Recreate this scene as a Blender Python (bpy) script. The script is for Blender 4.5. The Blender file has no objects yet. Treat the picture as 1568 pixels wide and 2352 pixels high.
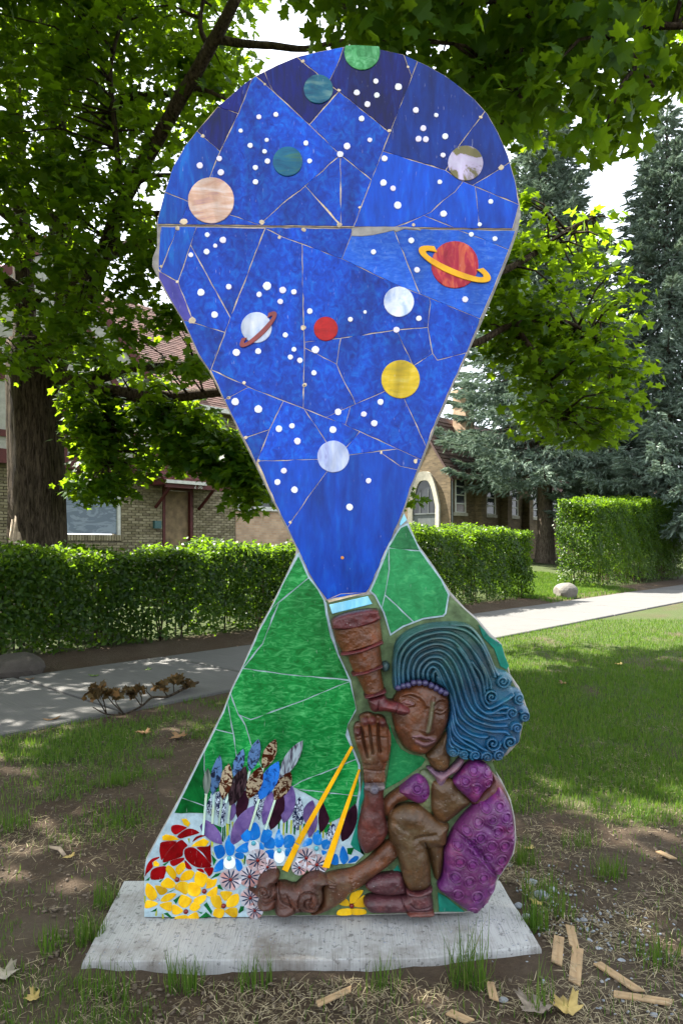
import bpy, bmesh, math, random
import numpy as np
from mathutils import Vector, Matrix
random.seed(7); RNG = np.random.default_rng(11)
R = math.radians
scene = bpy.context.scene
COL = scene.collection

# ------------------------------------------------------------------ camera, sky, sun, exposure
EYE = 1.6; HOR = 1250.0; F = 1568.0           # eye height; horizon row and focal length in a 1568 x 2352 frame
cam_data = bpy.data.cameras.new('camera'); cam = bpy.data.objects.new('camera', cam_data); COL.objects.link(cam)
cam_data.sensor_fit = 'VERTICAL'; cam_data.sensor_height = 36; cam_data.sensor_width = 24; cam_data.lens = 24
cam_data.shift_y = (HOR - 1176) / 2352
cam_data.clip_start = 0.05; cam_data.clip_end = 2000
cam.location = (0, 0, EYE); cam.rotation_euler = (R(90), 0, 0)
scene.camera = cam
SUN_AZ = (-0.88, 0.47); SUN_EL = 50
world = bpy.data.worlds.new('World'); scene.world = world; world.use_nodes = True
wn = world.node_tree.nodes; wl = world.node_tree.links
bg = wn['Background']
sky = wn.new('ShaderNodeTexSky'); sky.sky_type = 'NISHITA'; sky.sun_disc = False
sky.sun_elevation = R(SUN_EL); sky.sun_rotation = math.atan2(SUN_AZ[0], SUN_AZ[1])
sky.air_density = 1.0; sky.dust_density = 4.0; sky.ozone_density = 1.0
# thin bright summer haze over the whole sky
mixw = wn.new('ShaderNodeMix'); mixw.data_type = 'RGBA'; mixw.inputs[0].default_value = 0.6
mixw.inputs[7].default_value = (11.0, 11.6, 12.4, 1)
wl.new(sky.outputs[0], mixw.inputs[6]); wl.new(mixw.outputs[2], bg.inputs[0])
bg.inputs[1].default_value = 0.05
sun_data = bpy.data.lights.new('sun', 'SUN'); sun_data.energy = 5.0; sun_data.angle = R(0.53); sun_data.color = (1.0, 0.94, 0.84)
sun = bpy.data.objects.new('sun', sun_data); COL.objects.link(sun)
sd = Vector((SUN_AZ[0] * math.cos(R(SUN_EL)), SUN_AZ[1] * math.cos(R(SUN_EL)), math.sin(R(SUN_EL)))).normalized()
sun.rotation_euler = sd.to_track_quat('Z', 'Y').to_euler()
sun.location = (-10, 10, 25)
vs = scene.view_settings
vs.view_transform = 'Standard'; vs.look = 'None'; vs.gamma = 1; vs.exposure = 2.5; vs.use_curve_mapping = False
scene.cycles.use_denoising = True
scene.cycles.max_bounces = 8; scene.cycles.transparent_max_bounces = 8; scene.cycles.transmission_bounces = 6
scene.cycles.sample_clamp_indirect = 6

# ------------------------------------------------------------------ helpers
def link(o, parent=None):
    COL.objects.link(o)
    if parent is not None: o.parent = parent
    return o
def tag(o, label=None, cat=None, group=None, kind=None):
    if label: o['label'] = label
    if cat: o['category'] = cat
    if group: o['group'] = group
    if kind: o['kind'] = kind
    return o
def empty(name, loc=(0, 0, 0)):
    o = bpy.data.objects.new(name, None); o.location = loc; o.empty_display_size = 0.1
    return link(o)
def child(o, parent):
    """parent without moving: parents here are unrotated empties or identity meshes"""
    o.parent = parent; o.matrix_parent_inverse = parent_inv(parent); return o
def parent_inv(p):
    m = Matrix.Translation(p.location)
    while p.parent is not None:
        break
    return m.inverted() if p.type == 'EMPTY' else Matrix.Identity(4)
def np_mesh(name, V, Fc, mat, parent=None, smooth=False):
    V = np.asarray(V, dtype=np.float32); Fc = np.asarray(Fc, dtype=np.int32)
    me = bpy.data.meshes.new(name); k = Fc.shape[1]
    me.vertices.add(len(V)); me.vertices.foreach_set('co', V.ravel())
    me.loops.add(Fc.size); me.loops.foreach_set('vertex_index', Fc.ravel())
    me.polygons.add(len(Fc))
    me.polygons.foreach_set('loop_start', np.arange(0, Fc.size, k, dtype=np.int32))
    me.polygons.foreach_set('loop_total', np.full(len(Fc), k, dtype=np.int32))
    if smooth: me.polygons.foreach_set('use_smooth', np.ones(len(Fc), dtype=bool))
    me.update(calc_edges=True); me.validate()
    if mat: me.materials.append(mat)
    o = bpy.data.objects.new(name, me); COL.objects.link(o)
    if parent is not None: child(o, parent)
    return o
def py_mesh(name, V, Fc, mat, parent=None, smooth=False):
    me = bpy.data.meshes.new(name); me.from_pydata([tuple(v) for v in V], [], Fc); me.update()
    if mat: me.materials.append(mat)
    if smooth:
        for p in me.polygons: p.use_smooth = True
    o = bpy.data.objects.new(name, me); COL.objects.link(o)
    if parent is not None: child(o, parent)
    return o
class MB:
    """collects shapes that make one part"""
    def __init__(s): s.V = []; s.F = []
    def add(s, V, Fc):
        n = len(s.V); s.V += [tuple(v) for v in V]; s.F += [[i + n for i in f] for f in Fc]
    def box(s, o, ax, ay, az):
        o = Vector(o); ax = Vector(ax); ay = Vector(ay); az = Vector(az)
        V = [o, o + ax, o + ax + ay, o + ay]; V += [v + az for v in V]
        s.add(V, [[0, 3, 2, 1], [4, 5, 6, 7], [0, 1, 5, 4], [1, 2, 6, 5], [2, 3, 7, 6], [3, 0, 4, 7]])
    def tube(s, pts, radii, sides=8, wob=0.0):
        pts = [Vector(p) for p in pts]; n = len(pts); ring = []
        for i, p in enumerate(pts):
            d = (pts[min(i + 1, n - 1)] - pts[max(i - 1, 0)]).normalized()
            a = d.cross(Vector((0.31, 0.87, 0.2))).normalized(); b = d.cross(a)
            for k in range(sides):
                t = 2 * math.pi * k / sides; r = radii[i] * (1 + wob * random.uniform(-1, 1))
                ring.append(p + (a * math.cos(t) + b * math.sin(t)) * r)
        Fc = []
        for i in range(n - 1):
            for k in range(sides):
                k2 = (k + 1) % sides
                Fc.append([i * sides + k, i * sides + k2, (i + 1) * sides + k2, (i + 1) * sides + k])
        Fc.append(list(range(sides))[::-1]); Fc.append([(n - 1) * sides + k for k in range(sides)])
        s.add(ring, Fc)
    def build(s, name, mat, parent=None, smooth=False): return py_mesh(name, s.V, s.F, mat, parent, smooth)
def curve_pts(pts, n=8):
    """Catmull-Rom through the points"""
    P = [Vector(p) for p in pts]; P = [P[0] * 2 - P[1]] + P + [P[-1] * 2 - P[-2]]; out = []
    for i in range(1, len(P) - 2):
        for k in range(n):
            t = k / n; a, b, c, d = P[i - 1], P[i], P[i + 1], P[i + 2]
            out.append(0.5 * (2 * b + (c - a) * t + (2 * a - 5 * b + 4 * c - d) * t * t + (3 * b - a - 3 * c + d) * t ** 3))
    out.append(P[-2]); return out

# ---- places: camera-frame rays (1568 frame) and the street grid
def PX(px, py, d): return Vector(((px - 784) * d / F, d, EYE - (py - HOR) * d / F))
UX, UY = 0.68, 0.733                       # along the street
NX, NY = -0.733, 0.68                      # away from the street
def UN(u, n, z=0.0): return Vector((u * UX + n * NX, u * UY + n * NY, z))
def px_un(px, n):                          # where the ray through column px meets the line n
    k = (px - 784) / F; y = n / (k * NX + NY); return (k * y * UX + y * UY, y)
def terrain(n):
    def ss(a, b, v):
        t = np.clip((v - a) / (b - a), 0, 1); return t * t * (3 - 2 * t)
    n = np.asarray(n, dtype=float)
    return 0.08 * ss(8.4, 9.2, n) + 0.42 * ss(9.4, 12.0, n) + 0.28 * ss(12, 17, n)
def ground_z(x, y): return float(terrain(x * NX + y * NY))

def vnoise(x, y, s, seed=0):
    r = np.random.default_rng(seed); g_ = r.random((64, 64)); fx, fy = x * s, y * s; ix, iy = np.floor(fx).astype(int), np.floor(fy).astype(int); tx, ty = fx - ix, fy - iy; tx = tx * tx * (3 - 2 * tx); ty = ty * ty * (3 - 2 * ty)
    G_ = lambda a, b: g_[a % 64, b % 64]
    return (G_(ix, iy) * (1 - tx) + G_(ix + 1, iy) * tx) * (1 - ty) + (G_(ix, iy + 1) * (1 - tx) + G_(ix + 1, iy + 1) * tx) * ty

# ------------------------------------------------------------------ materials
def mat_new(name):
    m = bpy.data.materials.new(name); m.use_nodes = True
    nt = m.node_tree; b = nt.nodes['Principled BSDF']; return m, nt, b
def ramp(nt, fac, stops):
    r = nt.nodes.new('ShaderNodeValToRGB'); e = r.color_ramp.elements
    while len(e) < len(stops): e.new(0.5)
    for el, (p, c) in zip(e, stops): el.position = p; el.color = (*c, 1) if len(c) == 3 else c
    nt.links.new(fac, r.inputs[0]); return r.outputs[0]
def noise(nt, scale, detail=4, rough=0.55, vec=None, dist=0.0, dim='3D'):
    n = nt.nodes.new('ShaderNodeTexNoise'); n.inputs['Scale'].default_value = scale
    n.inputs['Detail'].default_value = detail; n.inputs['Roughness'].default_value = rough; n.inputs['Distortion'].default_value = dist
    if vec is not None: nt.links.new(vec, n.inputs['Vector'])
    return n.outputs['Fac']
def coords(nt, scale=(1, 1, 1), rot=(0, 0, 0), rand=False):
    tc = nt.nodes.new('ShaderNodeTexCoord'); mp = nt.nodes.new('ShaderNodeMapping')
    mp.inputs['Scale'].default_value = scale; mp.inputs['Rotation'].default_value = rot
    nt.links.new(tc.outputs['Object'], mp.inputs['Vector'])
    if rand:
        oi = nt.nodes.new('ShaderNodeObjectInfo'); ml = nt.nodes.new('ShaderNodeMath'); ml.operation = 'MULTIPLY'; ml.inputs[1].default_value = 37.0
        nt.links.new(oi.outputs['Random'], ml.inputs[0]); nt.links.new(ml.outputs[0], mp.inputs['Location'])
    return mp.outputs[0]
def bump(nt, b, h, strength=0.3, dist=0.01):
    n = nt.nodes.new('ShaderNodeBump'); n.inputs['Strength'].default_value = strength; n.inputs['Distance'].default_value = dist
    nt.links.new(h, n.inputs['Height']); nt.links.new(n.outputs[0], b.inputs['Normal'])
def mixc(nt, fac, a, b, mode='MIX'):
    m = nt.nodes.new('ShaderNodeMix'); m.data_type = 'RGBA'; m.blend_type = mode
    for s, v in ((0, fac), (6, a), (7, b)):
        if isinstance(v, (int, float)): m.inputs[s].default_value = v
        elif isinstance(v, tuple): m.inputs[s].default_value = (*v, 1)
        else: nt.links.new(v, m.inputs[s])
    return m.outputs[2]
def simple(name, col, rough=0.7, var=0.15, scale=20, bmp=0.15, bdist=0.004, detail=5, spec=0.5):
    m, nt, b = mat_new(name); v = coords(nt, rand=True); f = noise(nt, scale, detail, 0.6, v)
    lo = tuple(c * (1 - var) for c in col); hi = tuple(min(1, c * (1 + var)) for c in col)
    nt.links.new(ramp(nt, f, [(0.3, lo), (0.7, hi)]), b.inputs['Base Color'])
    b.inputs['Roughness'].default_value = rough; b.inputs['Specular IOR Level'].default_value = spec
    if bmp: bump(nt, b, noise(nt, scale * 2.2, 6, 0.65, v), bmp, bdist)
    return m
def glass_tile(name, stops, scale=30, stretch=(1, 1, 1), rot=(0, 0, 0), rough=0.22, bscale=90, bstr=0.12, dist=0.6, detail=5):
    """opaque stained glass: mottled colour, glossy, slightly wavy"""
    m, nt, b = mat_new(name); v = coords(nt, stretch, rot, rand=True)
    f = noise(nt, scale, detail, 0.6, v, dist)
    c = ramp(nt, f, stops)
    oi = nt.nodes.new('ShaderNodeObjectInfo'); hs = nt.nodes.new('ShaderNodeHueSaturation')
    mr = nt.nodes.new('ShaderNodeMapRange'); mr.inputs[3].default_value = 0.82; mr.inputs[4].default_value = 1.14
    nt.links.new(oi.outputs['Random'], mr.inputs[0]); nt.links.new(mr.outputs[0], hs.inputs['Value']); nt.links.new(c, hs.inputs['Color'])
    # worn scratches and specks of grout
    v2 = coords(nt, (1, 1, 0.22), (0, 0.35, 0), rand=True)
    sc = noise(nt, 130, 2, 0.5, v2); sf = ramp(nt, sc, [(0.70, (0, 0, 0)), (0.78, (0.55, 0.55, 0.55))])
    big = noise(nt, 3.2, 4, 0.6, coords(nt, (1.5, 1, 0.6), (0, R(20), 0), rand=True), 0.8)
    base = mixc(nt, 1.0, hs.outputs[0], ramp(nt, big, [(0.32, (0.62,) * 3), (0.68, (1.32,) * 3)]), 'MULTIPLY')
    out = mixc(nt, sf, base, mixc(nt, 0.35, base, (0.75, 0.78, 0.85)))
    nt.links.new(out, b.inputs['Base Color'])
    b.inputs['Roughness'].default_value = rough; b.inputs['Specular IOR Level'].default_value = 0.24
    bump(nt, b, noise(nt, bscale, 3, 0.5, v), bstr, 0.003)
    return m
def leaf_mat(name, stops, trans, tmix=0.42, rough=0.45, spec=0.18):
    m, nt, b = mat_new(name); g = nt.nodes.new('ShaderNodeNewGeometry')
    c = ramp(nt, g.outputs['Random Per Island'], stops); nt.links.new(c, b.inputs['Base Color'])
    b.inputs['Roughness'].default_value = rough; b.inputs['Specular IOR Level'].default_value = spec
    t = nt.nodes.new('ShaderNodeBsdfTranslucent'); mx = nt.nodes.new('ShaderNodeMixShader'); mx.inputs[0].default_value = tmix
    nt.links.new(mixc(nt, 0.55, c, trans), t.inputs['Color'])
    nt.links.new(b.outputs[0], mx.inputs[1]); nt.links.new(t.outputs[0], mx.inputs[2])
    nt.links.new(mx.outputs[0], nt.nodes['Material Output'].inputs['Surface'])
    return m
def paint_mat(name, rough=0.5, var=0.35, scale=14, fleck=True):
    """painted cast concrete: the paint colour is a vertex attribute, worn and mottled"""
    m, nt, b = mat_new(name); a = nt.nodes.new('ShaderNodeAttribute'); a.attribute_name = 'paint'
    v = coords(nt); f = noise(nt, scale, 6, 0.65, v, 0.4)
    c = mixc(nt, 1.0, a.outputs['Color'], ramp(nt, f, [(0.28, (1 - var,) * 3), (0.72, (1 + var,) * 3)]), 'MULTIPLY')
    f4 = noise(nt, 9, 5, 0.65, v, 0.8); c = mixc(nt, ramp(nt, f4, [(0.50, (0, 0, 0)), (0.72, (0.55, 0.55, 0.55))]), c, mixc(nt, 1.0, c, (2.4, 1.7, 0.9), 'MULTIPLY'))
    f2 = noise(nt, 7, 5, 0.7, v)
    c = mixc(nt, ramp(nt, f2, [(0.56, (0, 0, 0)), (0.75, (0.3, 0.3, 0.3))]), c, (0.17, 0.18, 0.11))
    if fleck:
        f3 = noise(nt, 160, 2, 0.5, v)
        c = mixc(nt, ramp(nt, f3, [(0.70, (0, 0, 0)), (0.76, (0.6, 0.6, 0.6))]), c, (0.5, 0.5, 0.46))
    nt.links.new(c, b.inputs['Base Color']); b.inputs['Roughness'].default_value = rough
    b.inputs['Specular IOR Level'].default_value = 0.5
    hb = nt.nodes.new('ShaderNodeMath'); hb.operation = 'ADD'; nt.links.new(noise(nt, 110, 5, 0.7, v), hb.inputs[0]); nt.links.new(noise(nt, 34, 4, 0.6, v), hb.inputs[1])
    bump(nt, b, hb.outputs[0], 0.55, 0.005)
    return m

M = {}
M['concrete'] = simple('concrete', (0.30, 0.29, 0.27), 0.9, 0.35, 22, 0.5, 0.006, 7)
M['grout_tan'] = simple('grout_tan', (0.64, 0.53, 0.36), 0.95, 0.4, 30, 0.5, 0.004)
M['grout_pale'] = simple('grout_pale', (0.34, 0.46, 0.51), 0.95, 0.25, 30, 0.5, 0.004)
M['cement_moss'] = simple('cement_moss', (0.095, 0.145, 0.065), 0.95, 0.5, 18, 0.9, 0.006, 7)
BL = lambda *s: s
M['sky_blue'] = glass_tile('sky_blue', [(0.25, (0.0000, 0.0187, 0.2393)), (0.5, (0.0001, 0.0525, 0.4626)), (0.78, (0.0004, 0.1516, 0.6380))], 34, (1, 1, 0.8), dist=1.0)
M['sky_blue_smooth'] = glass_tile('sky_blue_smooth', [(0.2, (0.0000, 0.0327, 0.3350)), (0.55, (0.0001, 0.0642, 0.4945)), (0.85, (0.0002, 0.1283, 0.6220))], 26, (1.6, 1, 0.35), (0, R(14), 0), dist=0.4)
M['sky_blue_dark'] = glass_tile('sky_blue_dark', [(0.25, (0.0000, 0.0018, 0.0420)), (0.55, (0.0000, 0.0048, 0.1560)), (0.8, (0.0048, 0.0540, 0.3300))], 12, (2.4, 1, 0.35), (0, R(24), 0), rough=0.12, dist=1.4)
M['sky_blue_streak'] = glass_tile('sky_blue_streak', [(0.25, (0.0000, 0.0234, 0.2712)), (0.55, (0.0000, 0.0700, 0.4466)), (0.85, (0.0003, 0.2216, 0.6380))], 12, (2.2, 1, 0.4), (0, R(20), 0), rough=0.15, dist=1.2)
M['sky_blue_shaded'] = glass_tile('sky_blue_shaded', [(0.2, (0.0, 0.012, 0.15)), (0.55, (0.0, 0.03, 0.26)), (0.85, (0.002, 0.06, 0.36))], 26, (1.6, 1, 0.35), (0, R(14), 0), dist=0.4)  # smooth blue darkened: canopy shade put into the colour of the upper right tiles
M['sky_violet'] = glass_tile('sky_violet', [(0.25, (0.0432, 0.0396, 0.3024)), (0.7, (0.0864, 0.0792, 0.4032))], 18, dist=0.8)
M['sky_lilac'] = glass_tile('sky_lilac', [(0.30, (0.0026, 0.0554, 0.4320)), (0.52, (0.0086, 0.0950, 0.5040)), (0.68, (0.0432, 0.1426, 0.5328))], 60, (0.5, 1, 1.2), dist=0.7)
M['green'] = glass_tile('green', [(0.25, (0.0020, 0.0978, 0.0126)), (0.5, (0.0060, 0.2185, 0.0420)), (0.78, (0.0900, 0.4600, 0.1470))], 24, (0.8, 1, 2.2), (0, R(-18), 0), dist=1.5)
M['green_pale'] = glass_tile('green_pale', [(0.25, (0.0080, 0.1430, 0.0400)), (0.55, (0.0200, 0.2310, 0.0750)), (0.8, (0.0700, 0.3410, 0.1200))], 30, (1, 1, 1.6), (0, R(-50), 0), dist=1.0)
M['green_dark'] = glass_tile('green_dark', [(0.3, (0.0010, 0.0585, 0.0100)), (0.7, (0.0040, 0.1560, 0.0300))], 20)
M['teal'] = glass_tile('teal', [(0.3, (0.006, 0.17, 0.12)), (0.7, (0.02, 0.27, 0.19))], 22)
M['aqua'] = glass_tile('aqua', [(0.3, (0.14, 0.50, 0.72)), (0.7, (0.32, 0.68, 0.80))], 16, (2, 1, 0.5))
M['lime'] = glass_tile('lime', [(0.3, (0.30, 0.36, 0.02)), (0.7, (0.45, 0.48, 0.06))], 16)
M['red_glass'] = glass_tile('red_glass', [(0.3, (0.16, 0.001, 0.003)), (0.7, (0.30, 0.003, 0.006))], 16)
M['yellow_glass'] = glass_tile('yellow_glass', [(0.25, (0.62, 0.28, 0.004)), (0.55, (0.78, 0.47, 0.008)), (0.8, (0.82, 0.60, 0.06))], 20, (1, 1, 0.6), dist=0.8)
M['amber_glass'] = glass_tile('amber_glass', [(0.3, (0.72, 0.33, 0.003)), (0.7, (0.82, 0.46, 0.01))], 18)
M['blue_petal'] = glass_tile('blue_petal', [(0.25, (0.003, 0.08, 0.42)), (0.58, (0.01, 0.17, 0.52)), (0.8, (0.28, 0.52, 0.74))], 12, dist=0.8)
M['white_glass'] = glass_tile('white_glass', [(0.3, (0.62, 0.70, 0.78)), (0.7, (0.80, 0.84, 0.88))], 16)
M['pink_white'] = glass_tile('pink_white', [(0.38, (0.46, 0.24, 0.22)), (0.62, (0.50, 0.54, 0.60))], 9, dist=0.5)
M['navy'] = simple('navy', (0.006, 0.03, 0.085), 0.3, 0.3, 30, 0)
M['purple_glass'] = glass_tile('purple_glass', [(0.3, (0.075, 0.045, 0.17)), (0.7, (0.17, 0.11, 0.28))], 24)
M['plum_glass'] = glass_tile('plum_glass', [(0.3, (0.010, 0.003, 0.008)), (0.7, (0.035, 0.008, 0.02))], 18, rough=0.12)
def marbled(name, a, b_, lo, hi, scale, stretch=(1, 1, 1), dist=1.0):
    return glass_tile(name, [(lo, a), (hi, b_)], scale, stretch, dist=dist, detail=2)
M['zebra'] = marbled('zebra', (0.008, 0.012, 0.045), (0.46, 0.55, 0.66), 0.50, 0.54, 75, (1, 1, 0.45), 3.0)
M['tortoise'] = marbled('tortoise', (0.055, 0.011, 0.004), (0.42, 0.34, 0.22), 0.48, 0.56, 48)
M['blue_shell'] = marbled('blue_shell', (0.012, 0.02, 0.05), (0.09, 0.19, 0.38), 0.40, 0.54, 44)
M['bright_shell'] = marbled('bright_shell', (0.006, 0.04, 0.18), (0.015, 0.13, 0.48), 0.36, 0.5, 40)
M['dark_shell'] = marbled('dark_shell', (0.012, 0.006, 0.009), (0.09, 0.05, 0.06), 0.45, 0.7, 26, (2, 1, 0.4), 2.0)
M['pale_shell'] = marbled('pale_shell', (0.03, 0.02, 0.04), (0.26, 0.33, 0.36), 0.42, 0.6, 18, (1.5, 1, 0.5), 2.0)
M['grey_shell'] = marbled('grey_shell', (0.05, 0.08, 0.06), (0.25, 0.30, 0.26), 0.35, 0.65, 18, (3, 1, 0.3), 1.0)
M['stem_glass'] = glass_tile('stem_glass', [(0.3, (0.50, 0.60, 0.32)), (0.7, (0.45, 0.70, 0.72))], 12)
def star_mat():
    m, nt, b = mat_new('star_pearl'); oi = nt.nodes.new('ShaderNodeObjectInfo')
    c = ramp(nt, oi.outputs['Random'], [(0.0, (0.80, 0.86, 0.90)), (0.45, (0.78, 0.86, 0.88)), (0.7, (0.72, 0.66, 0.86)), (1.0, (0.86, 0.86, 0.84))])
    v = coords(nt); f = noise(nt, 60, 3, 0.5, v)
    c = mixc(nt, ramp(nt, f, [(0.4, (0, 0, 0)), (0.7, (0.5, 0.5, 0.5))]), c, (0.66, 0.70, 0.80))
    nt.links.new(c, b.inputs['Base Color']); b.inputs['Roughness'].default_value = 0.18
    b.inputs['Coat Weight'].default_value = 0.4; return m
M['star'] = star_mat()
M['orange_dot'] = simple('orange_dot', (0.62, 0.24, 0.02), 0.3, 0.1, 30, 0)
def planet(name, stops, scale, stretch=(1, 1, 1), rot=(0, 0, 0), dist=1.5):
    return glass_tile(name, stops, scale, stretch, rot, 0.2, 60, 0.08, dist)
M['planet_beige'] = planet('planet_beige', [(0.28, (0.36, 0.20, 0.26)), (0.45, (0.62, 0.38, 0.26)), (0.58, (0.72, 0.55, 0.46)), (0.75, (0.80, 0.74, 0.78))], 16, (0.35, 1, 1.6), dist=0.6)
M['planet_teal'] = planet('planet_teal', [(0.3, (0.005, 0.03, 0.12)), (0.5, (0.01, 0.14, 0.22)), (0.7, (0.16, 0.32, 0.30))], 18, (0.4, 1, 1.6), (0, R(30), 0), 0.6)
M['planet_bluegreen'] = planet('planet_bluegreen', [(0.3, (0.005, 0.09, 0.20)), (0.5, (0.01, 0.17, 0.30)), (0.72, (0.06, 0.22, 0.14))], 18, (0.4, 1, 1.8), dist=0.7)
M['planet_green'] = planet('planet_green', [(0.3, (0.02, 0.16, 0.04)), (0.5, (0.06, 0.30, 0.10)), (0.7, (0.16, 0.46, 0.22))], 26)
M['planet_moss'] = planet('planet_moss', [(0.44, (0.22, 0.20, 0.08)), (0.5, (0.62, 0.54, 0.76)), (0.75, (0.70, 0.70, 0.85))], 9, (1, 1, 0.8), (0, R(-30), 0), 1.2)
M['planet_red'] = planet('planet_red', [(0.3, (0.30, 0.004, 0.012)), (0.5, (0.46, 0.02, 0.05)), (0.64, (0.66, 0.12, 0.05)), (0.8, (0.6, 0.3, 0.26))], 14, (1.6, 1, 0.5), (0, R(18), 0), 1.0)
M['planet_white'] = planet('planet_white', [(0.3, (0.40, 0.52, 0.78)), (0.5, (0.66, 0.74, 0.88)), (0.75, (0.82, 0.85, 0.90))], 12)
M['planet_yellow'] = planet('planet_yellow', [(0.3, (0.50, 0.38, 0.02)), (0.5, (0.75, 0.52, 0.01)), (0.75, (0.80, 0.66, 0.12))], 18, (0.5, 1, 1.6), (0, R(-28), 0), 0.8)
M['planet_crimson'] = planet('planet_crimson', [(0.3, (0.30, 0.004, 0.004)), (0.7, (0.58, 0.012, 0.010))], 16, (0.5, 1, 1.5))
M['planet_lavender'] = planet('planet_lavender', [(0.3, (0.26, 0.26, 0.55)), (0.5, (0.46, 0.55, 0.82)), (0.75, (0.70, 0.76, 0.90))], 14, (1.6, 1, 0.5), (0, R(-10), 0), 0.8)
M['ring_red'] = simple('ring_red', (0.24, 0.035, 0.03), 0.4, 0.2, 25, 0.05)
M['bead_red'] = simple('bead_red', (0.16, 0.004, 0.003), 0.08, 0.2, 25, 0)
M['bead_teal'] = simple('bead_teal', (0.06, 0.32, 0.40), 0.08, 0.2, 25, 0)
M['bead_clear'] = simple('bead_clear', (0.5, 0.36, 0.46), 0.08, 0.2, 25, 0)
M['paint'] = paint_mat('figure_paint', 0.36, 0.45)
M['hair_paint'] = paint_mat('hair_paint', 0.3, 0.5, 10)
# ------------------------------------------------------------------ the mosaic sculpture
D = 2.84                                   # distance of the mosaic face from the camera
K_SRC = D / 2500.0                         # metres per photo pixel on the face
def SX(p, h=0.0): return ((p[0] - 1250) * K_SRC, D - h, EYE - (p[1] - HOR * 2500 / F) * K_SRC)
CROPS = {'S': (0, 0, 1), 'A': (500, 100, 1.96), 'B': (1200, 100, 1.96), 'C': (500, 700, 1.96), 'D': (1200, 700, 1.96), 'E': (700, 1300, 1.568),
         'F': (1100, 2100, 1.7422), 'G': (1250, 2550, 2.24), 'H': (500, 2600, 1.8447), 'I': (700, 2000, 2.24), 'J': (850, 3000, 1.96), 'K': (500, 2950, 3.4844)}
def tr(c, pts):
    ox, oy, s = CROPS[c]; return [(ox + p[0] / s, oy + p[1] / s) + tuple(p[2:]) for p in pts]
def area(p): return 0.5 * sum(p[i][0] * p[(i + 1) % len(p)][1] - p[(i + 1) % len(p)][0] * p[i][1] for i in range(len(p)))
def inside(q, poly):
    x, y = q; c = False; j = len(poly) - 1
    for i in range(len(poly)):
        xi, yi = poly[i]; xj, yj = poly[j]
        if (yi > y) != (yj > y) and x < (xj - xi) * (y - yi) / (yj - yi) + xi: c = not c
        j = i
    return c
def clean(poly, eps=1.2):
    out = []
    for p in poly:
        if not out or math.hypot(p[0] - out[-1][0], p[1] - out[-1][1]) > eps: out.append((p[0], p[1]))
    while len(out) > 3 and math.hypot(out[0][0] - out[-1][0], out[0][1] - out[-1][1]) <= eps: out.pop()
    return out
def tidy(poly, eps):
    """drop vertices that would fold over when the piece is shrunk, keeping the sharp corners"""
    p = clean(poly); k = True
    def turn(i):
        a, b, c = p[i - 1], p[i], p[(i + 1) % len(p)]; return abs(math.atan2((b[0] - a[0]) * (c[1] - b[1]) - (b[1] - a[1]) * (c[0] - b[0]), (b[0] - a[0]) * (c[0] - b[0]) + (b[1] - a[1]) * (c[1] - b[1])))
    while k and len(p) > 3:
        k = False
        for i in range(len(p)):
            j = (i + 1) % len(p)
            if math.dist(p[i], p[j]) < eps: p.pop(i if turn(i) < turn(j) else j); k = True; break
    return p
def inset(poly, d):
    n = len(poly); s = 1 if area(poly) > 0 else -1; out = []
    for i in range(n):
        a, b, c = poly[i - 1], poly[i], poly[(i + 1) % n]
        e1 = (b[0] - a[0], b[1] - a[1]); e2 = (c[0] - b[0], c[1] - b[1])
        l1 = math.hypot(*e1) or 1e-6; l2 = math.hypot(*e2) or 1e-6
        n1 = (-e1[1] / l1 * s, e1[0] / l1 * s); n2 = (-e2[1] / l2 * s, e2[0] / l2 * s)
        m = (n1[0] + n2[0], n1[1] + n2[1]); q = max(0.45, (m[0] ** 2 + m[1] ** 2) / 2)
        out.append((b[0] + m[0] / q * d, b[1] + m[1] / q * d))
    return out
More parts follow.
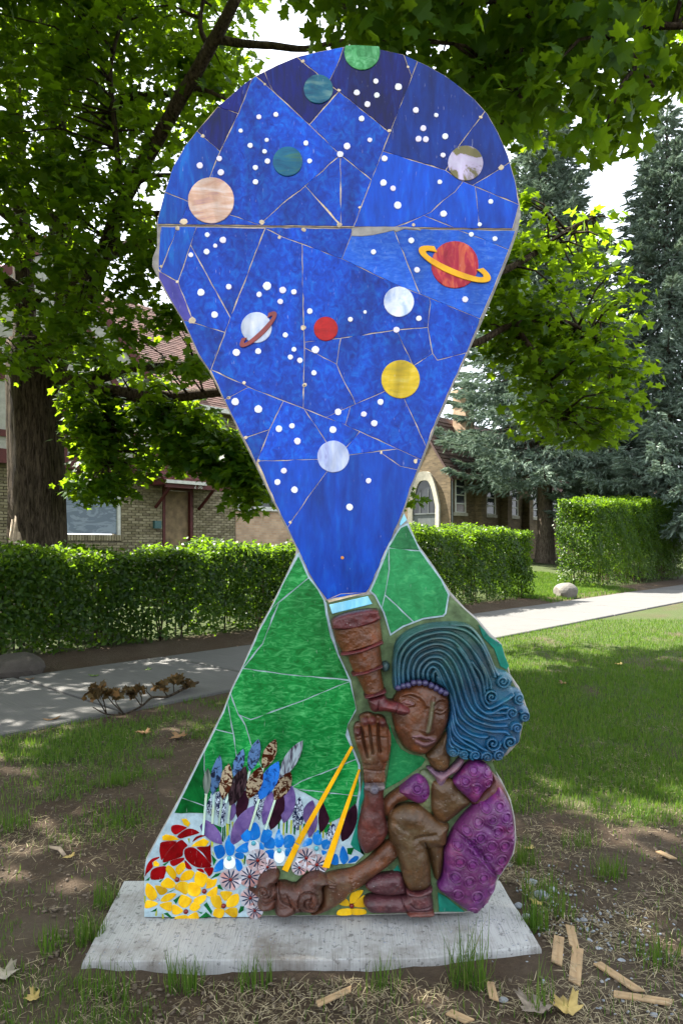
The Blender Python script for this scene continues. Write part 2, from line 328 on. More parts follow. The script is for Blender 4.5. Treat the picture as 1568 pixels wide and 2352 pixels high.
def split(polys, cut):
    """cut the piece that holds the middle of the line in two"""
    L = [0]
    for i in range(1, len(cut)): L.append(L[-1] + math.dist(cut[i - 1], cut[i]))
    half = L[-1] / 2
    for i in range(1, len(cut)):
        if L[i] >= half:
            t = (half - L[i - 1]) / (L[i] - L[i - 1]); mid = tuple(cut[i - 1][k] + t * (cut[i][k] - cut[i - 1][k]) for k in (0, 1)); break
    def ext(a, b, d):
        l = math.dist(a, b); return (b[0] + (b[0] - a[0]) / l * d, b[1] + (b[1] - a[1]) / l * d)
    line = [ext(cut[1], cut[0], 400)] + list(cut) + [ext(cut[-2], cut[-1], 400)]
    for pi, poly in enumerate(polys):
        if not inside(mid, poly): continue
        hits = []
        acc = -400.0
        for i in range(len(line) - 1):
            a, b = line[i], line[i + 1]; l = math.dist(a, b)
            for j in range(len(poly)):
                c, d = poly[j], poly[(j + 1) % len(poly)]
                den = (b[0] - a[0]) * (d[1] - c[1]) - (b[1] - a[1]) * (d[0] - c[0])
                if abs(den) < 1e-9: continue
                t = ((c[0] - a[0]) * (d[1] - c[1]) - (c[1] - a[1]) * (d[0] - c[0])) / den
                s = ((c[0] - a[0]) * (b[1] - a[1]) - (c[1] - a[1]) * (b[0] - a[0])) / den
                if 0 <= t < 1 and 0 <= s < 1: hits.append((acc + t * l, i, j, s, (a[0] + t * (b[0] - a[0]), a[1] + t * (b[1] - a[1]))))
            acc += l
        hits.sort()
        lo = [h for h in hits if h[0] <= half]; hi = [h for h in hits if h[0] > half]
        if not lo or not hi: return False
        A, B = lo[-1], hi[0]
        midpts = [line[i] for i in range(A[1] + 1, B[1] + 1)]
        def walk(fr, to):
            (ja, sa), (jb, sb) = fr, to; n = len(poly); out = []
            if ja == jb and sb > sa: return out
            j = ja
            while True:
                j = (j + 1) % n; out.append(poly[j])
                if j == jb: return out
        p1 = [A[4]] + midpts + [B[4]] + walk((B[2], B[3]), (A[2], A[3]))
        p2 = [B[4]] + midpts[::-1] + [A[4]] + walk((A[2], A[3]), (B[2], B[3]))
        polys[pi:pi + 1] = [clean(p1), clean(p2)]
        return True
    return False
def tile(name, poly, mat, parent, h0=2.0, th=5.0, gap=2.0, bev=1.6, jitter=0.0, eps=1.2):
    """a flat piece with a bevelled edge; sizes in photo pixels"""
    poly = tidy(poly, eps) if eps > 2 else clean(poly)
    if area(poly) < 0: poly = poly[::-1]
    if eps > 2:                            # cut glass: edges nipped by hand
        q = []
        for i in range(len(poly)):
            a, b = poly[i], poly[(i + 1) % len(poly)]; k = max(1, int(math.dist(a, b) / 26)); q.append(a)
            for s in range(1, k):
                t = s / k; l = math.dist(a, b); e = random.gauss(0, 0.9); q.append((a[0] + (b[0] - a[0]) * t - (b[1] - a[1]) / l * e, a[1] + (b[1] - a[1]) * t + (b[0] - a[0]) / l * e))
        poly = q
    o1 = inset(poly, gap); o2 = inset(poly, gap + bev); n = len(poly)
    tx, ty = random.uniform(-jitter, jitter), random.uniform(-jitter, jitter)
    cx = sum(p[0] for p in poly) / n; cy = sum(p[1] for p in poly) / n
    def H(p, h): return (h + tx * (p[0] - cx) * 0.01 + ty * (p[1] - cy) * 0.01) * K_SRC
    V = [SX(p, h0 * K_SRC) for p in o1] + [SX(p, H(p, h0 + th - bev * 0.6)) for p in o1] + [SX(p, H(p, h0 + th)) for p in o2]
    Fc = []
    for r in (0, 1):
        for i in range(n):
            k = (i + 1) % n; Fc.append([r * n + i, r * n + k, (r + 1) * n + k, (r + 1) * n + i])
    Fc.append([2 * n + i for i in range(n)])
    return py_mesh(name, V, Fc, mat, parent)
def petal(name, pts, mat, parent, h0, jit=5, gap=-0.2):
    q = pts[-2:] + pts + pts[:3]; out = []
    for i in range(2, len(pts) + 2):
        a, b, c, d = (Vector(q[i + k]) for k in (-1, 0, 1, 2))
        for k in range(3):
            t = k / 3; v = 0.5 * (2 * b + (c - a) * t + (2 * a - 5 * b + 4 * c - d) * t * t + (3 * b - a - 3 * c + d) * t ** 3); out.append((v.x, v.y))
    return tile(name, out, mat, parent, h0, 3.6, gap, 1.3, jit)
def ngon(c, r, n=28, wob=0.0, a0=0.0):
    return [(c[0] + r * (1 + random.uniform(-wob, wob)) * math.cos(a0 + 2 * math.pi * i / n), c[1] + r * (1 + random.uniform(-wob, wob)) * math.sin(a0 + 2 * math.pi * i / n)) for i in range(n)]
def lens(a, b, w, n=9):
    """pointed leaf outline from a to b"""
    dx, dy = b[0] - a[0], b[1] - a[1]; l = math.hypot(dx, dy); nx, ny = -dy / l, dx / l; L = []; Rr = []
    for i in range(1, n):
        t = i / n; s = math.sin(math.pi * t) ** 0.75 * w / 2
        L.append((a[0] + dx * t + nx * s, a[1] + dy * t + ny * s)); Rr.append((a[0] + dx * t - nx * s, a[1] + dy * t - ny * s))
    return [a] + L + [b] + Rr[::-1]
def dome(name, c, r, mat, parent, h0, hh):
    V = []; Fc = []; n = 14; m = 4
    for j in range(m):
        a = j / m * math.pi / 2
        V += [SX((c[0] + r * math.cos(a) * math.cos(2 * math.pi * i / n), c[1] + r * math.cos(a) * math.sin(2 * math.pi * i / n)), (h0 + hh * math.sin(a)) * K_SRC) for i in range(n)]
    V.append(SX(c, (h0 + hh) * K_SRC))
    for j in range(m - 1):
        for i in range(n): Fc.append([j * n + i, j * n + (i + 1) % n, (j + 1) * n + (i + 1) % n, (j + 1) * n + i])
    for i in range(n): Fc.append([(m - 1) * n + i, (m - 1) * n + (i + 1) % n, m * n])
    return py_mesh(name, V, Fc, mat, parent, True)

ART = empty('mosaic_sculpture', (0, D + 0.06, 0.045))
tag(ART, 'tall mosaic sculpture of a girl aiming a telescope into a blue starry sky', 'sculpture')
OUT = [(571, 822), (574, 800), (600, 702), (630, 610), (673, 534), (719, 475), (790, 391), (857, 333), (927, 278), (1010, 236), (1087, 204), (1163, 186), (1261, 168), (1330, 170),
       (1389, 177), (1476, 196), (1567, 238), (1634, 276), (1690, 319), (1741, 363), (1787, 416), (1828, 488), (1863, 569), (1889, 661), (1906, 748), (1909, 789), (1897, 845), (1864, 940),
       (1812, 1067), (1774, 1159), (1715, 1292), (1659, 1414), (1629, 1490), (1599, 1555), (1555, 1670), (1516, 1772), (1491, 1842), (1480, 1874), (1491, 1899), (1529, 1989), (1593, 2078), (1648, 2165),
       (1703, 2226), (1749, 2266), (1800, 2324), (1838, 2358), (1858, 2421), (1872, 2473), (1904, 2519), (1918, 2553), (1938, 2611), (1918, 2651), (1903, 2720), (1858, 2768), (1806, 2791), (1804, 2813),
       (1837, 2858), (1873, 2934), (1888, 3001), (1893, 3072), (1884, 3130), (1859, 3175), (1828, 3220), (1815, 3260), (1788, 3304), (1756, 3342), (1696, 3350), (1300, 3358), (934, 3361), (524, 3362),
       (526, 3180), (531, 3150), (570, 3077), (657, 2920), (749, 2735), (814, 2605), (847, 2518), (883, 2446), (950, 2295), (995, 2214), (1039, 2120), (1079, 2036), (1083, 2008), (1048, 1938), (1025, 1893),
       (936, 1708), (885, 1606), (815, 1459), (760, 1351), (724, 1302), (668, 1174), (602, 1067), (577, 1016), (554, 970), (556, 940), (572, 900), (572, 850)]
def core():
    p = clean(OUT)
    if area(p) < 0: p = p[::-1]
    rings = [(0.13, inset(p, 8)), (0.122, p), (0.020, p), (0.006, inset(p, 2.5)), (0.0, inset(p, 7))]
    n = len(p); V = []; Fc = []
    for dep, q in rings: V += [SX(a, -dep) for a in q]
    for r in range(len(rings) - 1):
        for i in range(n):
            k = (i + 1) % n; Fc.append([r * n + i, r * n + k, (r + 1) * n + k, (r + 1) * n + i])
    Fc.append([(len(rings) - 1) * n + i for i in range(n)]); Fc.append([i for i in range(n)][::-1])
    return py_mesh('concrete_core', V, Fc, M['concrete'], ART)
core()
def bed(name, poly, mat, h=2.0):
    V = [SX(p, h * K_SRC) for p in poly] + [SX(p, 0.0) for p in poly]; n = len(poly)
    return py_mesh(name, V, [list(range(n))] + [[i, (i + 1) % n, n + (i + 1) % n, n + i] for i in range(n)], mat, ART)

UP = [(578, 824), (580, 802), (606, 704), (636, 613), (679, 538), (725, 479), (796, 396), (862, 339), (931, 285), (1013, 243), (1089, 211), (1165, 193), (1261, 175), (1330, 176), (1388, 184), (1474, 203),
      (1563, 244), (1630, 282), (1685, 324), (1736, 368), (1782, 420), (1822, 491), (1857, 572), (1883, 663), (1899, 748), (1885, 800), (1874, 840), (1659, 838), (1430, 834), (1294, 833), (965, 829)]
LOW = [(592, 832), (653, 833), (966, 836), (1290, 840), (1450, 841), (1660, 844), (1884, 848), (1858, 924), (1802, 1067), (1756, 1169), (1705, 1297), (1650, 1418), (1599, 1532), (1561, 1632), (1529, 1715), (1499, 1788),
       (1477, 1864), (1421, 1995), (1351, 2155), (1338, 2172), (1204, 2206), (1185, 2180), (1134, 2104), (1091, 2010), (1057, 1938), (1031, 1890), (940, 1700), (890, 1600), (820, 1459), (767, 1352), (730, 1300), (672, 1172),
       (607, 1064), (584, 1020), (582, 986), (584, 914)]
bed('sky_grout', UP, M['grout_tan'], 4.4)
bed('sky_grout', LOW, M['grout_tan'], 4.4)
up = [UP]; low = [LOW]
for c in [[(1526, 233), (1427, 488), (1294, 832)], [(1404, 557), (1629, 626), (1690, 666), (1895, 751)], [(1634, 620), (1677, 539), (1775, 409)], [(1726, 683), (1833, 618), (1862, 598)],
          [(1690, 672), (1664, 705), (1623, 735), (1577, 779), (1511, 809), (1455, 830)], [(1739, 698), (1753, 830)], [(1560, 795), (1655, 834)], [(1478, 206), (1491, 245), (1504, 278)],
          [(940, 284), (995, 332), (1133, 460), (1245, 569), (1353, 656)], [(1090, 214), (1110, 232), (1240, 338), (1420, 484)], [(1136, 456), (1237, 342)], [(1257, 180), (1243, 222), (1207, 298)], [(968, 264), (995, 328)],
          [(922, 294), (875, 416), (806, 559), (768, 655), (690, 750), (663, 820)], [(797, 394), (872, 418)], [(722, 482), (745, 503), (803, 555)], [(606, 706), (688, 739)],
          [(1243, 572), (1120, 682), (1033, 750), (969, 809), (955, 826)], [(1246, 582), (1247, 826)], [(1121, 686), (1240, 814)], [(847, 791), (946, 825)]]:
    if not split(up, c): print('upper cut missed', c)
for c in [[(972, 838), (1031, 868), (1251, 950), (1465, 1052), (1572, 1093), (1752, 1168)], [(1289, 846), (1284, 868), (1252, 948)], [(1445, 853), (1533, 1072)], [(1685, 848), (1761, 876), (1848, 912)],
          [(967, 850), (857, 1134), (776, 1348)], [(670, 1173), (714, 1185), (824, 1219)], [(719, 838), (699, 899), (653, 1034), (703, 1165)], [(588, 997), (651, 1032)], [(650, 840), (594, 984)], [(701, 903), (845, 1165)],
          [(770, 1354), (910, 1418), (1038, 1469), (1115, 1498), (1268, 1558), (1453, 1644), (1520, 1675)], [(1107, 901), (1110, 1123), (1115, 1256), (1115, 1300), (1111, 1496)],
          [(1571, 1095), (1575, 1113), (1565, 1200), (1583, 1297), (1516, 1338), (1470, 1390), (1480, 1466), (1548, 1612), (1556, 1630)], [(1586, 1300), (1600, 1320), (1690, 1297)],
          [(1117, 1254), (1246, 1240), (1445, 1210), (1563, 1200)], [(1452, 1214), (1506, 1330), (1514, 1342)], [(1465, 1395), (1408, 1434), (1236, 1510), (1197, 1527)], [(1247, 1243), (1232, 1335), (1260, 1400), (1291, 1455), (1298, 1475)],
          [(1119, 1277), (1230, 1334)], [(1283, 1488), (1265, 1553)],
          [(1037, 1472), (987, 1574), (944, 1686)], [(908, 1420), (834, 1459), (822, 1466)], [(984, 1575), (898, 1603)], [(945, 1689), (1165, 1683), (1277, 1667), (1450, 1645)], [(1117, 1502), (1194, 1619), (1218, 1668)], [(1314, 1584), (1268, 1638), (1232, 1668)],
          [(1213, 1684), (1197, 1727), (1140, 1804), (1064, 1915), (1055, 1930)], [(1395, 1659), (1465, 1708), (1518, 1719)], [(1200, 2195), (1248, 2174), (1340, 2170)]]:
    if not split(low, c): print('lower cut missed', c)
def cen(p): return (sum(q[0] for q in p) / len(p), sum(q[1] for q in p) / len(p))
for p in up + low:
    if abs(area(p)) < 60: continue
    x, y = cen(p); big = abs(area(p)) > 40000
    if y < 470 and (x < 900 or 960 < x < 1140 and y > 230 or 1240 < x < 1500): m = 'sky_blue_dark'
    elif x < 800 and y < 840: m = 'sky_blue_streak'
    elif x < 690 and y < 1010: m = 'sky_blue_streak'
    elif x < 740 and y > 1010 and y < 1300 and area(p) and abs(area(p)) < 16000: m = 'sky_violet'
    elif y > 860 and y < 1170 and x > 1290 and y < 900 + (x - 1250) * 0.5: m = 'sky_lilac'
    elif y > 1640: m = 'sky_blue_smooth'
    elif x > 1400 and y < 600: m = 'sky_blue_shaded'
    elif x > 1400 and y < 840: m = 'sky_blue_smooth'
    else: m = 'sky_blue'
    tile('sky_tile', p, M[m], ART, 2.0, 4.5, random.choice((0.9, 1.3, 1.7)), 1.0, 0, 12)
# grey patch of bare cement on the seam and small blobs of grout
tile('cement_patch', tr('D', [(170, 268), (300, 262), (470, 262), (560, 262), (660, 272), (664, 290), (610, 278), (550, 276), (490, 300), (470, 288), (400, 305), (320, 322), (240, 330), (172, 328)]), M['concrete'], ART, 6.6, 1.5, 0, 1)
BLOBS = tr('A', [(480, 790, 13), (1195, 255, 12), (922, 418, 10), (900, 1408, 17), (345, 1405, 26), (1455, 1425, 18), (1452, 460, 11)]) + tr('B', [(575, 293, 9), (1093, 654, 12), (1238, 1014, 17), (612, 1425, 12), (440, 750, 13), (227, 1300, 9)]) + \
    tr('C', [(297, 272, 16), (1025, 338, 12), (1200, 283, 14), (183, 545, 11), (296, 655, 10), (405, 935, 24), (1195, 985, 20), (1205, 1395, 15), (665, 1487, 12), (775, 1378, 12)]) + tr('E', [(215, 248, 8), (315, 475, 12), (388, 608, 11), (570, 962, 11), (1285, 610, 16), (650, 178, 9), (1090, 562, 10)])
for x, y, r in BLOBS: tile('grout_blob', ngon((x, y), r / 1.9, 8, 0.3), M['grout_tan'], ART, 6.0, 1.8, 0, 1.2)

# planets
def clip_disc(c, r): return [(x, max(y, 172 + abs(x - 1300) * 0.05)) for x, y in ngon(c, r, 40)]
PL = [((775, 738), 84, 'beige'), ((1166, 332), 53, 'teal'), ((1054, 596), 54, 'bluegreen'), ((1702, 602), 64, 'moss'), ((1663, 973), 86, 'red'), ((1459, 1108), 55, 'white'), ((1465, 1391), 70, 'yellow'),
      ((1193, 1207), 44, 'crimson'), ((940, 1202), 56, 'white'), ((1220, 1673), 58, 'lavender')]
planets = {}
for c, r, k in PL: planets[c] = tile('planet', ngon(c, r, 32, 0.006), M['planet_' + k], ART, 6.3, 4.0, 0, 1.4)
tile('planet', clean(clip_disc((1325, 197), 65)), M['planet_green'], ART, 6.3, 4.0, 0, 1.4)
def ring(c, pr, pc, a, b, wa, wb, ang, mat, parent):
    """band of an ellipse round a planet; its far half shows only outside the disc"""
    ca, sa = math.cos(ang), math.sin(ang)
    def P(t, A, B): x, y = A * math.cos(t), B * math.sin(t); return (c[0] + x * ca - y * sa, c[1] + x * sa + y * ca)
    ts = [t for t in (2 * math.pi * i / 96 for i in range(-22, 71))]
    good = []
    for t in ts:
        p = P(t, a - wa / 2, b - wb / 2); out = math.dist(p, pc) > pr + 1
        tt = t % (2 * math.pi); good.append(tt <= math.pi or out)
    # longest run that starts and ends on the far side
    i0 = next(i for i in range(len(ts)) if good[i]); i1 = max(i for i in range(len(ts)) if good[i])
    while not all(good[i0:i1 + 1]): i0 = i0 + good[i0:].index(False) + 1; i0 = i0 + good[i0:].index(True)
    run = ts[i0:i1 + 1]
    tile('planet_ring', [P(t, a, b) for t in run] + [P(t, a - wa, b - wb) for t in run[::-1]], mat, parent, 10.4, 3.0, 0, 1.0)
ring((1662, 972), 86, (1663, 973), 142, 40, 28, 22, R(23.4), M['amber_glass'], planets[(1663, 973)])
ring((947, 1210), 56, (940, 1202), 90, 26, 19, 17, R(-44), M['ring_red'], planets[(940, 1202)])

STARS = tr('A', [(880, 653, 18), (1001, 636, 18), (750, 751, 15), (936, 818, 15), (818, 857, 19), (921, 900, 17), (941, 970, 20), (1216, 840, 19), (1242, 968, 18), (855, 1015, 19), (856, 1118, 20), (597, 951, 20), (608, 1050, 23), (458, 1000, 23), (1461, 920, 24), (1510, 862, 25)]) + \
    tr('B', [(343, 398, 19), (207, 479, 22), (505, 438, 26), (350, 498, 20), (283, 562, 22), (242, 665, 21), (629, 605, 22), (774, 640, 16), (682, 734, 22), (648, 810, 22), (700, 813, 22), (839, 793, 22), (823, 926, 18), (406, 950, 22), (300, 818, 17), (397, 1124, 24), (467, 1164, 20), (500, 1285, 27), (800, 1118, 17), (1164, 1258, 18), (827, 1346, 24), (1085, 1422, 15)]) + \
    tr('D', [(596, 361, 21), (326, 443, 19), (637, 571, 21), (981, 783, 22), (1194, 348, 18), (1025, 317, 18), (651, 918, 20), (490, 1000, 23), (162, 925, 18), (266, 873, 13)]) + \
    tr('C', [(511, 320, 18), (623, 358, 24), (568, 399, 16), (507, 441, 21), (394, 464, 18), (466, 733, 26), (665, 692, 21), (564, 892, 25), (938, 687, 30), (1050, 716, 25), (1130, 729, 20), (882, 747, 20), (1033, 798, 20), (1244, 867, 21), (1069, 1037, 19), (1131, 1140, 18), (1105, 1196, 19), (1173, 1219, 20), (1284, 1143, 27), (1273, 1308, 19), (719, 1162, 26), (875, 1154, 22)]) + \
    [(x, y, r * 1.25) for x, y, r in tr('E', [(255, 271, 22), (388, 314, 23), (505, 426, 19), (579, 409, 16), (611, 496, 20), (813, 431, 20), (1085, 272, 18), (990, 342, 17), (1050, 394, 19), (843, 330, 20), (533, 666, 17), (497, 731, 18), (594, 775, 20), (1017, 723, 16), (908, 874, 20)])]
for x, y, r in STARS: tile('star', ngon((x, y), r / 1.96, 9, 0.07, random.random()), M['star'], ART, 6.2, 3.2, 0, 1.2)
tile('orange_dot', ngon((700 + 867 / 1.568, 1300 + 1164 / 1.568), 6, 9, 0.05), M['orange_dot'], ART, 6.2, 2, 0, 1)

# green hill
GL = [(1086, 2044), (1093, 2033), (1129, 2114), (1164, 2158), (1186, 2198), (1194, 2250), (1211, 2330), (1236, 2395), (1262, 2450), (1281, 2495), (1292, 2540), (1304, 2594), (1275, 2650), (1266, 2692), (1284, 2730), (1312, 2800), (1316, 2880), (1306, 2940),
      (1262, 2985), (1205, 3014), (1175, 2935), (1080, 2884), (1000, 2856), (860, 2876), (775, 2905), (750, 2978), (638, 2976), (660, 2930), (755, 2740), (820, 2608), (852, 2520), (889, 2446), (956, 2297), (1001, 2216), (1045, 2120)]
PALE = [(1086, 2030), (1096, 2022), (1132, 2108), (1168, 2158), (1196, 2210), (1200, 2250), (1240, 2395), (1284, 2490), (1304, 2600), (1270, 2660), (1290, 2730), (1318, 2800), (1320, 2960), (1308, 3080), (1330, 3130), (1300, 3160), (1000, 3170), (940, 3200), (935, 3356), (530, 3356), (531, 3182), (536, 3153), (574, 3080), (661, 2922), (753, 2737), (818, 2606), (851, 2518), (888, 2444), (955, 2295), (999, 2214), (1043, 2120), (1082, 2040)]
bed('hill_grout', PALE, M['grout_pale'], 3.6)
bed('relief_cement', [(1190, 2200), (1370, 2175), (1410, 2240), (1432, 2325), (1475, 2296), (1550, 2268), (1632, 2250), (1645, 2180), (1700, 2232), (1745, 2272), (1850, 2420), (1865, 2480), (1895, 2530), (1925, 2611), (1900, 2690), (1850, 2755), (1800, 2785), (1830, 2870), (1878, 3000), (1880, 3070), (1850, 3170), (1815, 3225), (1745, 3335), (1300, 3350), (950, 3352), (940, 3200), (1000, 3165), (1300, 3155), (1325, 3130), (1300, 3080), (1320, 2960), (1318, 2800), (1268, 2690), (1275, 2650), (1305, 2594), (1284, 2490), (1240, 2395)], M['cement_moss'], 0.9)
gl = [GL]
for c in [[(1004, 2219), (1075, 2161), (1125, 2120)], [(893, 2447), (1088, 2473), (1231, 2484), (1275, 2488)], [(847, 2545), (874, 2616), (919, 2634), (1097, 2569), (1231, 2513), (1276, 2496)],
          [(988, 2290), (962, 2357), (905, 2428)], [(836, 2580), (855, 2681), (866, 2763), (872, 2860)], [(884, 2622), (900, 2656), (920, 2725), (955, 2800), (965, 2850)], [(792, 2670), (850, 2684)], [(749, 2760), (752, 2900)],
          [(668, 2920), (744, 2947)], [(1077, 2876), (1102, 2860), (1226, 2811), (1300, 2780)], [(1088, 2888), (1178, 2898)]]:
    if not split(gl, c): print('hill cut missed', c)
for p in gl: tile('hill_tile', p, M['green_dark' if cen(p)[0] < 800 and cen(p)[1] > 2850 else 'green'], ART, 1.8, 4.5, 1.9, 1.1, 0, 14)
GR = [(1466, 1932), (1490, 1921), (1532, 2010), (1614, 2123), (1640, 2176), (1629, 2244), (1620, 2254), (1548, 2264), (1473, 2293), (1430, 2322), (1406, 2243), (1374, 2180), (1356, 2164), (1422, 1999)]
bed('hill_grout', inset(GR[::-1] if area(GR) < 0 else GR, -4), M['grout_pale'], 4.0)
gr = [GR]
for c in [[(1424, 2006), (1530, 2016)], [(1423, 2020), (1424, 2084), (1408, 2180), (1397, 2225)], [(1411, 2180), (1453, 2218), (1508, 2272)]]:
    if not split(gr, c): print('hill cut missed', c)
for p in gr: tile('hill_tile', p, M['green_pale'], ART, 1.8, 4.5, 2.0, 1.5, 0, 10)
tile('light_tile', [(1203, 2213), (1347, 2181), (1364, 2212), (1215, 2249)], M['aqua'], ART, 1.8, 4.5, 1.5, 1.5)
tile('light_tile', [(1478, 1880), (1489, 1905), (1464, 1928), (1462, 1918)], M['aqua'], ART, 1.8, 2, 0.5, 1)
HAIR_TILE = tile('hill_tile', [(1749, 2286), (1768, 2302), (1790, 2330), (1835, 2360), (1846, 2400), (1862, 2438), (1852, 2452), (1829, 2439), (1806, 2375), (1766, 2335)], M['teal'], ART, 1.0, 4, 0.5, 1.5)
# the marks drawn on that tile: a curl and a grid of strokes (they run off the broken edge)
def stroke(pts, w=1.3):
    mb = []; P = [(1740 + x / 9.8, 2250 + y / 9.8) for x, y in pts]
    L = []; Rr = []
    for i, p in enumerate(P):
        a, b = P[max(i - 1, 0)], P[min(i + 1, len(P) - 1)]; l = math.dist(a, b) or 1; nx, ny = -(b[1] - a[1]) / l * w / 2, (b[0] - a[0]) / l * w / 2
        L.append((p[0] + nx, p[1] + ny)); Rr.append((p[0] - nx, p[1] - ny))
    tile('painted_mark', L + Rr[::-1], M['navy'], HAIR_TILE, 5.1, 0.3, 0, 0.1)
for s in ([(330, 660), (395, 715), (320, 745), (415, 740)], [(300, 780), (370, 800)], [(650, 950), (740, 1060), (840, 985)], [(715, 915), (820, 1010)], [(625, 1000), (700, 1085)], [(780, 1060), (835, 1130)], [(745, 1100), (790, 1165)], [(895, 1645), (975, 1565)]): stroke(s)
G_TILES = [[(388, 210), (420, 300), (455, 380), (490, 430), (560, 470), (660, 490), (690, 515), (655, 570), (480, 695), (350, 765), (372, 650), (400, 450)], [(400, 1450), (460, 1375), (500, 1455)], [(785, 1600), (850, 1635), (1010, 1765), (795, 1765)],
           [(180, 680), (200, 800), (160, 900), (135, 1150), (165, 1280), (190, 1300), (100, 1250), (70, 1210), (125, 1020), (140, 850)]]
for i, g in enumerate(G_TILES): tile('hill_tile', tr('G', g), M['green_pale' if i == 0 else 'teal'], ART, 0.3, 4, 1.0, 1.5)

# flower bed: reeds, rays, blooms
def lz(c, a, b, w, m, h0, name): 
    s = CROPS[c][2]; a, b = tr(c, [a, b]); tile(name, lens(a, b, w / s), M[m], ART, h0, 4.0, 0.3, 1.3, 6)
for a, b, w, m in [((415, 725), (582, 900), 95, 'purple_glass'), ((795, 640), (640, 915), 115, 'purple_glass'), ((1050, 505), (995, 765), 100, 'purple_glass'), ((915, 540), (860, 775), 75, 'purple_glass'), ((655, 610), (640, 745), 55, 'purple_glass'),
                   ((1190, 605), (1140, 760), 80, 'purple_glass'), ((1212, 690), (1165, 860), 60, 'purple_glass'), ((748, 530), (685, 735), 80, 'plum_glass'), ((992, 565), (905, 810), 95, 'plum_glass'), ((1305, 555), (1245, 825), 85, 'plum_glass'),
                   ((1478, 625), (1390, 905), 95, 'plum_glass'), ((465, 530), (505, 715), 55, 'zebra'), ((558, 500), (582, 775), 70, 'zebra'), ((825, 490), (828, 740), 70, 'zebra'), ((1102, 580), (1082, 850), 75, 'zebra'), ((1335, 760), (1295, 880), 55, 'zebra')]:
    lz('H', a, b, w, m, 2.6 if m != 'zebra' else 2.2, 'leaf_tile')
for a, b, w, m in [((485, 385), (476, 572), 56, 'grey_shell'), ((567, 296), (516, 572), 74, 'blue_shell'), ((627, 354), (586, 598), 86, 'tortoise'), ((724, 257), (660, 452), 72, 'blue_shell'), ((740, 372), (634, 642), 108, 'dark_shell'), ((827, 190), (766, 410), 80, 'blue_shell'),
                   ((845, 374), (756, 598), 102, 'tortoise'), ((942, 190), (856, 396), 86, 'tortoise'), ((962, 340), (830, 606), 112, 'bright_shell'), ((1124, 200), (964, 458), 92, 'pale_shell'), ((1043, 408), (934, 606), 104, 'tortoise')]:
    lz('H', a, b, w, m, 7.5, 'bloom_tile')
for a, b in [((475, 560), (452, 838)), ((527, 560), (515, 762)), ((580, 590), (560, 772)), ((635, 635), (620, 762)), ((665, 448), (605, 622)), ((768, 405), (750, 472)), ((855, 388), (835, 482)), ((830, 596), (765, 808)), ((936, 604), (872, 802)), ((960, 456), (920, 542))]:
    a, b = tr('H', [a, b]); l = math.dist(a, b); nx, ny = -(b[1] - a[1]) / l * 4, (b[0] - a[0]) / l * 4
    tile('stem_tile', [(a[0] + nx, a[1] + ny), (b[0] + nx, b[1] + ny), (b[0] - nx, b[1] - ny), (a[0] - nx, a[1] - ny)], M['stem_glass'], ART, 7.0, 3.0, 0, 1)
for p in ([(1448, 235), (1464, 248), (1105, 905), (1072, 885)], [(1070, 890), (1103, 911), (1022, 1088), (983, 1070)], [(1498, 392), (1512, 400), (1302, 1062), (1253, 1055)]):
    tile('ray_tile', tr('H', p), M['amber_glass'], ART, 7.0, 3.5, 0.3, 1.2)
RED = [[(445, 270), (480, 240), (560, 240), (650, 275), (600, 310), (510, 365), (455, 330)], [(525, 380), (600, 315), (670, 285), (760, 300), (815, 345), (740, 370), (640, 395), (565, 412)], [(715, 460), (750, 400), (830, 365), (890, 375), (800, 410), (740, 450)],
       [(300, 520), (330, 455), (520, 450), (420, 560), (330, 695), (300, 600)], [(340, 715), (400, 580), (530, 450), (610, 430), (665, 500), (605, 560), (590, 640), (480, 680)], [(610, 600), (630, 540), (730, 525), (840, 610), (965, 760), (840, 790), (740, 770), (640, 690)],
       [(770, 525), (920, 510), (950, 460), (955, 600), (955, 735), (850, 600)], [(435, 700), (520, 670), (612, 655), (600, 700), (490, 765), (440, 745)], [(615, 700), (640, 700), (715, 800), (640, 795)], [(115, 890), (130, 770), (190, 680), (285, 645), (295, 665), (210, 720), (215, 780), (130, 870)],
       [(190, 830), (260, 780), (390, 770), (370, 880), (340, 930), (195, 935)], [(765, 800), (845, 800), (870, 850), (800, 830)], [(860, 795), (980, 780), (975, 850), (930, 900), (900, 860)]]
for p in RED: petal('petal_tile', tr('K', p), M['red_glass'], ART, 1.8, 5, 0.5)
for p in [[(335, 385), (380, 360), (480, 380), (550, 425), (440, 440), (340, 435)], [(700, 515), (760, 460), (860, 410), (930, 450), (890, 510)], [(580, 165), (640, 160), (690, 220), (665, 265), (610, 235)], [(220, 715), (250, 695), (300, 740), (290, 768), (225, 765)]]:
    tile('petal_tile', tr('K', p), M['yellow_glass'], ART, 2.2, 5.0, 0, 1.4)
def flower(cr, c, br, petals, mat, bmat, lip=None, bh=8):
    c2 = tr(cr, [c])[0]; s = CROPS[cr][2]
    o = dome('flower', c2, br / s, M[bmat], ART, 5.6, bh)
    for p in petals: petal('petal', tr(cr, p), M[mat], o, 1.8)
    if lip: tile('lip', [(c2[0] + (lip[0] - c[0]) / s + lip[2] / s * math.cos(t * math.pi / 9), c2[1] + (lip[1] - c[1]) / s + lip[3] / s * math.sin(t * math.pi / 9)) for t in range(18)], M['white_glass'], o, 2.4, 3.6, 0, 1.3)
    return o
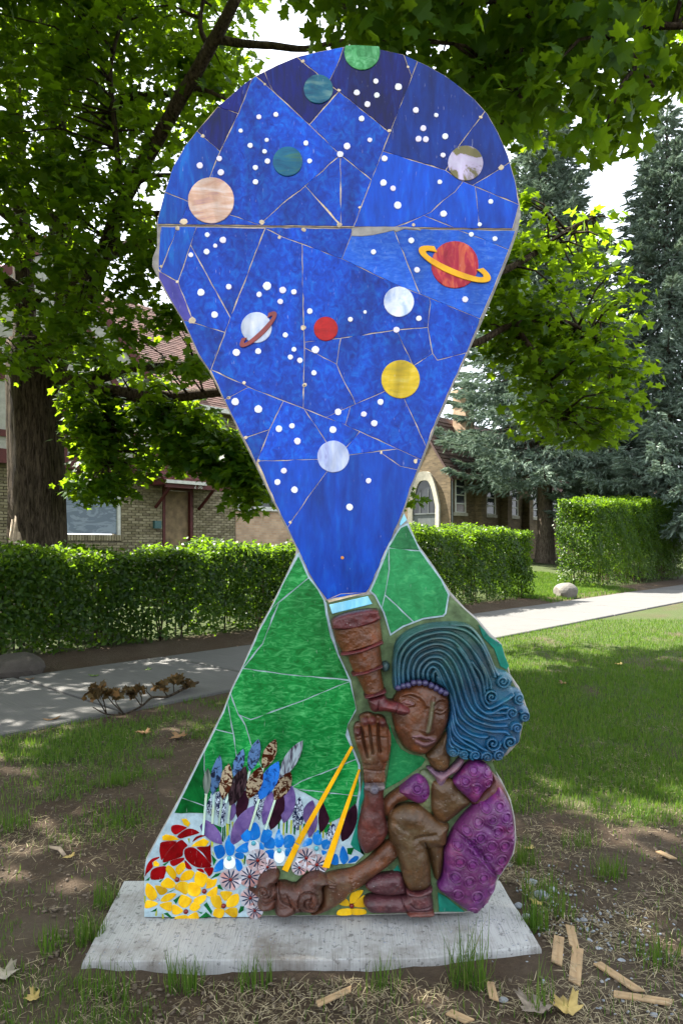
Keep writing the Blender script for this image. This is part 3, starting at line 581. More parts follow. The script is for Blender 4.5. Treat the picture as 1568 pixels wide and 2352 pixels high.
YF = [((523, 935), [[(385, 830), (400, 755), (470, 790), (515, 870), (480, 935)], [(505, 790), (600, 715), (630, 790), (540, 880)], [(560, 930), (600, 850), (680, 815), (755, 830), (700, 930), (590, 950)], [(490, 1040), (560, 965), (650, 975), (670, 1040), (640, 1130), (560, 1090)], [(310, 1010), (380, 920), (440, 930), (505, 1000), (440, 1050)]]),
      ((870, 1083), [[(745, 960), (765, 840), (840, 850), (910, 900), (880, 1000), (830, 1035)], [(895, 1020), (910, 920), (970, 940), (1030, 930), (1000, 1020), (900, 1055)], [(905, 1110), (1020, 1025), (1035, 1080), (1010, 1155), (910, 1150)], [(735, 1190), (800, 1150), (890, 1135), (880, 1200), (800, 1260), (745, 1240)], [(665, 1010), (690, 975), (780, 985), (830, 1080), (770, 1155), (665, 1120)]]),
      ((635, 1343), [[(540, 1240), (560, 1150), (600, 1130), (710, 1190), (670, 1270), (600, 1295)], [(680, 1290), (730, 1225), (820, 1275), (760, 1340), (700, 1330)], [(655, 1410), (760, 1350), (795, 1400), (790, 1435), (660, 1437)], [(500, 1440), (515, 1405), (640, 1390), (645, 1440)], [(460, 1310), (470, 1255), (540, 1280), (600, 1340), (520, 1385), (465, 1370)]]),
      ((1115, 1270), [[(1070, 1110), (1110, 1085), (1220, 1095), (1200, 1150), (1130, 1210)], [(1150, 1230), (1200, 1150), (1295, 1120), (1312, 1200), (1270, 1270), (1165, 1290)], [(1135, 1330), (1190, 1300), (1280, 1300), (1290, 1400), (1230, 1420), (1140, 1360)], [(980, 1370), (1010, 1310), (1120, 1320), (1110, 1400), (1060, 1430), (985, 1400)], [(950, 1200), (960, 1155), (1060, 1140), (1095, 1240), (1080, 1300), (1000, 1290)]]),
      ((285, 1190), [[(120, 1120), (130, 980), (180, 1000), (240, 1060), (270, 1150), (200, 1200)], [(240, 1020), (310, 1020), (395, 1060), (380, 1110), (300, 1130)], [(310, 1210), (360, 1140), (440, 1110), (512, 1120), (460, 1180), (380, 1220)], [(305, 1250), (440, 1220), (455, 1260), (445, 1340), (330, 1300)], [(110, 1300), (140, 1200), (280, 1240), (200, 1290)]])]
for i, (c, pt) in enumerate(YF): flower('K', c, 32 if i < 4 else 14, pt, 'yellow_glass', 'bead_red' if i < 4 else 'bead_clear')
flower('H', (1452, 1318), 17, [[(1440, 1300), (1450, 1235), (1530, 1215), (1480, 1290)], [(1468, 1305), (1530, 1250), (1560, 1270), (1545, 1325), (1475, 1325)], [(1455, 1340), (1540, 1345), (1545, 1375), (1460, 1380)], [(1448, 1340), (1370, 1345), (1355, 1380), (1450, 1380)], [(1432, 1320), (1370, 1310), (1400, 1270), (1432, 1290)]], 'yellow_glass', 'bead_red')
flower('K', (1187, 665), 32, [[(1130, 500), (1165, 400), (1190, 365), (1200, 450), (1255, 520), (1235, 620), (1160, 620)], [(990, 530), (1030, 505), (1100, 500), (1135, 610), (1050, 680), (1010, 620)], [(990, 840), (1020, 740), (1105, 670), (1110, 760), (1100, 810)], [(1265, 670), (1330, 710), (1355, 790), (1310, 830), (1275, 790)], [(1255, 630), (1280, 595), (1370, 605), (1360, 670), (1290, 665)]], 'blue_petal', 'bead_teal', (1190, 722, 78, 82))
flower('H', (792, 895), 17, [[(765, 800), (800, 755), (830, 790), (835, 850), (800, 875), (765, 870)], [(705, 810), (730, 795), (765, 815), (765, 875), (730, 885), (705, 850)], [(845, 840), (865, 800), (915, 815), (910, 855), (880, 890), (840, 885)], [(670, 950), (700, 915), (755, 890), (755, 950), (720, 960)], [(835, 890), (865, 920), (850, 950), (835, 945)]], 'blue_petal', 'bead_teal', (792, 922, 38, 45))
flower('H', (965, 945), 17, [[(930, 880), (960, 800), (975, 830), (997, 880), (980, 920), (945, 925)], [(865, 880), (895, 855), (930, 870), (930, 930), (880, 930), (862, 910)], [(1000, 855), (1045, 840), (1070, 870), (1050, 920), (1000, 925)], [(865, 955), (925, 940), (925, 1000), (900, 1000)], [(1005, 940), (1045, 930), (1040, 970), (1010, 985)]], 'blue_petal', 'bead_teal', (965, 985, 38, 46))
flower('H', (1215, 930), 17, [[(1190, 850), (1225, 805), (1250, 850), (1245, 905), (1200, 900)], [(1120, 910), (1150, 865), (1185, 870), (1180, 905), (1130, 920)], [(1250, 885), (1290, 870), (1310, 890), (1300, 930), (1260, 935)], [(1250, 945), (1285, 955), (1260, 975)]], 'blue_petal', 'bead_teal')
for p in ([(1370, 990), (1390, 915), (1420, 960), (1430, 1010), (1395, 1040)], [(1310, 1030), (1335, 970), (1360, 985), (1360, 1040)], [(1425, 1030), (1470, 985), (1500, 990), (1480, 1020)]): petal('petal_tile', tr('H', p), M['blue_petal'], ART, 1.8)
for x, y, r in [(638, 1140, 74), (765, 1120, 72), (820, 1010, 76), (885, 1055, 62), (1147, 995, 70), (1218, 1040, 72), (1100, 1060, 52), (770, 1265, 70), (800, 1350, 56)]:
    c = tr('H', [(x, y)])[0]; rr = r / 1.8447; k = 11
    o = tile('daisy', ngon(c, rr * 0.86, 22), M['navy'], ART, 1.8, 3.0, 0, 0.8)
    a0 = random.random()
    for i in range(k):
        t = a0 + 2 * math.pi * i / k; d = math.pi / k
        pt = [(c[0] + rr * 0.16 * math.cos(t), c[1] + rr * 0.16 * math.sin(t))] + [(c[0] + rr * q * math.cos(t + d * s), c[1] + rr * q * math.sin(t + d * s)) for q, s in ((0.66, -0.60), (1.0, -0.92), (1.03, 0), (1.0, 0.92), (0.66, 0.60))]
        tile('petal', pt, M['pink_white'], o, 4.0, 3.2, 0.1, 0.9, 5)
    dome('bead', c, rr * 0.17, M['bead_clear' if i % 2 else 'bead_red'], o, 5.5, 4)
GREENS = [[(475, 1200), (570, 1135), (510, 1250)], [(335, 750), (420, 700), (410, 720), (365, 760)], [(960, 620), (1025, 690), (985, 760)], [(945, 930), (1010, 865), (1080, 850), (1050, 890)], [(1035, 1010), (1070, 1000), (1110, 1070), (1040, 1050)], [(860, 1260), (900, 1225), (970, 1340), (960, 1385)],
          [(800, 1430), (890, 1350), (960, 1410)], [(780, 1340), (850, 1360), (830, 1375)], [(1300, 1350), (1330, 1275), (1375, 1280), (1370, 1330), (1310, 1370)], [(180, 1350), (265, 1300), (260, 1340)], [(350, 1370), (400, 1355), (460, 1420), (470, 1445)], [(115, 950), (180, 900), (165, 950)], [(290, 960), (350, 925), (310, 970)],
          [(1100, 270), (1115, 265), (1115, 460), (1095, 450)], [(985, 230), (1090, 270), (1085, 350)], [(1120, 250), (1135, 250), (1140, 390), (1125, 440)], [(1185, 230), (1200, 230), (1195, 320)], [(400, 1100), (500, 1060), (440, 1095)], [(1380, 620), (1400, 640), (1385, 740), (1370, 750)]]
LIMES = [[(100, 1140), (125, 1150), (120, 1240), (105, 1240)], [(240, 1400), (255, 1330), (270, 1330), (265, 1400)], [(330, 1370), (350, 1380), (360, 1435), (330, 1435)], [(655, 415), (685, 410), (680, 475)], [(955, 440), (985, 470), (975, 520), (960, 520)], [(970, 570), (995, 610), (985, 635)], [(1340, 680), (1370, 680), (1365, 740)], [(1145, 220), (1180, 220), (1180, 370), (1150, 390)], [(1215, 200), (1240, 200), (1225, 290)]]
for p in GREENS: tile('leaf_tile', tr('K', p), M['green_dark'], ART, 1.8, 3.4, 0, 1)
for p in LIMES: tile('leaf_tile', tr('K', p), M['lime'], ART, 1.8, 3.4, 0, 1)
for i in range(14):
    x = 960 + i * 27 + random.uniform(-6, 6); y0 = 735 + random.uniform(0, 40); tile('leaf_tile', tr('H', [(x, y0), (x + 13, y0), (x + 8, y0 + 95), (x - 3, y0 + 90)]), M['lime' if i % 2 else 'green_dark'], ART, 1.8, 2.6, 0, 0.8)
for p in ([(1270, 790), (1300, 765), (1310, 780), (1285, 830), (1265, 820)], [(1420, 930), (1470, 925), (1450, 975), (1425, 970)]): tile('leaf_tile', tr('H', p), M['green_dark'], ART, 1.8, 3.4, 0, 1)
# ------------------------------------------------------------------ the painted relief: a sitting girl with a telescope
KR = (D - 0.035) / 2500.0                  # the relief stands proud of the face
def SR(x, y, h): return np.stack([(x - 1250) * KR, D - h * KR * 1.2, EYE - (y - HOR * 2500 / F) * KR], -1)
def seg_dist(X, Y, P, closed=False):
    d = np.full(X.shape, 1e9); n = len(P)
    for i in range(n if closed else n - 1):
        a, b = P[i], P[(i + 1) % n]; vx, vy = b[0] - a[0], b[1] - a[1]; l2 = vx * vx + vy * vy or 1e-9
        t = np.clip(((X - a[0]) * vx + (Y - a[1]) * vy) / l2, 0, 1)
        d = np.minimum(d, np.hypot(X - a[0] - t * vx, Y - a[1] - t * vy))
    return d
def smooth2(P, n=5): return [(v.x, v.y) for v in curve_pts([(p[0], p[1], 0) for p in P], n)]
def smooth_closed(P, n=4):
    Q = P[-2:] + P + P[:3]; out = []
    for i in range(2, len(P) + 2):
        a, b, c, d = (Vector(Q[i + k]) for k in (-1, 0, 1, 2))
        for k in range(n):
            t = k / n; v = 0.5 * (2 * b + (c - a) * t + (2 * a - 5 * b + 4 * c - d) * t * t + (3 * b - a - 3 * c + d) * t ** 3); out.append((v.x, v.y))
    return out
def sdf(X, Y, P):
    ins = np.zeros(X.shape, bool); j = len(P) - 1
    for i in range(len(P)):
        xi, yi = P[i]; xj, yj = P[j]
        if yi != yj: ins ^= ((yi > Y) != (yj > Y)) & (X < (xj - xi) * (Y - yi) / (yj - yi) + xi)
        j = i
    d = seg_dist(X, Y, P, True); return np.where(ins, d, -d)
def puff(d, r, H, base=0.0):
    t = np.clip(d / r, 0, 1); return np.where(d > 0, base + H * np.sqrt(np.maximum(0, 1 - (1 - t) ** 2)), -1.0)
def gauss(X, Y, c, rx, ry, ang=0.0):
    ca, sa = math.cos(ang), math.sin(ang); u = (X - c[0]) * ca + (Y - c[1]) * sa; v = -(X - c[0]) * sa + (Y - c[1]) * ca
    return np.exp(-((u / rx) ** 2 + (v / ry) ** 2) * 1.4)
def grid(polys, step, pad=4):
    xs = [p[0] for q in polys for p in q]; ys = [p[1] for q in polys for p in q]
    return np.meshgrid(np.arange(min(xs) - pad, max(xs) + pad, step), np.arange(min(ys) - pad, max(ys) + pad, step))
def relief_mesh(name, X, Y, Hh, C, mat, parent):
    """a height field becomes a carved piece; C holds the paint"""
    m = Hh > 0; ny, nx = X.shape
    cell = m[:-1, :-1] | m[1:, :-1] | m[:-1, 1:] | m[1:, 1:]
    V = SR(X, Y, np.where(m, Hh, -2.0)).reshape(-1, 3)
    idx = np.arange(nx * ny).reshape(ny, nx)
    q = np.stack([idx[:-1, :-1], idx[1:, :-1], idx[1:, 1:], idx[:-1, 1:]], -1)[cell]
    used = np.unique(q); mp = np.full(nx * ny, -1); mp[used] = np.arange(len(used))
    o = np_mesh(name, V[used], mp[q], mat, parent, True)
    at = o.data.color_attributes.new('paint', 'FLOAT_COLOR', 'POINT')
    c4 = np.ones((len(used), 4), np.float32); c4[:, :3] = C.reshape(-1, 3)[used]; at.data.foreach_set('color', c4.ravel())
    return o
def shapes(X, Y, items):
    Hh = np.full(X.shape, -1.0); C = np.zeros(X.shape + (3,))
    for poly, base, h, r, col in items:
        v = puff(sdf(X, Y, smooth_closed(poly)), r, h, base); k = v > Hh
        Hh = np.where(k, v, Hh); C[k] = col
    return Hh, C
BROWN = (0.088, 0.032, 0.013); MAROON = (0.074, 0.019, 0.016); OLIVE = (0.074, 0.038, 0.014); MOSS = (0.11, 0.14, 0.07); PURPLE = (0.105, 0.017, 0.112); LIP = (0.115, 0.050, 0.052)
g = lambda p: tr('G', p)
f_ = lambda p: tr('F', p)
neck = g([(700, 490), (790, 400), (870, 300), (885, 420), (900, 520), (880, 600), (820, 630), (750, 600), (715, 540)])
collar = g([(700, 600), (740, 590), (790, 630), (850, 630), (920, 570), (980, 510), (1010, 540), (960, 620), (880, 670), (830, 740), (790, 730), (770, 680)])
torso = g([(740, 720), (800, 700), (910, 690), (960, 760), (1065, 875), (980, 960), (900, 1030), (840, 1055), (770, 1010), (735, 900)])
chest = g([(640, 660), (700, 620), (790, 700), (760, 860), (740, 990), (660, 940), (640, 880)])
uarm = g([(345, 870), (430, 790), (520, 745), (560, 790), (550, 860), (450, 905), (380, 1000), (345, 960)])
fore = g([(200, 720), (345, 720), (345, 850), (365, 1000), (385, 1120), (330, 1220), (210, 1300), (150, 1240), (130, 1130), (150, 1000), (185, 880)])
hand = g([(100, 280), (115, 230), (150, 215), (150, 165), (220, 140), (270, 155), (330, 165), (360, 190), (375, 235), (405, 320), (402, 430), (380, 520), (360, 600), (345, 720), (200, 720), (180, 600), (150, 480), (112, 370)])
knee = g([(378, 1010), (420, 935), (520, 892), (640, 902), (720, 960), (800, 1035), (885, 1065), (870, 1150), (845, 1240), (700, 1260), (560, 1230), (450, 1250), (390, 1180)])
shin = g([(380, 1030), (450, 980), (570, 1010), (650, 1090), (690, 1210), (725, 1340), (735, 1450), (725, 1570), (600, 1600), (530, 1570), (480, 1400), (440, 1250), (390, 1170)])
leg2 = g([(620, 1080), (760, 1080), (860, 1130), (845, 1240), (842, 1340), (815, 1490), (775, 1520), (745, 1440), (720, 1330), (680, 1200)])
arm2 = tr('J', [(1120, 165), (1160, 180), (1185, 240), (1170, 305), (1000, 440), (930, 495), (850, 545), (800, 600), (700, 665), (600, 702), (560, 690), (610, 650), (640, 590), (650, 500), (660, 420), (740, 390), (870, 365), (980, 290), (1060, 205)])
back = g([(1060, 885), (1150, 800), (1235, 700), (1225, 620), (1300, 695), (1378, 840), (1420, 1000), (1432, 1170), (1408, 1310), (1340, 1400), (1250, 1200), (1150, 950)])
face = f_([(612, 770), (640, 725), (720, 700), (800, 690), (880, 715), (935, 780), (952, 860), (940, 950), (905, 1040), (855, 1110), (790, 1162), (720, 1152), (655, 1112), (612, 1025), (590, 950), (582, 880), (590, 810)])
ALLB = [neck, collar, torso, chest, uarm, fore, hand, knee, shin, leg2, arm2, back, face]
X, Y = grid(ALLB, 1.8)
Hh, C = shapes(X, Y, [(chest, 2, 14, 30, MOSS), (neck, 4, 26, 40, OLIVE), (torso, 6, 30, 45, OLIVE), (back, 2, 30, 45, MAROON), (uarm, 4, 32, 36, BROWN), (arm2, 4, 38, 34, BROWN), (leg2, 4, 34, 40, OLIVE), (knee, 10, 42, 62, OLIVE), (shin, 10, 44, 52, OLIVE), (fore, 6, 46, 48, MAROON), (hand, 6, 30, 30, BROWN), (collar, 12, 22, 18, (0.12, 0.07, 0.11)), (face, 8, 42, 62, BROWN)])
def on(poly): return sdf(X, Y, smooth_closed(poly)) > 0
hm = on(hand)
# fingers: rounded ridges with grooves between, bent tips
for a, b, w in [((128, 285), (205, 520), 17), ((190, 195), (235, 520), 19), ((250, 190), (275, 520), 19), ((335, 205), (345, 500), 20)]:
    P = g([a, ((a[0] + b[0]) / 2, (a[1] + b[1]) / 2 + 5), b]); d = seg_dist(X, Y, smooth2(P)); Hh = np.where(hm, np.maximum(Hh, 26 + 16 * np.sqrt(np.maximum(0, 1 - (d / w) ** 2))), Hh)
    t = g([a])[0]; Hh = np.where(hm, Hh + 9 * gauss(X, Y, t, 15, 15), Hh); C[hm & (np.hypot(X - t[0], Y - t[1]) < 15)] = MAROON
for P in [[(163, 255), (180, 360), (212, 490)], [(228, 235), (240, 350), (256, 460)], [(300, 225), (300, 330), (312, 450)]]:
    d = seg_dist(X, Y, smooth2(g(P))); Hh = np.where(hm, Hh - 15 * np.exp(-(d / 4.0) ** 2), Hh)
for P in [[(120, 350), (165, 340)], [(185, 330), (225, 325)], [(250, 320), (290, 320)], [(315, 330), (375, 330)], [(180, 600), (350, 610)], [(130, 320), (150, 315)]]:
    d = seg_dist(X, Y, g(P)); Hh = np.where(hm, Hh - 4 * np.exp(-(d / 3.0) ** 2), Hh)
# face
fm = on(face); F1 = lambda x, y: f_([(x, y)])[0]
def addf(v):
    global Hh
    Hh = np.where(fm, Hh + v, Hh)
for c, rx, ry in [((680, 815), 40, 24), ((890, 850), 36, 26)]: addf(-15 * gauss(X, Y, F1(*c), rx * 0.9, ry, R(8)))
for c, rx, ry in [((680, 817), 26, 11), ((891, 852), 25, 15)]:
    v = gauss(X, Y, F1(*c), rx, ry, R(8)); addf(17 * v); C[fm & (v > 0.35)] = LIP if c[0] < 700 else BROWN
for P, h, w in [([(628, 795), (660, 765), (710, 755), (765, 780), (800, 830)], 7, 7), ([(850, 815), (880, 795), (920, 800), (945, 825)], 7, 7), ([(640, 830), (680, 838), (720, 825)], 4, 4), ([(640, 815), (680, 795), (722, 815)], 5, 3.5), ([(848, 855), (885, 825), (935, 850)], 5, 3.5), ([(852, 870), (890, 882), (932, 862)], 5, 3.5), ([(640, 785), (690, 770), (745, 790)], -4, 3.5)]:
    addf(h * np.exp(-(seg_dist(X, Y, smooth2(f_(P))) / w) ** 2))
nl = f_([(838, 790), (826, 870), (806, 965), (800, 985)])
tt = np.clip((Y - nl[0][1]) / (nl[-1][1] - nl[0][1]), 0, 1); dn = seg_dist(X, Y, smooth2(nl))
addf((14 + 14 * tt) * np.exp(-(dn / (8 + 7 * tt)) ** 2)); addf(8 * gauss(X, Y, F1(765, 978), 12, 10)); addf(6 * gauss(X, Y, F1(830, 992), 9, 9))
C[fm & (dn < 8) & (Y > F1(0, 800)[1])] = (0.085, 0.070, 0.030)
for P, h, w in [([(715, 1028), (755, 1020), (790, 1035), (815, 1035), (850, 1050)], 9, 8), ([(735, 1055), (780, 1075), (820, 1072), (845, 1058)], 11, 10)]:
    d = seg_dist(X, Y, smooth2(f_(P))); addf(h * np.exp(-(d / w) ** 2)); C[fm & (d < w * 0.8)] = LIP
addf(-7 * np.exp(-(seg_dist(X, Y, smooth2(f_([(712, 1032), (760, 1045), (800, 1055), (855, 1054)]))) / 3) ** 2))
addf(9 * gauss(X, Y, F1(770, 1125), 34, 22)); addf(6 * gauss(X, Y, F1(665, 950), 30, 50)); addf(6 * gauss(X, Y, F1(905, 950), 20, 40))
# knee, elbow and muscle modelling
km = on(knee) | on(shin)
Hh = np.where(km, Hh + 8 * gauss(X, Y, g([(520, 960)])[0], 60, 28, R(20)) - 7 * np.exp(-(seg_dist(X, Y, smooth2(g([(600, 1150), (660, 1130), (760, 1120)]))) / 9) ** 2), Hh)
Hh = np.where(on(leg2), Hh - 10 * np.exp(-(seg_dist(X, Y, smooth2(g([(680, 1200), (725, 1340), (745, 1480)]))) / 8) ** 2), Hh)
am = on(arm2)
for P in [[(690, 420), (735, 435)], [(690, 445), (740, 452)], [(700, 465), (735, 470)]]: Hh = np.where(am, Hh + 7 * np.exp(-(seg_dist(X, Y, tr('J', P)) / 4) ** 2), Hh)
for y in range(400, 480, 26): Hh = np.where(am, Hh + 7 * gauss(X, Y, tr('J', [(852 + (y - 400) * 0.3, y)])[0], 8, 7), Hh)
# uneven hand modelling of the clay
lump = 5.0 * (vnoise(X, Y, 0.028, 21) - 0.5) + 1.6 * (vnoise(X, Y, 0.07, 22) - 0.5) + 0.8 * (vnoise(X, Y, 0.16, 23) - 0.5)
Hh = np.where(Hh > 6, Hh + lump, Hh)
FIG = relief_mesh('girl_figure', X, Y, Hh, C, M['paint'], ART)
tag(FIG, 'brown painted relief of a crouching girl with one hand raised to a telescope')

# hair: strands that flow from the fringe over the head into curls
hair = f_([(598, 745), (588, 620), (592, 520), (615, 430), (690, 365), (800, 325), (940, 312), (1060, 322), (1140, 385), (1200, 480), (1250, 600), (1320, 632), (1358, 680), (1350, 725), (1400, 745), (1432, 795), (1425, 835), (1460, 875), (1458, 935), (1422, 962), (1408, 1005), (1398, 1085), (1340, 1115), (1305, 1165), (1220, 1200), (1060, 1192), (1000, 1172), (940, 1165), (920, 1110), (935, 1050), (935, 980), (955, 900), (950, 800), (930, 745), (870, 705), (780, 680), (680, 700)])
S = [[(960, 322), (1060, 332), (1130, 400), (1190, 510), (1230, 600), (1250, 640)],
     [(605, 735), (598, 620), (610, 500), (680, 405), (800, 350), (930, 338), (1050, 365), (1140, 450), (1195, 560), (1230, 650)],
     [(630, 735), (622, 620), (640, 510), (710, 425), (830, 380), (950, 376), (1050, 440), (1120, 540), (1170, 640), (1180, 725)],
     [(655, 720), (648, 620), (670, 520), (740, 450), (850, 410), (960, 425), (1040, 510), (1090, 610), (1130, 700), (1145, 790), (1190, 850), (1290, 805), (1345, 770)],
     [(690, 700), (680, 620), (705, 530), (770, 470), (870, 445), (960, 480), (1020, 560), (1060, 660), (1090, 760), (1120, 840), (1190, 885), (1270, 850), (1310, 845)],
     [(720, 690), (712, 620), (740, 545), (800, 500), (880, 485), (950, 530), (1000, 620), (1030, 720), (1060, 810), (1110, 880), (1200, 922), (1300, 915), (1370, 880)],
     [(750, 685), (745, 620), (770, 565), (820, 530), (890, 533), (940, 590), (980, 680), (1010, 780), (1040, 860), (1100, 922), (1200, 958), (1300, 962)],
     [(780, 680), (775, 625), (800, 580), (840, 557), (890, 580), (930, 650), (965, 740), (990, 840), (1020, 910), (1090, 965), (1190, 995), (1290, 1000), (1320, 1020)],
     [(812, 685), (803, 630), (830, 590), (868, 610), (900, 680), (945, 770), (970, 860), (990, 940), (1060, 1005), (1130, 1030), (1180, 1030)],
     [(845, 695), (838, 640), (860, 620), (900, 720), (938, 790), (955, 860), (965, 940), (1000, 1020), (1080, 1060), (1160, 1110), (1220, 1120)],
     [(880, 715), (868, 655), (895, 740), (930, 800), (946, 860), (950, 930), (968, 1005), (1030, 1065), (1110, 1110), (1150, 1150)],
     [(942, 880), (940, 960), (955, 1050), (1010, 1095), (1080, 1120)], [(938, 1000), (945, 1080), (1000, 1115)],
     [(1085, 560), (1140, 640), (1160, 730), (1168, 790)], [(1000, 470), (1060, 560), (1105, 660), (1140, 760)], [(1180, 880), (1240, 880), (1300, 880)], [(1100, 500), (1165, 600), (1200, 690), (1205, 730)]]
CUR = [(1278, 680, 48, 0), (1208, 778, 54, 2), (1385, 788, 44, 1), (1338, 880, 44, 2), (1417, 905, 42, 4), (1368, 975, 42, 3), (1215, 1072, 56, 0), (1325, 1065, 52, 2), (1258, 1145, 46, 1), (1180, 1160, 42, 3), (1105, 1148, 40, 2), (1035, 1142, 38, 1), (965, 1130, 36, 0)]
X, Y = grid([hair], 1.5)
d0 = sdf(X, Y, smooth_closed(hair)); Hh = puff(d0, 26, 30, 4)
cur = f_([(c[0], c[1]) for c in CUR]); best = np.full(X.shape, 0.0); near = np.full(X.shape, 1e9)
for (cx, cy), c in zip(cur, CUR):
    rr = c[2] / 1.7422; near = np.minimum(near, np.hypot(X - cx, Y - cy) - rr)
    sp = [(cx + rr * (0.86 - 0.80 * t / 26) * math.cos(c[3] + t * 0.42), cy + rr * (0.86 - 0.80 * t / 26) * math.sin(c[3] + t * 0.42)) for t in range(27)]
    d = seg_dist(X, Y, sp); best = np.maximum(best, 21 * np.sqrt(np.maximum(0, 1 - (d / 6.4) ** 2)))
for P in S:
    d = seg_dist(X, Y, smooth2(f_(P), 6)); v = 20 * np.sqrt(np.maximum(0, 1 - (d / 7.4) ** 2)); best = np.maximum(best, np.where(near > -2, v, 0))
Hh = np.where(d0 > 0, Hh + best, Hh)
t = np.clip((Y - 2290) / 330, 0, 1)[..., None]; w = 0.5 + 0.5 * np.sin(X * 0.025 + Y * 0.016)[..., None]
C = (1 - t) * np.array((0.034, 0.105, 0.085)) + t * np.array((0.007, 0.085, 0.185)); C = C * (1 - 0.35 * w) + 0.35 * w * np.array((0.016, 0.032, 0.085))
relief_mesh('hair', X, Y, Hh, C, M['hair_paint'], FIG)
for x, y in [(620, 722), (652, 710), (682, 706), (716, 690), (752, 690), (790, 692), (828, 708), (858, 724), (888, 742), (918, 756)]:
    c = F1(x, y); X, Y = grid([[(c[0] - 13, c[1] - 13), (c[0] + 13, c[1] + 13)]], 1.8, 1)
    r = np.hypot(X - c[0], Y - c[1]); relief_mesh('hair_bead', X, Y, np.where(r < 12.5, 42 + 14 * np.sqrt(np.maximum(0, 1 - (r / 12.5) ** 2)), -1), np.broadcast_to(np.array((0.040, 0.034, 0.095)), X.shape + (3,)), M['hair_paint'], FIG)

# dress with pressed rings
skirt = g([(925, 1090), (1000, 990), (1060, 930), (1130, 860), (1180, 840), (1250, 780), (1290, 740), (1335, 800), (1385, 900), (1412, 1010), (1422, 1170), (1402, 1300), (1345, 1400), (1275, 1500), (1255, 1590), (1205, 1680), (1120, 1772), (1060, 1770), (1000, 1742), (880, 1655), (800, 1592), (790, 1555), (820, 1500), (838, 1400), (838, 1280), (880, 1180)])
cupl = g([(470, 775), (540, 710), (620, 655), (690, 675), (725, 760), (712, 840), (645, 885), (560, 855), (505, 820)])
cupr = g([(915, 700), (960, 640), (1020, 570), (1090, 530), (1180, 555), (1232, 620), (1237, 705), (1165, 790), (1095, 875), (1020, 825), (945, 755)])
RINGS = [(1070, 590, 38), (1190, 610, 40), (1005, 680, 38), (1095, 735, 38), (1195, 700, 35), (615, 742, 36), (685, 795, 32), (640, 665, 30), (1165, 885, 38), (1275, 870, 35), (1330, 960, 38), (1215, 975, 30), (1105, 1000, 40), (1010, 1065, 36), (1260, 1070, 40), (1365, 1045, 32), (1050, 1150, 38), (1120, 1120, 38), (1208, 1185, 42), (1315, 1185, 42), (1405, 1130, 30), (940, 1190, 36), (1090, 1225, 45),
         (1180, 1285, 38), (1290, 1300, 40), (955, 1318, 40), (1055, 1342, 40), (1275, 1390, 35), (920, 1445, 40), (1145, 1448, 38), (1030, 1475, 40), (940, 1585, 42), (1095, 1600, 44), (1225, 1555, 34), (1068, 1735, 38), (1180, 1700, 30)]
def dress(name, poly, base, h, r):
    X, Y = grid([poly], 1.5); d0 = sdf(X, Y, smooth_closed(poly)); Hh = puff(d0, r, h, base)
    tone = np.zeros(X.shape)
    for cx, cy, rr in RINGS:
        q = g([(cx, cy)])[0]; rad = rr / 2.24; d = np.hypot(X - q[0], (Y - q[1]))
        v = np.exp(-((d - rad) / 2.2) ** 2); Hh = np.where(d0 > 2, Hh + 4.2 * v - 4.0 * np.exp(-((d - rad + 4.2) / 1.9) ** 2) - 1.6 * np.exp(-((d - rad - 4.0) / 2.2) ** 2), Hh); tone = np.maximum(tone, np.clip(1.2 - d / rad, 0, 0.6))
    if name == 'skirt':
        dl = seg_dist(X, Y, smooth2(g([(925, 1090), (1050, 1170), (1180, 1330), (1280, 1470)]))); side = (X - g([(925, 1090)])[0][0]) * 0.9 - (Y - g([(925, 1090)])[0][1]) * 0.8
        Hh = np.where(d0 > 0, Hh - 7 * np.exp(-(dl / 7) ** 2) + np.where(side > 0, 7, 0) * (1 - np.exp(-(dl / 8) ** 2)) * np.clip(d0 / 16, 0, 1), Hh)
        Hh = np.where(d0 > 0, Hh - 6 * np.exp(-(seg_dist(X, Y, smooth2(g([(1060, 930), (1120, 1000), (1210, 1060), (1300, 1080)]))) / 12) ** 2) + 5 * gauss(X, Y, g([(1000, 1450)])[0], 60, 90), Hh)
    Hh = np.where(d0 > 3, Hh + 6 * (vnoise(X, Y, 0.025, 41) - 0.5) + 2.4 * (vnoise(X, Y, 0.09, 42) - 0.5), Hh)
    w = (0.5 + 0.5 * np.sin(X * 0.031 + 1.7 * np.sin(Y * 0.027)))[..., None]; C = np.array(PURPLE) * (1 - w * 0.45) + w * 0.45 * np.array((0.115, 0.018, 0.062)) + tone[..., None] * np.array((0.03, 0.0, 0.045))
    return relief_mesh(name, X, Y, Hh, C, M['paint'], FIG)
dress('skirt', skirt, 12, 48, 60); dress('bodice', cupl, 14, 34, 34); dress('bodice', cupr, 16, 36, 40)
def part(name, items, parent, step=1.8, extra=None, mat='paint'):
    X, Y = grid([i[0] for i in items], step); Hh, C = shapes(X, Y, items)
    if extra: Hh = np.where(Hh > 0, extra(X, Y, Hh), Hh)
    Hh = np.where(Hh > 4, Hh + 3.2 * (vnoise(X, Y, 0.05, 31) - 0.5) + 1.6 * (vnoise(X, Y, 0.14, 32) - 0.5), Hh)
    return relief_mesh(name, X, Y, Hh, C, M[mat], parent)
SHOE = (0.066, 0.020, 0.025)
part('shoe', [(g([(188, 1555), (250, 1490), (400, 1462), (492, 1470), (525, 1560), (535, 1620), (400, 1642), (250, 1622)]), 6, 36, 28, SHOE)], FIG)
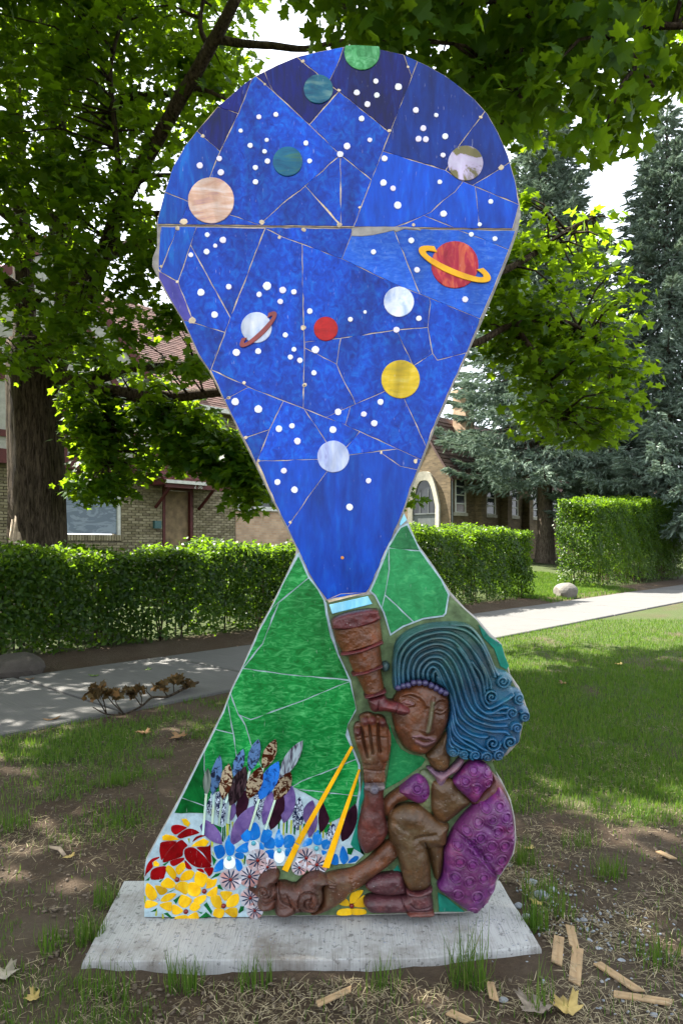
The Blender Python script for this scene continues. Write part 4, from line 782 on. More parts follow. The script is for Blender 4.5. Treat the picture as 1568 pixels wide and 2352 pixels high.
part('shoe', [(g([(178, 1695), (235, 1645), (400, 1640), (530, 1632), (535, 1578), (620, 1590), (725, 1560), (740, 1620), (745, 1760), (560, 1770), (500, 1780), (300, 1782), (215, 1765)]), 8, 40, 28, SHOE), (g([(550, 1755), (745, 1740), (745, 1792), (560, 1795)]), 14, 36, 12, (0.12, 0.035, 0.025)), (g([(535, 1570), (620, 1592), (725, 1550), (735, 1590), (630, 1625), (535, 1610)]), 30, 24, 9, SHOE)], FIG,
     extra=lambda X, Y, H: H - 6 * np.exp(-(seg_dist(X, Y, smooth2(g([(490, 1640), (510, 1700), (545, 1770)]))) / 3) ** 2) - 5 * np.exp(-(seg_dist(X, Y, smooth2(g([(560, 1680), (620, 1725), (740, 1700)]))) / 3) ** 2))
part('wristwatch', [(g([(195, 708), (345, 708), (343, 752), (198, 757)]), 40, 14, 8, (0.10, 0.085, 0.10)), (g([(265 + 40 * math.cos(a), 738 + 40 * math.sin(a)) for a in [i * math.pi / 5 for i in range(10)]]), 46, 20, 10, (0.11, 0.10, 0.13))], FIG)

# telescope
WOOD = (0.105, 0.034, 0.010); RIM = (0.082, 0.015, 0.018)
def barrel(name, Lp, Rp, base, H, col, parent):
    """half-round tube between its two side lines"""
    Lp, Rp = f_(Lp), f_(Rp); poly = Lp + Rp[::-1]; X, Y = grid([poly], 1.6); d = sdf(X, Y, poly); a, b = seg_dist(X, Y, Lp), seg_dist(X, Y, Rp); v = (a - b) / (a + b + 1e-6)
    Hh = np.where(d > 0, base + H * np.sqrt(np.maximum(0, 1 - 0.92 * v * v)) * np.clip(0.78 + d / 22, 0, 1) + 3.0 * (vnoise(X, Y, 0.06, 51) - 0.5) + 1.4 * (vnoise(X, Y, 0.16, 52) - 0.5), -1.0)
    return relief_mesh(name, X, Y, Hh, np.broadcast_to(np.array(col), X.shape + (3,)), M['paint'], parent)
TEL = barrel('telescope', [(205, 352), (225, 430), (265, 510)], [(505, 290), (515, 360), (525, 430)], 6, 56, WOOD, ART)
tag(TEL, 'brown stepped telescope with maroon rims in painted relief')
barrel('barrel', [(298, 515), (318, 580), (345, 645)], [(505, 445), (514, 510), (522, 585)], 5, 48, WOOD, TEL)
barrel('barrel', [(353, 645), (382, 710), (415, 782)], [(510, 598), (522, 670), (537, 745)], 5, 42, WOOD, TEL)
part('eyepiece', [(f_([(432, 790), (480, 775), (532, 768), (556, 805), (640, 818), (688, 848), (694, 880), (645, 898), (545, 872), (465, 876), (435, 835)]), 34, 34, 26, RIM)], TEL,
     extra=lambda X, Y, H: H - 6 * np.exp(-(seg_dist(X, Y, f_([(615, 825), (600, 880)])) / 3) ** 2) - 6 * np.exp(-(seg_dist(X, Y, f_([(495, 800), (490, 870)])) / 3) ** 2))
for p, b in [([(198, 335), (208, 285), (330, 243), (480, 225), (503, 262), (506, 292), (420, 330), (340, 352), (215, 356)], 14), ([(262, 500), (380, 472), (505, 425), (524, 432), (515, 448), (390, 500), (275, 518)], 20), ([(330, 632), (420, 612), (508, 582), (518, 596), (425, 632), (340, 648)], 18), ([(410, 772), (470, 755), (535, 735), (540, 755), (475, 778), (415, 790)], 18)]:
    part('rim', [(f_(p), b + 24, 26, 12, RIM)], TEL)
part('thumb_screw', [(f_([(543 + 28 * math.cos(a), 600 + 34 * math.sin(a)) for a in [i * math.pi / 5 for i in range(10)]]), 4, 24, 14, (0.03, 0.07, 0.08))], TEL)
# carved creature curled under her hand
CR = (0.062, 0.022, 0.014)
J = lambda p: tr('J', p)
def cre(X, Y, H):
    for cx, cy, r, a0 in [(238, 492, 52, 0), (560, 560, 92, 2.2)]:
        c = J([(cx, cy)])[0]; rr = r / 1.96
        sp = [(c[0] + rr * (1 - 0.9 * t / 22) * math.cos(a0 + t * 0.5), c[1] + rr * (1 - 0.9 * t / 22) * math.sin(a0 + t * 0.5)) for t in range(23)]
        H = H - 8 * np.exp(-(seg_dist(X, Y, sp) / 3.0) ** 2)
    for c, rx, ry, h in [((238, 492), 30, 28, 14), ((240, 605), 34, 20, 14), ((380, 655), 40, 20, 12), ((560, 560), 55, 55, 16), ((600, 410), 40, 18, 10), ((420, 480), 34, 14, 8)]: H = H + h * gauss(X, Y, J([c])[0], rx, ry)
    for P in [[(330, 470), (360, 560), (440, 600), (460, 660)], [(190, 560), (250, 575), (310, 560)], [(190, 625), (250, 640), (300, 625)], [(580, 500), (560, 580), (600, 620)], [(400, 530), (430, 600)]]: H = H - 7 * np.exp(-(seg_dist(X, Y, smooth2(J(P))) / 3.2) ** 2)
    return H
part('carved_creature', [(J([(176, 500), (190, 430), (255, 385), (310, 375), (338, 405), (330, 450), (300, 470), (340, 500), (330, 560), (310, 640), (230, 655), (180, 625), (190, 580), (165, 545), (118, 515), (118, 500), (160, 520)]), 8, 44, 30, CR),
                         (J([(310, 480), (370, 460), (450, 480), (520, 420), (600, 385), (665, 405), (700, 430), (740, 425), (738, 465), (700, 470), (650, 490), (655, 560), (640, 610), (600, 662), (500, 665), (430, 685), (380, 696), (310, 675), (300, 600)]), 8, 46, 34, CR)], ART, extra=cre)
# ------------------------------------------------------------------ ground, pavement, plinth
def on_plinth(x, y, e=0.0): return (x > -1.0 - e) & (x < 0.80 + e) & (y > 2.5 - e) & (y < 3.17 + e)
def cover(x, y):
    """how much grass grows at a place on the lawn strip"""
    a = np.clip((y + 0.30 * x - 4.05) / 0.9, 0, 1); b = np.clip((y - 4.45) / 0.8, 0, 1)
    c = np.where(x > 0.4, np.maximum(a, 0.0), b * 0.62)
    n = 0.55 * vnoise(x + 40, y + 40, 1.5, 3) + 0.45 * vnoise(x + 70, y + 20, 4.1, 5)
    return np.clip(np.maximum(c * 1.3 + (n - 0.66) * 1.9, 0.02 + 0.14 * (n > 0.62)), 0, 1)
def ground_mat():
    m, nt, b = mat_new('soil'); v = coords(nt)
    f = noise(nt, 1.3, 6, 0.6, v); f2 = noise(nt, 28, 6, 0.7, v)
    soil = mixc(nt, f2, (0.028, 0.019, 0.012), (0.095, 0.064, 0.041))
    dry = mixc(nt, f2, (0.048, 0.036, 0.024), (0.115, 0.088, 0.062))
    c = mixc(nt, ramp(nt, f, [(0.42, (0, 0, 0)), (0.68, (1, 1, 1))]), soil, dry)
    # under the lawn the soil is greened by low growth
    at = nt.nodes.new('ShaderNodeAttribute'); at.attribute_name = 'growth'
    gr = mixc(nt, f2, (0.018, 0.036, 0.008), (0.056, 0.088, 0.020))
    c = mixc(nt, ramp(nt, at.outputs['Fac'], [(0.1, (0, 0, 0)), (0.9, (0.8, 0.8, 0.8))]), c, gr)
    nt.links.new(c, b.inputs['Base Color']); b.inputs['Roughness'].default_value = 0.95; b.inputs['Specular IOR Level'].default_value = 0.2
    bump(nt, b, f2, 0.9, 0.03); return m
M['soil'] = ground_mat()
M['lawn'] = simple('lawn', (0.05, 0.085, 0.02), 0.95, 0.4, 6, 0.6, 0.03)
def pavement_mat():
    m, nt, b = mat_new('pavement'); v = coords(nt); br = coords(nt, (1, 1, 1), (0, 0, R(-47)))
    st = nt.nodes.new('ShaderNodeMapping'); st.inputs['Scale'].default_value = (90, 2.5, 1); nt.links.new(br, st.inputs[0])
    f = noise(nt, 1.0, 3, 0.6, st.outputs[0]); f2 = noise(nt, 3.0, 7, 0.65, v)
    c = mixc(nt, f2, (0.058, 0.057, 0.055), (0.110, 0.108, 0.103)); c = mixc(nt, 0.35, c, ramp(nt, f, [(0.3, (0.065, 0.064, 0.062)), (0.7, (0.16, 0.157, 0.148))]))
    sp = noise(nt, 120, 2, 0.5, v); c = mixc(nt, ramp(nt, sp, [(0.66, (0, 0, 0)), (0.74, (0.6, 0.6, 0.6))]), c, (0.09, 0.085, 0.075))
    nt.links.new(c, b.inputs['Base Color']); b.inputs['Roughness'].default_value = 0.9; bump(nt, b, f, 0.5, 0.006); return m
M['pavement'] = pavement_mat()
def plinth_mat():
    m, nt, b = mat_new('plinth_concrete'); v = coords(nt); st = coords(nt, (230, 7, 1), (0, 0, R(4)))
    f = noise(nt, 1.0, 4, 0.7, st); f2 = noise(nt, 5, 7, 0.65, v)
    c = mixc(nt, f2, (0.28, 0.283, 0.28), (0.50, 0.503, 0.495)); c = mixc(nt, ramp(nt, f, [(0.50, (0, 0, 0)), (0.68, (0.6, 0.6, 0.6))]), c, (0.11, 0.108, 0.105))
    sp = noise(nt, 38, 4, 0.7, v); c = mixc(nt, ramp(nt, sp, [(0.58, (0, 0, 0)), (0.64, (0.75, 0.75, 0.75))]), c, (0.10, 0.10, 0.10))
    d = noise(nt, 2.6, 5, 0.7, v); c = mixc(nt, ramp(nt, d, [(0.48, (0, 0, 0)), (0.66, (0.75, 0.75, 0.75))]), c, (0.13, 0.105, 0.08))
    nt.links.new(c, b.inputs['Base Color']); b.inputs['Roughness'].default_value = 0.92; bump(nt, b, f, 0.7, 0.006); return m
M['plinth'] = plinth_mat()
def make_ground():
    # one sheet on the street grid, finer near the camera, rising gently behind the hedges
    us = np.concatenate([[-400, -150, -60, -25, -12], np.arange(-6, 14, 0.12), np.arange(14, 30, 1.0), [35, 45, 60, 90, 150, 400]])
    ns = np.concatenate([[-400, -150, -60, -20, -8], np.arange(-4, 6.2, 0.12), [6.6, 7.2, 7.8, 8.2], np.arange(8.4, 12.2, 0.3), np.arange(12.5, 18, 0.8), [20, 30, 60, 150, 500]])
    Ug, Ng = np.meshgrid(us, ns); x = Ug * UX + Ng * NX; y = Ug * UY + Ng * NY
    z = terrain(Ng)
    mask = np.clip((5.9 - Ng) / 0.6, 0, 1) * np.clip((Ug + 6) / 2, 0, 1) * np.clip((14 - Ug) / 2, 0, 1)
    rough = 0.012 * np.sin(x * 3.1 + 1.7 * np.sin(y * 2.3)) * np.sin(y * 2.7 + 0.6) + 0.007 * np.sin(x * 7.3 + y * 5.1) * np.sin(y * 8.9 - x * 3.3) + 0.005 * RNG.standard_normal(x.shape)
    z = z + mask * (rough + 0.008)
    V = np.stack([x, y, z], -1).reshape(-1, 3); ny, nx = x.shape; idx = np.arange(nx * ny).reshape(ny, nx)
    q = np.stack([idx[:-1, :-1], idx[:-1, 1:], idx[1:, 1:], idx[1:, :-1]], -1).reshape(-1, 4)
    o = np_mesh('ground', V, q, M['soil'], None, True); tag(o, kind='structure')
    gw = np.where(Ng < 5.9, cover(x, y), np.where(Ng < 9.6, 0.06, 0.9)).ravel().astype(np.float32); at = o.data.attributes.new('growth', 'FLOAT', 'POINT'); at.data.foreach_set('value', gw)
make_ground()
# pavement of separate slabs, tooled joints between
walk = MB(); N0, N1 = 5.9, 8.3
walk.box(UN(-60, N0 + 0.02, -0.05), UN(160, 0), UN(0, N1 - N0 - 0.04), (0, 0, 0.052))
WALK = walk.build('pavement', M['soil']); tag(WALK, kind='structure')
def slab(u0, u1):
    g_ = 0.022; b = 0.014; z0, z1 = 0.0, 0.035
    def ring_(i, z): return [UN(u0 + g_ + i, N0 + i, z), UN(u1 - g_ - i, N0 + i, z), UN(u1 - g_ - i, N1 - i, z), UN(u0 + g_ + i, N1 - i, z)]
    dz = random.uniform(-0.004, 0.004)
    V = ring_(0, z0 - 0.04) + ring_(0, z1 - 0.010 + dz) + ring_(b, z1 + dz); Fc = [[8, 9, 10, 11]]
    for r in (0, 1):
        for i in range(4): k = (i + 1) % 4; Fc.append([r * 4 + i, r * 4 + k, r * 4 + 4 + k, r * 4 + 4 + i])
    py_mesh('paving_slab', V, Fc, M['pavement'], WALK)
for i in range(-4, 22): slab(3.3 + (i - 1) * 2.0, 3.3 + i * 2.0)
# side path between the right-hand hedges
path = MB()
PL_U0, PL_U1 = 18.5, 20.3
# plinth: a broom-finished slab with worn edges
def plinth():
    out = [(-0.97, 2.545), (0.3, 2.56), (0.775, 2.645), (0.735, 3.16), (-1.01, 3.16)]
    seg = []
    for i in range(len(out)):
        a, b = out[i], out[(i + 1) % len(out)]; n = max(2, int(math.dist(a, b) / 0.06))
        for k in range(n): t = k / n; seg.append((a[0] + (b[0] - a[0]) * t + random.uniform(-1, 1) * 0.002, a[1] + (b[1] - a[1]) * t + random.uniform(-1, 1) * 0.002))
    n = len(seg); c = (-0.1, 2.83); V = []
    for s, z in ((1.0, -0.06), (1.0, 0.030), (0.993, 0.042), (0.98, 0.045)): V += [(c[0] + (p[0] - c[0]) * s, c[1] + (p[1] - c[1]) * s, z + (random.uniform(-0.003, 0.001) if z > 0.02 and s > 0.99 else 0)) for p in seg]
    Fc = [[r * n + i, r * n + (i + 1) % n, (r + 1) * n + (i + 1) % n, (r + 1) * n + i] for r in range(3) for i in range(n)] + [[3 * n + i for i in range(n)]]
    o = py_mesh('plinth', V, Fc, M['plinth']); tag(o, 'pale broom-finished concrete slab under the mosaic sculpture', 'plinth')
plinth()

# ------------------------------------------------------------------ foliage helpers
def rot_frames(normals, spin):
    n = normals / np.linalg.norm(normals, axis=1, keepdims=True); ref = np.where(np.abs(n[:, 2:3]) < 0.9, np.array([[0, 0, 1.0]]), np.array([[1.0, 0, 0]]))
    a = np.cross(ref, n); a /= np.linalg.norm(a, axis=1, keepdims=True); b = np.cross(n, a)
    c, s = np.cos(spin)[:, None], np.sin(spin)[:, None]; return np.stack([a * c + b * s, -a * s + b * c, n], -1)   # columns x, y, z
def scatter(name, T, TF, pos, frames, scale, mat, parent=None, smooth=False):
    T = np.asarray(T, float); TF = np.asarray(TF); n = len(pos); k = len(T)
    if np.ndim(scale) == 1: scale = scale[:, None]
    V = np.einsum('nij,kj->nki', frames, T) * scale[:, None, :] + pos[:, None, :]
    Fc = (TF[None] + (np.arange(n) * k)[:, None, None]).reshape(-1, TF.shape[1])
    return np_mesh(name, V.reshape(-1, 3), Fc, mat, parent, smooth)
def fan(half, c=(0, 0.32)):
    out = half + [(-x, y) for x, y in half[::-1] if x > 1e-6]
    T = [(c[0], c[1], 0.02)] + [(x, y, -0.16 * abs(x) - 0.10 * max(0, y - 0.3) ** 2) for x, y in out]; n = len(out)
    return T, [[0, 1 + i, 1 + (i + 1) % n] for i in range(n)]
MAPLE_FINE = fan([(0, 0.0), (0.22, -0.06), (0.45, -0.02), (0.36, 0.10), (0.38, 0.20), (0.64, 0.38), (0.56, 0.46), (0.64, 0.62), (0.46, 0.57), (0.30, 0.52), (0.27, 0.74), (0.13, 0.74), (0, 1.0)])
MAPLE = fan([(0, 0.0), (0.42, -0.03), (0.32, 0.18), (0.62, 0.52), (0.28, 0.52), (0, 1.0)])
OVAL = ([(0, 0, 0), (0.24, 0.35, 0.05), (0.20, 0.72, 0.04), (0, 1, -0.04), (-0.20, 0.72, 0.04), (-0.24, 0.35, 0.05)], [[0, 1, 5], [1, 2, 5], [2, 4, 5], [2, 3, 4]])
M['maple_leaf'] = leaf_mat('maple_leaf', [(0.0, (0.008, 0.032, 0.004)), (0.5, (0.016, 0.058, 0.005)), (1.0, (0.034, 0.092, 0.008))], (0.37, 0.57, 0.01), 0.55)
M['hedge_leaf'] = leaf_mat('hedge_leaf', [(0.0, (0.009, 0.028, 0.004)), (0.6, (0.020, 0.054, 0.006)), (1.0, (0.055, 0.105, 0.010))], (0.32, 0.56, 0.015), 0.42, 0.4, 0.22)
M['spruce_needle'] = leaf_mat('spruce_needle', [(0.0, (0.075, 0.125, 0.085)), (0.5, (0.17, 0.235, 0.19)), (1.0, (0.32, 0.40, 0.335))], (0.16, 0.22, 0.10), 0.15, 0.6)
M['dead_leaf'] = leaf_mat('dead_leaf', [(0.0, (0.040, 0.026, 0.010)), (0.6, (0.085, 0.056, 0.020)), (1.0, (0.17, 0.085, 0.028))], (0.25, 0.15, 0.05), 0.2, 0.7)
M['grass_blade'] = leaf_mat('grass_blade', [(0.0, (0.026, 0.072, 0.008)), (0.55, (0.048, 0.112, 0.012)), (0.9, (0.080, 0.140, 0.022)), (1.0, (0.20, 0.17, 0.08))], (0.26, 0.44, 0.03), 0.35, 0.5)
M['straw'] = leaf_mat('straw', [(0.0, (0.16, 0.125, 0.075)), (0.6, (0.30, 0.25, 0.155)), (1.0, (0.46, 0.39, 0.25))], (0.3, 0.25, 0.15), 0.1, 0.7)
def bark_mat(name, a, b_, scale=9):
    m, nt, b = mat_new(name); v = coords(nt, (1, 1, 0.16)); f = noise(nt, scale * 3, 8, 0.7, v, 0.6)
    nt.links.new(ramp(nt, f, [(0.38, a), (0.64, b_)]), b.inputs['Base Color']); b.inputs['Roughness'].default_value = 0.95; b.inputs['Specular IOR Level'].default_value = 0.1
    bump(nt, b, f, 1.0, 0.08); return m
M['bark'] = bark_mat('bark', (0.022, 0.016, 0.011), (0.125, 0.095, 0.066))
M['bark_spruce'] = bark_mat('bark_spruce', (0.045, 0.034, 0.026), (0.21, 0.17, 0.13))
M['bare_wood'] = simple('bare_wood', (0.34, 0.26, 0.18), 0.85, 0.4, 9, 0.4, 0.01)
def in_poly(x, y, P):
    ins = np.zeros(x.shape, bool); j = len(P) - 1
    for i in range(len(P)):
        xi, yi = P[i]; xj, yj = P[j]
        if yi != yj: ins ^= ((yi > y) != (yj > y)) & (x < (xj - xi) * (y - yi) / (yj - yi) + xi)
        j = i
    return ins
def region_clusters(P, d0, d1, n, holes=(), rad=0.5):
    """cluster centres inside a region of the view, spread in depth"""
    xs = [p[0] for p in P]; ys = [p[1] for p in P]; out = []
    while len(out) < n:
        x = RNG.uniform(min(xs), max(xs)); y = RNG.uniform(min(ys), max(ys)); d = RNG.uniform(d0, d1)
        if not in_poly(np.array([x]), np.array([y]), P)[0]: continue
        if any((x - h[0]) ** 2 + (y - h[1]) ** 2 < h[2] ** 2 for h in holes): continue
        out.append(tuple(PX(x, y, d)))
    return np.array(out)
def leaf_cloud(cl, per, rad, size, up=0.75):
    """leaves round each cluster centre, in flat sprays that droop at the rim"""
    n = len(cl) * per; c = np.repeat(cl, per, 0); q = RNG.standard_normal((n, 3)); q /= np.linalg.norm(q, axis=1, keepdims=True)
    q *= (RNG.random((n, 1)) ** 0.5); q[:, 2] *= 0.55; pos = c + q * rad * RNG.uniform(0.7, 1.3, (len(cl), 1)).repeat(per, 0)
    nrm = RNG.standard_normal((n, 3)) * (1 - up) * 1.6; nrm[:, 2] += up; nrm[:, :2] += q[:, :2] * 0.5
    return pos, rot_frames(nrm, RNG.uniform(0, 6.283, n)), size * RNG.uniform(0.6, 1.2, n)
def limb(mb, pts, r0, r1, sides=8):
    P = curve_pts(pts, 5); n = len(P); mb.tube(P, [r0 + (r1 - r0) * i / (n - 1) for i in range(n)], sides, 0.05)
def twigs(mb, cl, joints, r=0.012):
    """a thin branch from the nearest limb point to every cluster"""
    J_ = np.array([tuple(j) for j in joints])
    for c in cl:
        d = np.linalg.norm(J_ - c, axis=1)
        if d.min() > 1.6: continue
        j = J_[np.argmin(d)]; m = (j + c) / 2 + np.array([0, 0, 0.12]) * min(1.5, d.min())
        mb.tube([j, m, c], [r * 1.6, r, r * 0.4], 4)

# ------------------------------------------------------------------ big maple on the left
LM = empty('maple_tree', PX(85, 1265, 11.4)); LM.location.z = ground_z(LM.location.x, LM.location.y)
tag(LM, 'big old maple with a thick dark trunk behind the left hedge', 'tree')
b0 = LM.location.copy(); tk = MB(); rings = []
def trunk(mb, base, pts, sides=20, flare=0.0, ridges=0.03):
    V = []; n = len(pts)
    for i, (p, r) in enumerate(pts):
        for k in range(sides):
            a = 2 * math.pi * k / sides; rr = r * (1 + ridges * 0.7 * math.sin(a * 17 + 0.5 * math.sin(i * 0.9)) + ridges * math.sin(a * 7 + i * 0.2) + ridges * math.sin(a * 3 + 1.3)) * (1 + random.uniform(-0.012, 0.012))
            V.append((p[0] + rr * math.cos(a), p[1] + rr * math.sin(a), p[2]))
    Fc = [[i * sides + k, i * sides + (k + 1) % sides, (i + 1) * sides + (k + 1) % sides, (i + 1) * sides + k] for i in range(n - 1) for k in range(sides)] + [[(n - 1) * sides + k for k in range(sides)]]
    mb.add(V, Fc)
tp = []
for i in range(14):
    t = i / 13; z = b0.z - 0.1 + 4.6 * t; r = 0.455 - 0.04 * t + 0.22 * math.exp(-t * 14); tp.append(((b0.x - 0.02 + 0.03 * math.sin(t * 5), b0.y, z), r))
trunk(tk, b0, tp, 64)
LIMBS = [([(60, 860, 11.4), (55, 650, 11.5), (38, 300, 11.6), (20, 0, 11.7), (0, -250, 11.8)], 0.20, 0.07), ([(105, 870, 11.4), (160, 700, 11.3), (140, 500, 11.2), (125, 250, 11.2), (105, 0, 11.2), (90, -250, 11.2)], 0.27, 0.09),
         ([(120, 830, 11.3), (200, 720, 10.6), (232, 600, 10.0), (290, 450, 9.4), (390, 270, 8.9), (470, 130, 8.5), (530, 20, 8.2), (570, -80, 8.0)], 0.13, 0.06), ([(130, 860, 11.3), (246, 897, 10.9), (365, 911, 10.6), (502, 901, 10.4), (620, 890, 10.3)], 0.13, 0.05),
         ([(150, 890, 11.3), (246, 862, 11.2), (317, 844, 11.4), (462, 836, 11.6), (640, 815, 11.8)], 0.11, 0.05), ([(140, 660, 11.2), (240, 590, 11.0), (360, 540, 10.8), (500, 470, 10.6)], 0.14, 0.06), ([(225, 610, 10.0), (270, 495, 10.0), (360, 490, 10.0), (470, 480, 10.0)], 0.06, 0.03),
         ([(310, 420, 9.3), (350, 405, 9.3), (420, 400, 9.3)], 0.05, 0.02), ([(150, 480, 11.2), (260, 250, 10.5), (350, 220, 10.2), (450, 215, 10.0), (530, 222, 9.8)], 0.09, 0.025), ([(495, 90, 8.4), (560, 100, 8.3), (625, 105, 8.2), (700, 112, 8.1), (790, 95, 8.0), (930, 92, 7.8)], 0.055, 0.022),
         ([(280, 470, 9.5), (265, 300, 9.4), (255, 150, 9.3), (290, 20, 9.2)], 0.05, 0.02), ([(430, 200, 8.8), (480, 210, 8.7), (540, 240, 8.6)], 0.035, 0.015), ([(480, 110, 8.5), (460, 60, 8.4), (470, -20, 8.3)], 0.04, 0.02), ([(90, 560, 11.2), (0, 480, 11.0), (-150, 400, 10.8)], 0.13, 0.05),
         ([(90, 700, 11.2), (-60, 600, 10.6), (-260, 520, 9.5)], 0.14, 0.05), ([(125, 250, 11.2), (300, -60, 9.8), (420, -250, 8.0), (500, -600, 6.5)], 0.10, 0.04), ([(105, 0, 11.2), (0, -250, 9.0), (-150, -600, 7.0)], 0.11, 0.04), ([(365, 911, 10.6), (420, 960, 10.5), (500, 990, 10.4), (560, 1050, 10.4)], 0.04, 0.015), ([(246, 897, 10.9), (260, 970, 10.8), (250, 1060, 10.8)], 0.04, 0.015)]
joints = []
for pts, r0, r1 in LIMBS:
    P = [PX(*p) for p in pts]; limb(tk, P, r0, r1); joints += curve_pts(P, 4)
LREG = [(-250, -250), (560, -250), (590, 0), (570, 70), (600, 150), (545, 215), (480, 300), (400, 390), (372, 480), (372, 560), (410, 700), (470, 800), (480, 880), (380, 830), (280, 850), (200, 890), (150, 900), (140, 860), (20, 850), (-250, 950)]
HOLES = [(358, 455, 34), (372, 375, 24), (455, 262, 28), (560, 140, 26), (590, 30, 40), (345, 200, 14), (120, 130, 12)]
cl1 = region_clusters(LREG, 8.4, 12.4, 760, HOLES)
SK1 = [(150, 900), (330, 920), (430, 950), (495, 1000), (480, 1050), (400, 1100), (345, 1105), (290, 1145), (195, 1158), (172, 1130), (205, 1050), (155, 1000)]
SK2 = [(440, 1030), (540, 990), (600, 1050), (590, 1110), (640, 1165), (560, 1165), (515, 1100), (450, 1080)]
SK3 = [(145, 790), (240, 800), (245, 860), (150, 860)]
cl1 = np.concatenate([cl1, region_clusters([(150, 560), (380, 560), (480, 800), (440, 850), (300, 840), (150, 890)], 9.0, 11.6, 110)])
cl2 = np.concatenate([region_clusters(SK1, 10.0, 11.6, 125), region_clusters([(290, 850), (440, 900), (500, 980), (330, 960)], 10.0, 11.4, 26), region_clusters(SK2, 9.6, 10.6, 64), region_clusters(SK3, 10.4, 11.5, 10)])
def crown_outside(c, r, n, regs=()):
    """clusters through the crown's volume, kept clear of the open sky in the view"""
    out = []
    while len(out) < n:
        q = RNG.standard_normal(3); q /= np.linalg.norm(q); q *= RNG.random() ** 0.4; p = np.array(c) + q * np.array(r)
        if p[1] < 1.0: continue
        px = 784 + F * p[0] / p[1]; py = HOR - F * (p[2] - EYE) / p[1]; m = 0.75 * F / p[1]
        if -m < px < 1568 + m and -m < py < 1300: continue
        out.append(p)
    return np.array(out)
HIGH = crown_outside((-5.6, 10.0, 8.2), (6.0, 4.6, 4.6), 340)
# a gap in the crown lets the sun reach the low outer sprays
ss_ = np.array(sd)
def open_gap(c, targets, r):
    keep = np.ones(len(c), bool)
    for t in targets:
        v = c - np.array(t); a = v @ ss_; keep &= ~((a > 0.9) & (np.linalg.norm(v - a[:, None] * ss_, axis=1) < r))
    return c[keep]
GAPS = [tuple(PX(300, 1060, 10.7)), tuple(PX(420, 1040, 10.6)), tuple(PX(545, 1070, 10.1)), tuple(PX(220, 1120, 10.9))]
cl1 = open_gap(cl1, GAPS, 1.25); HIGH = open_gap(HIGH, GAPS, 1.4)
twigs(tk, np.concatenate([cl1[::2], cl2]), joints)
tk.build('trunk', M['bark'], LM, True)
parts_ = [leaf_cloud(cl1, 34, 0.42, 0.135), leaf_cloud(cl2, 30, 0.33, 0.135), leaf_cloud(HIGH, 36, 0.6, 0.15)]
cat = lambda k: np.concatenate([p[k] for p in parts_])
crown = scatter('crown', *MAPLE, cat(0), cat(1), cat(2), M['maple_leaf'], LM); tag(crown, kind='stuff')
# scar of bare wood at the foot of the trunk
sc_ = MB(); c0 = PX(40, 1250, 10.93); 
for i, (px, w0) in enumerate(((30, 0.06), (38, 0.07), (46, 0.06))):
    a = PX(px, 1290, 10.95); b = PX(px + 1, 1185 + 8 * abs(i - 1), 11.0); sc_.tube([a, (a + b) / 2 + Vector((0, -0.02, 0)), b], [w0, w0 * 0.9, w0 * 0.4], 8, 0.1)
sc_.build('bark_scar', M['bare_wood'], LM, True)

# ------------------------------------------------------------------ street maple hidden behind the sculpture, its boughs overhead and to the right
SM = empty('maple_tree', (0.12, 7.4, 0)); tag(SM, 'maple whose boughs hang over and to the right of the sculpture', 'tree')
tk = MB(); trunk(tk, SM.location, [((0.12 + 0.03 * math.sin(i), 7.4, -0.05 + i * 0.5), 0.21 - 0.006 * i + 0.1 * math.exp(-i * 1.5)) for i in range(10)], 14)
T0 = (810, 640, 7.4); LIMBS = [([T0, (1000, 660, 7.8), (1100, 640, 8.2), (1180, 610, 8.6), (1260, 560, 9.0), (1300, 530, 9.2), (1360, 500, 9.3)], 0.07, 0.02), ([T0, (980, 760, 8.0), (1080, 790, 8.6), (1180, 745, 9.0), (1300, 740, 9.3), (1400, 800, 9.4)], 0.07, 0.02), ([(1180, 745, 9.0), (1250, 850, 9.2), (1280, 960, 9.2)], 0.04, 0.015),
     ([T0, (1000, 420, 6.8), (1130, 290, 6.2), (1230, 100, 5.6), (1270, -100, 5.0), (1200, -350, 4.4), (700, -600, 4.2), (100, -800, 4.2)], 0.11, 0.04), ([(1230, 100, 5.6), (1340, 70, 5.0), (1450, 60, 4.6), (1580, 60, 4.4)], 0.05, 0.02), ([(1230, 100, 5.6), (1080, 60, 5.6), (930, 50, 5.6), (800, 40, 5.6)], 0.045, 0.012), ([(1230, 100, 5.6), (1160, 130, 5.2), (1180, 200, 5.0), (1230, 290, 5.0)], 0.045, 0.012),
     ([(1200, 10, 4.8), (1320, 160, 4.9), (1400, 260, 5.0)], 0.035, 0.01), ([(1380, 60, 4.5), (1450, 130, 4.5), (1500, 200, 4.6)], 0.03, 0.01)]
joints = []
for pts, r0, r1 in LIMBS:
    P = [PX(*p) for p in pts]; limb(tk, P, r0, r1); joints += curve_pts(P, 4)
R1 = [(640, -220), (1750, -220), (1750, 120), (1500, 200), (1450, 300), (1380, 320), (1330, 270), (1250, 290), (1190, 310), (1120, 240), (1040, 170), (960, 120), (820, 90), (720, 60), (700, -20)]
R1H = [(545, 60, 40), (985, 75, 14), (925, 150, 10), (1240, 240, 14), (760, 40, 14)]
cl1 = region_clusters(R1, 4.2, 6.6, 270, R1H)
R2 = [(1095, 640), (1180, 540), (1280, 560), (1400, 600), (1440, 720), (1470, 890), (1430, 990), (1340, 1025), (1260, 1035), (1210, 1005), (1175, 940), (1150, 860), (1110, 780)]
R2S = [(1120, 560), (1180, 430), (1290, 470), (1430, 430), (1440, 560), (1400, 660), (1250, 620)]
R2B = [(1150, 600), (1280, 700), (1420, 800), (1450, 900), (1400, 980), (1270, 1010), (1220, 980), (1190, 880), (1150, 800), (1120, 700)]
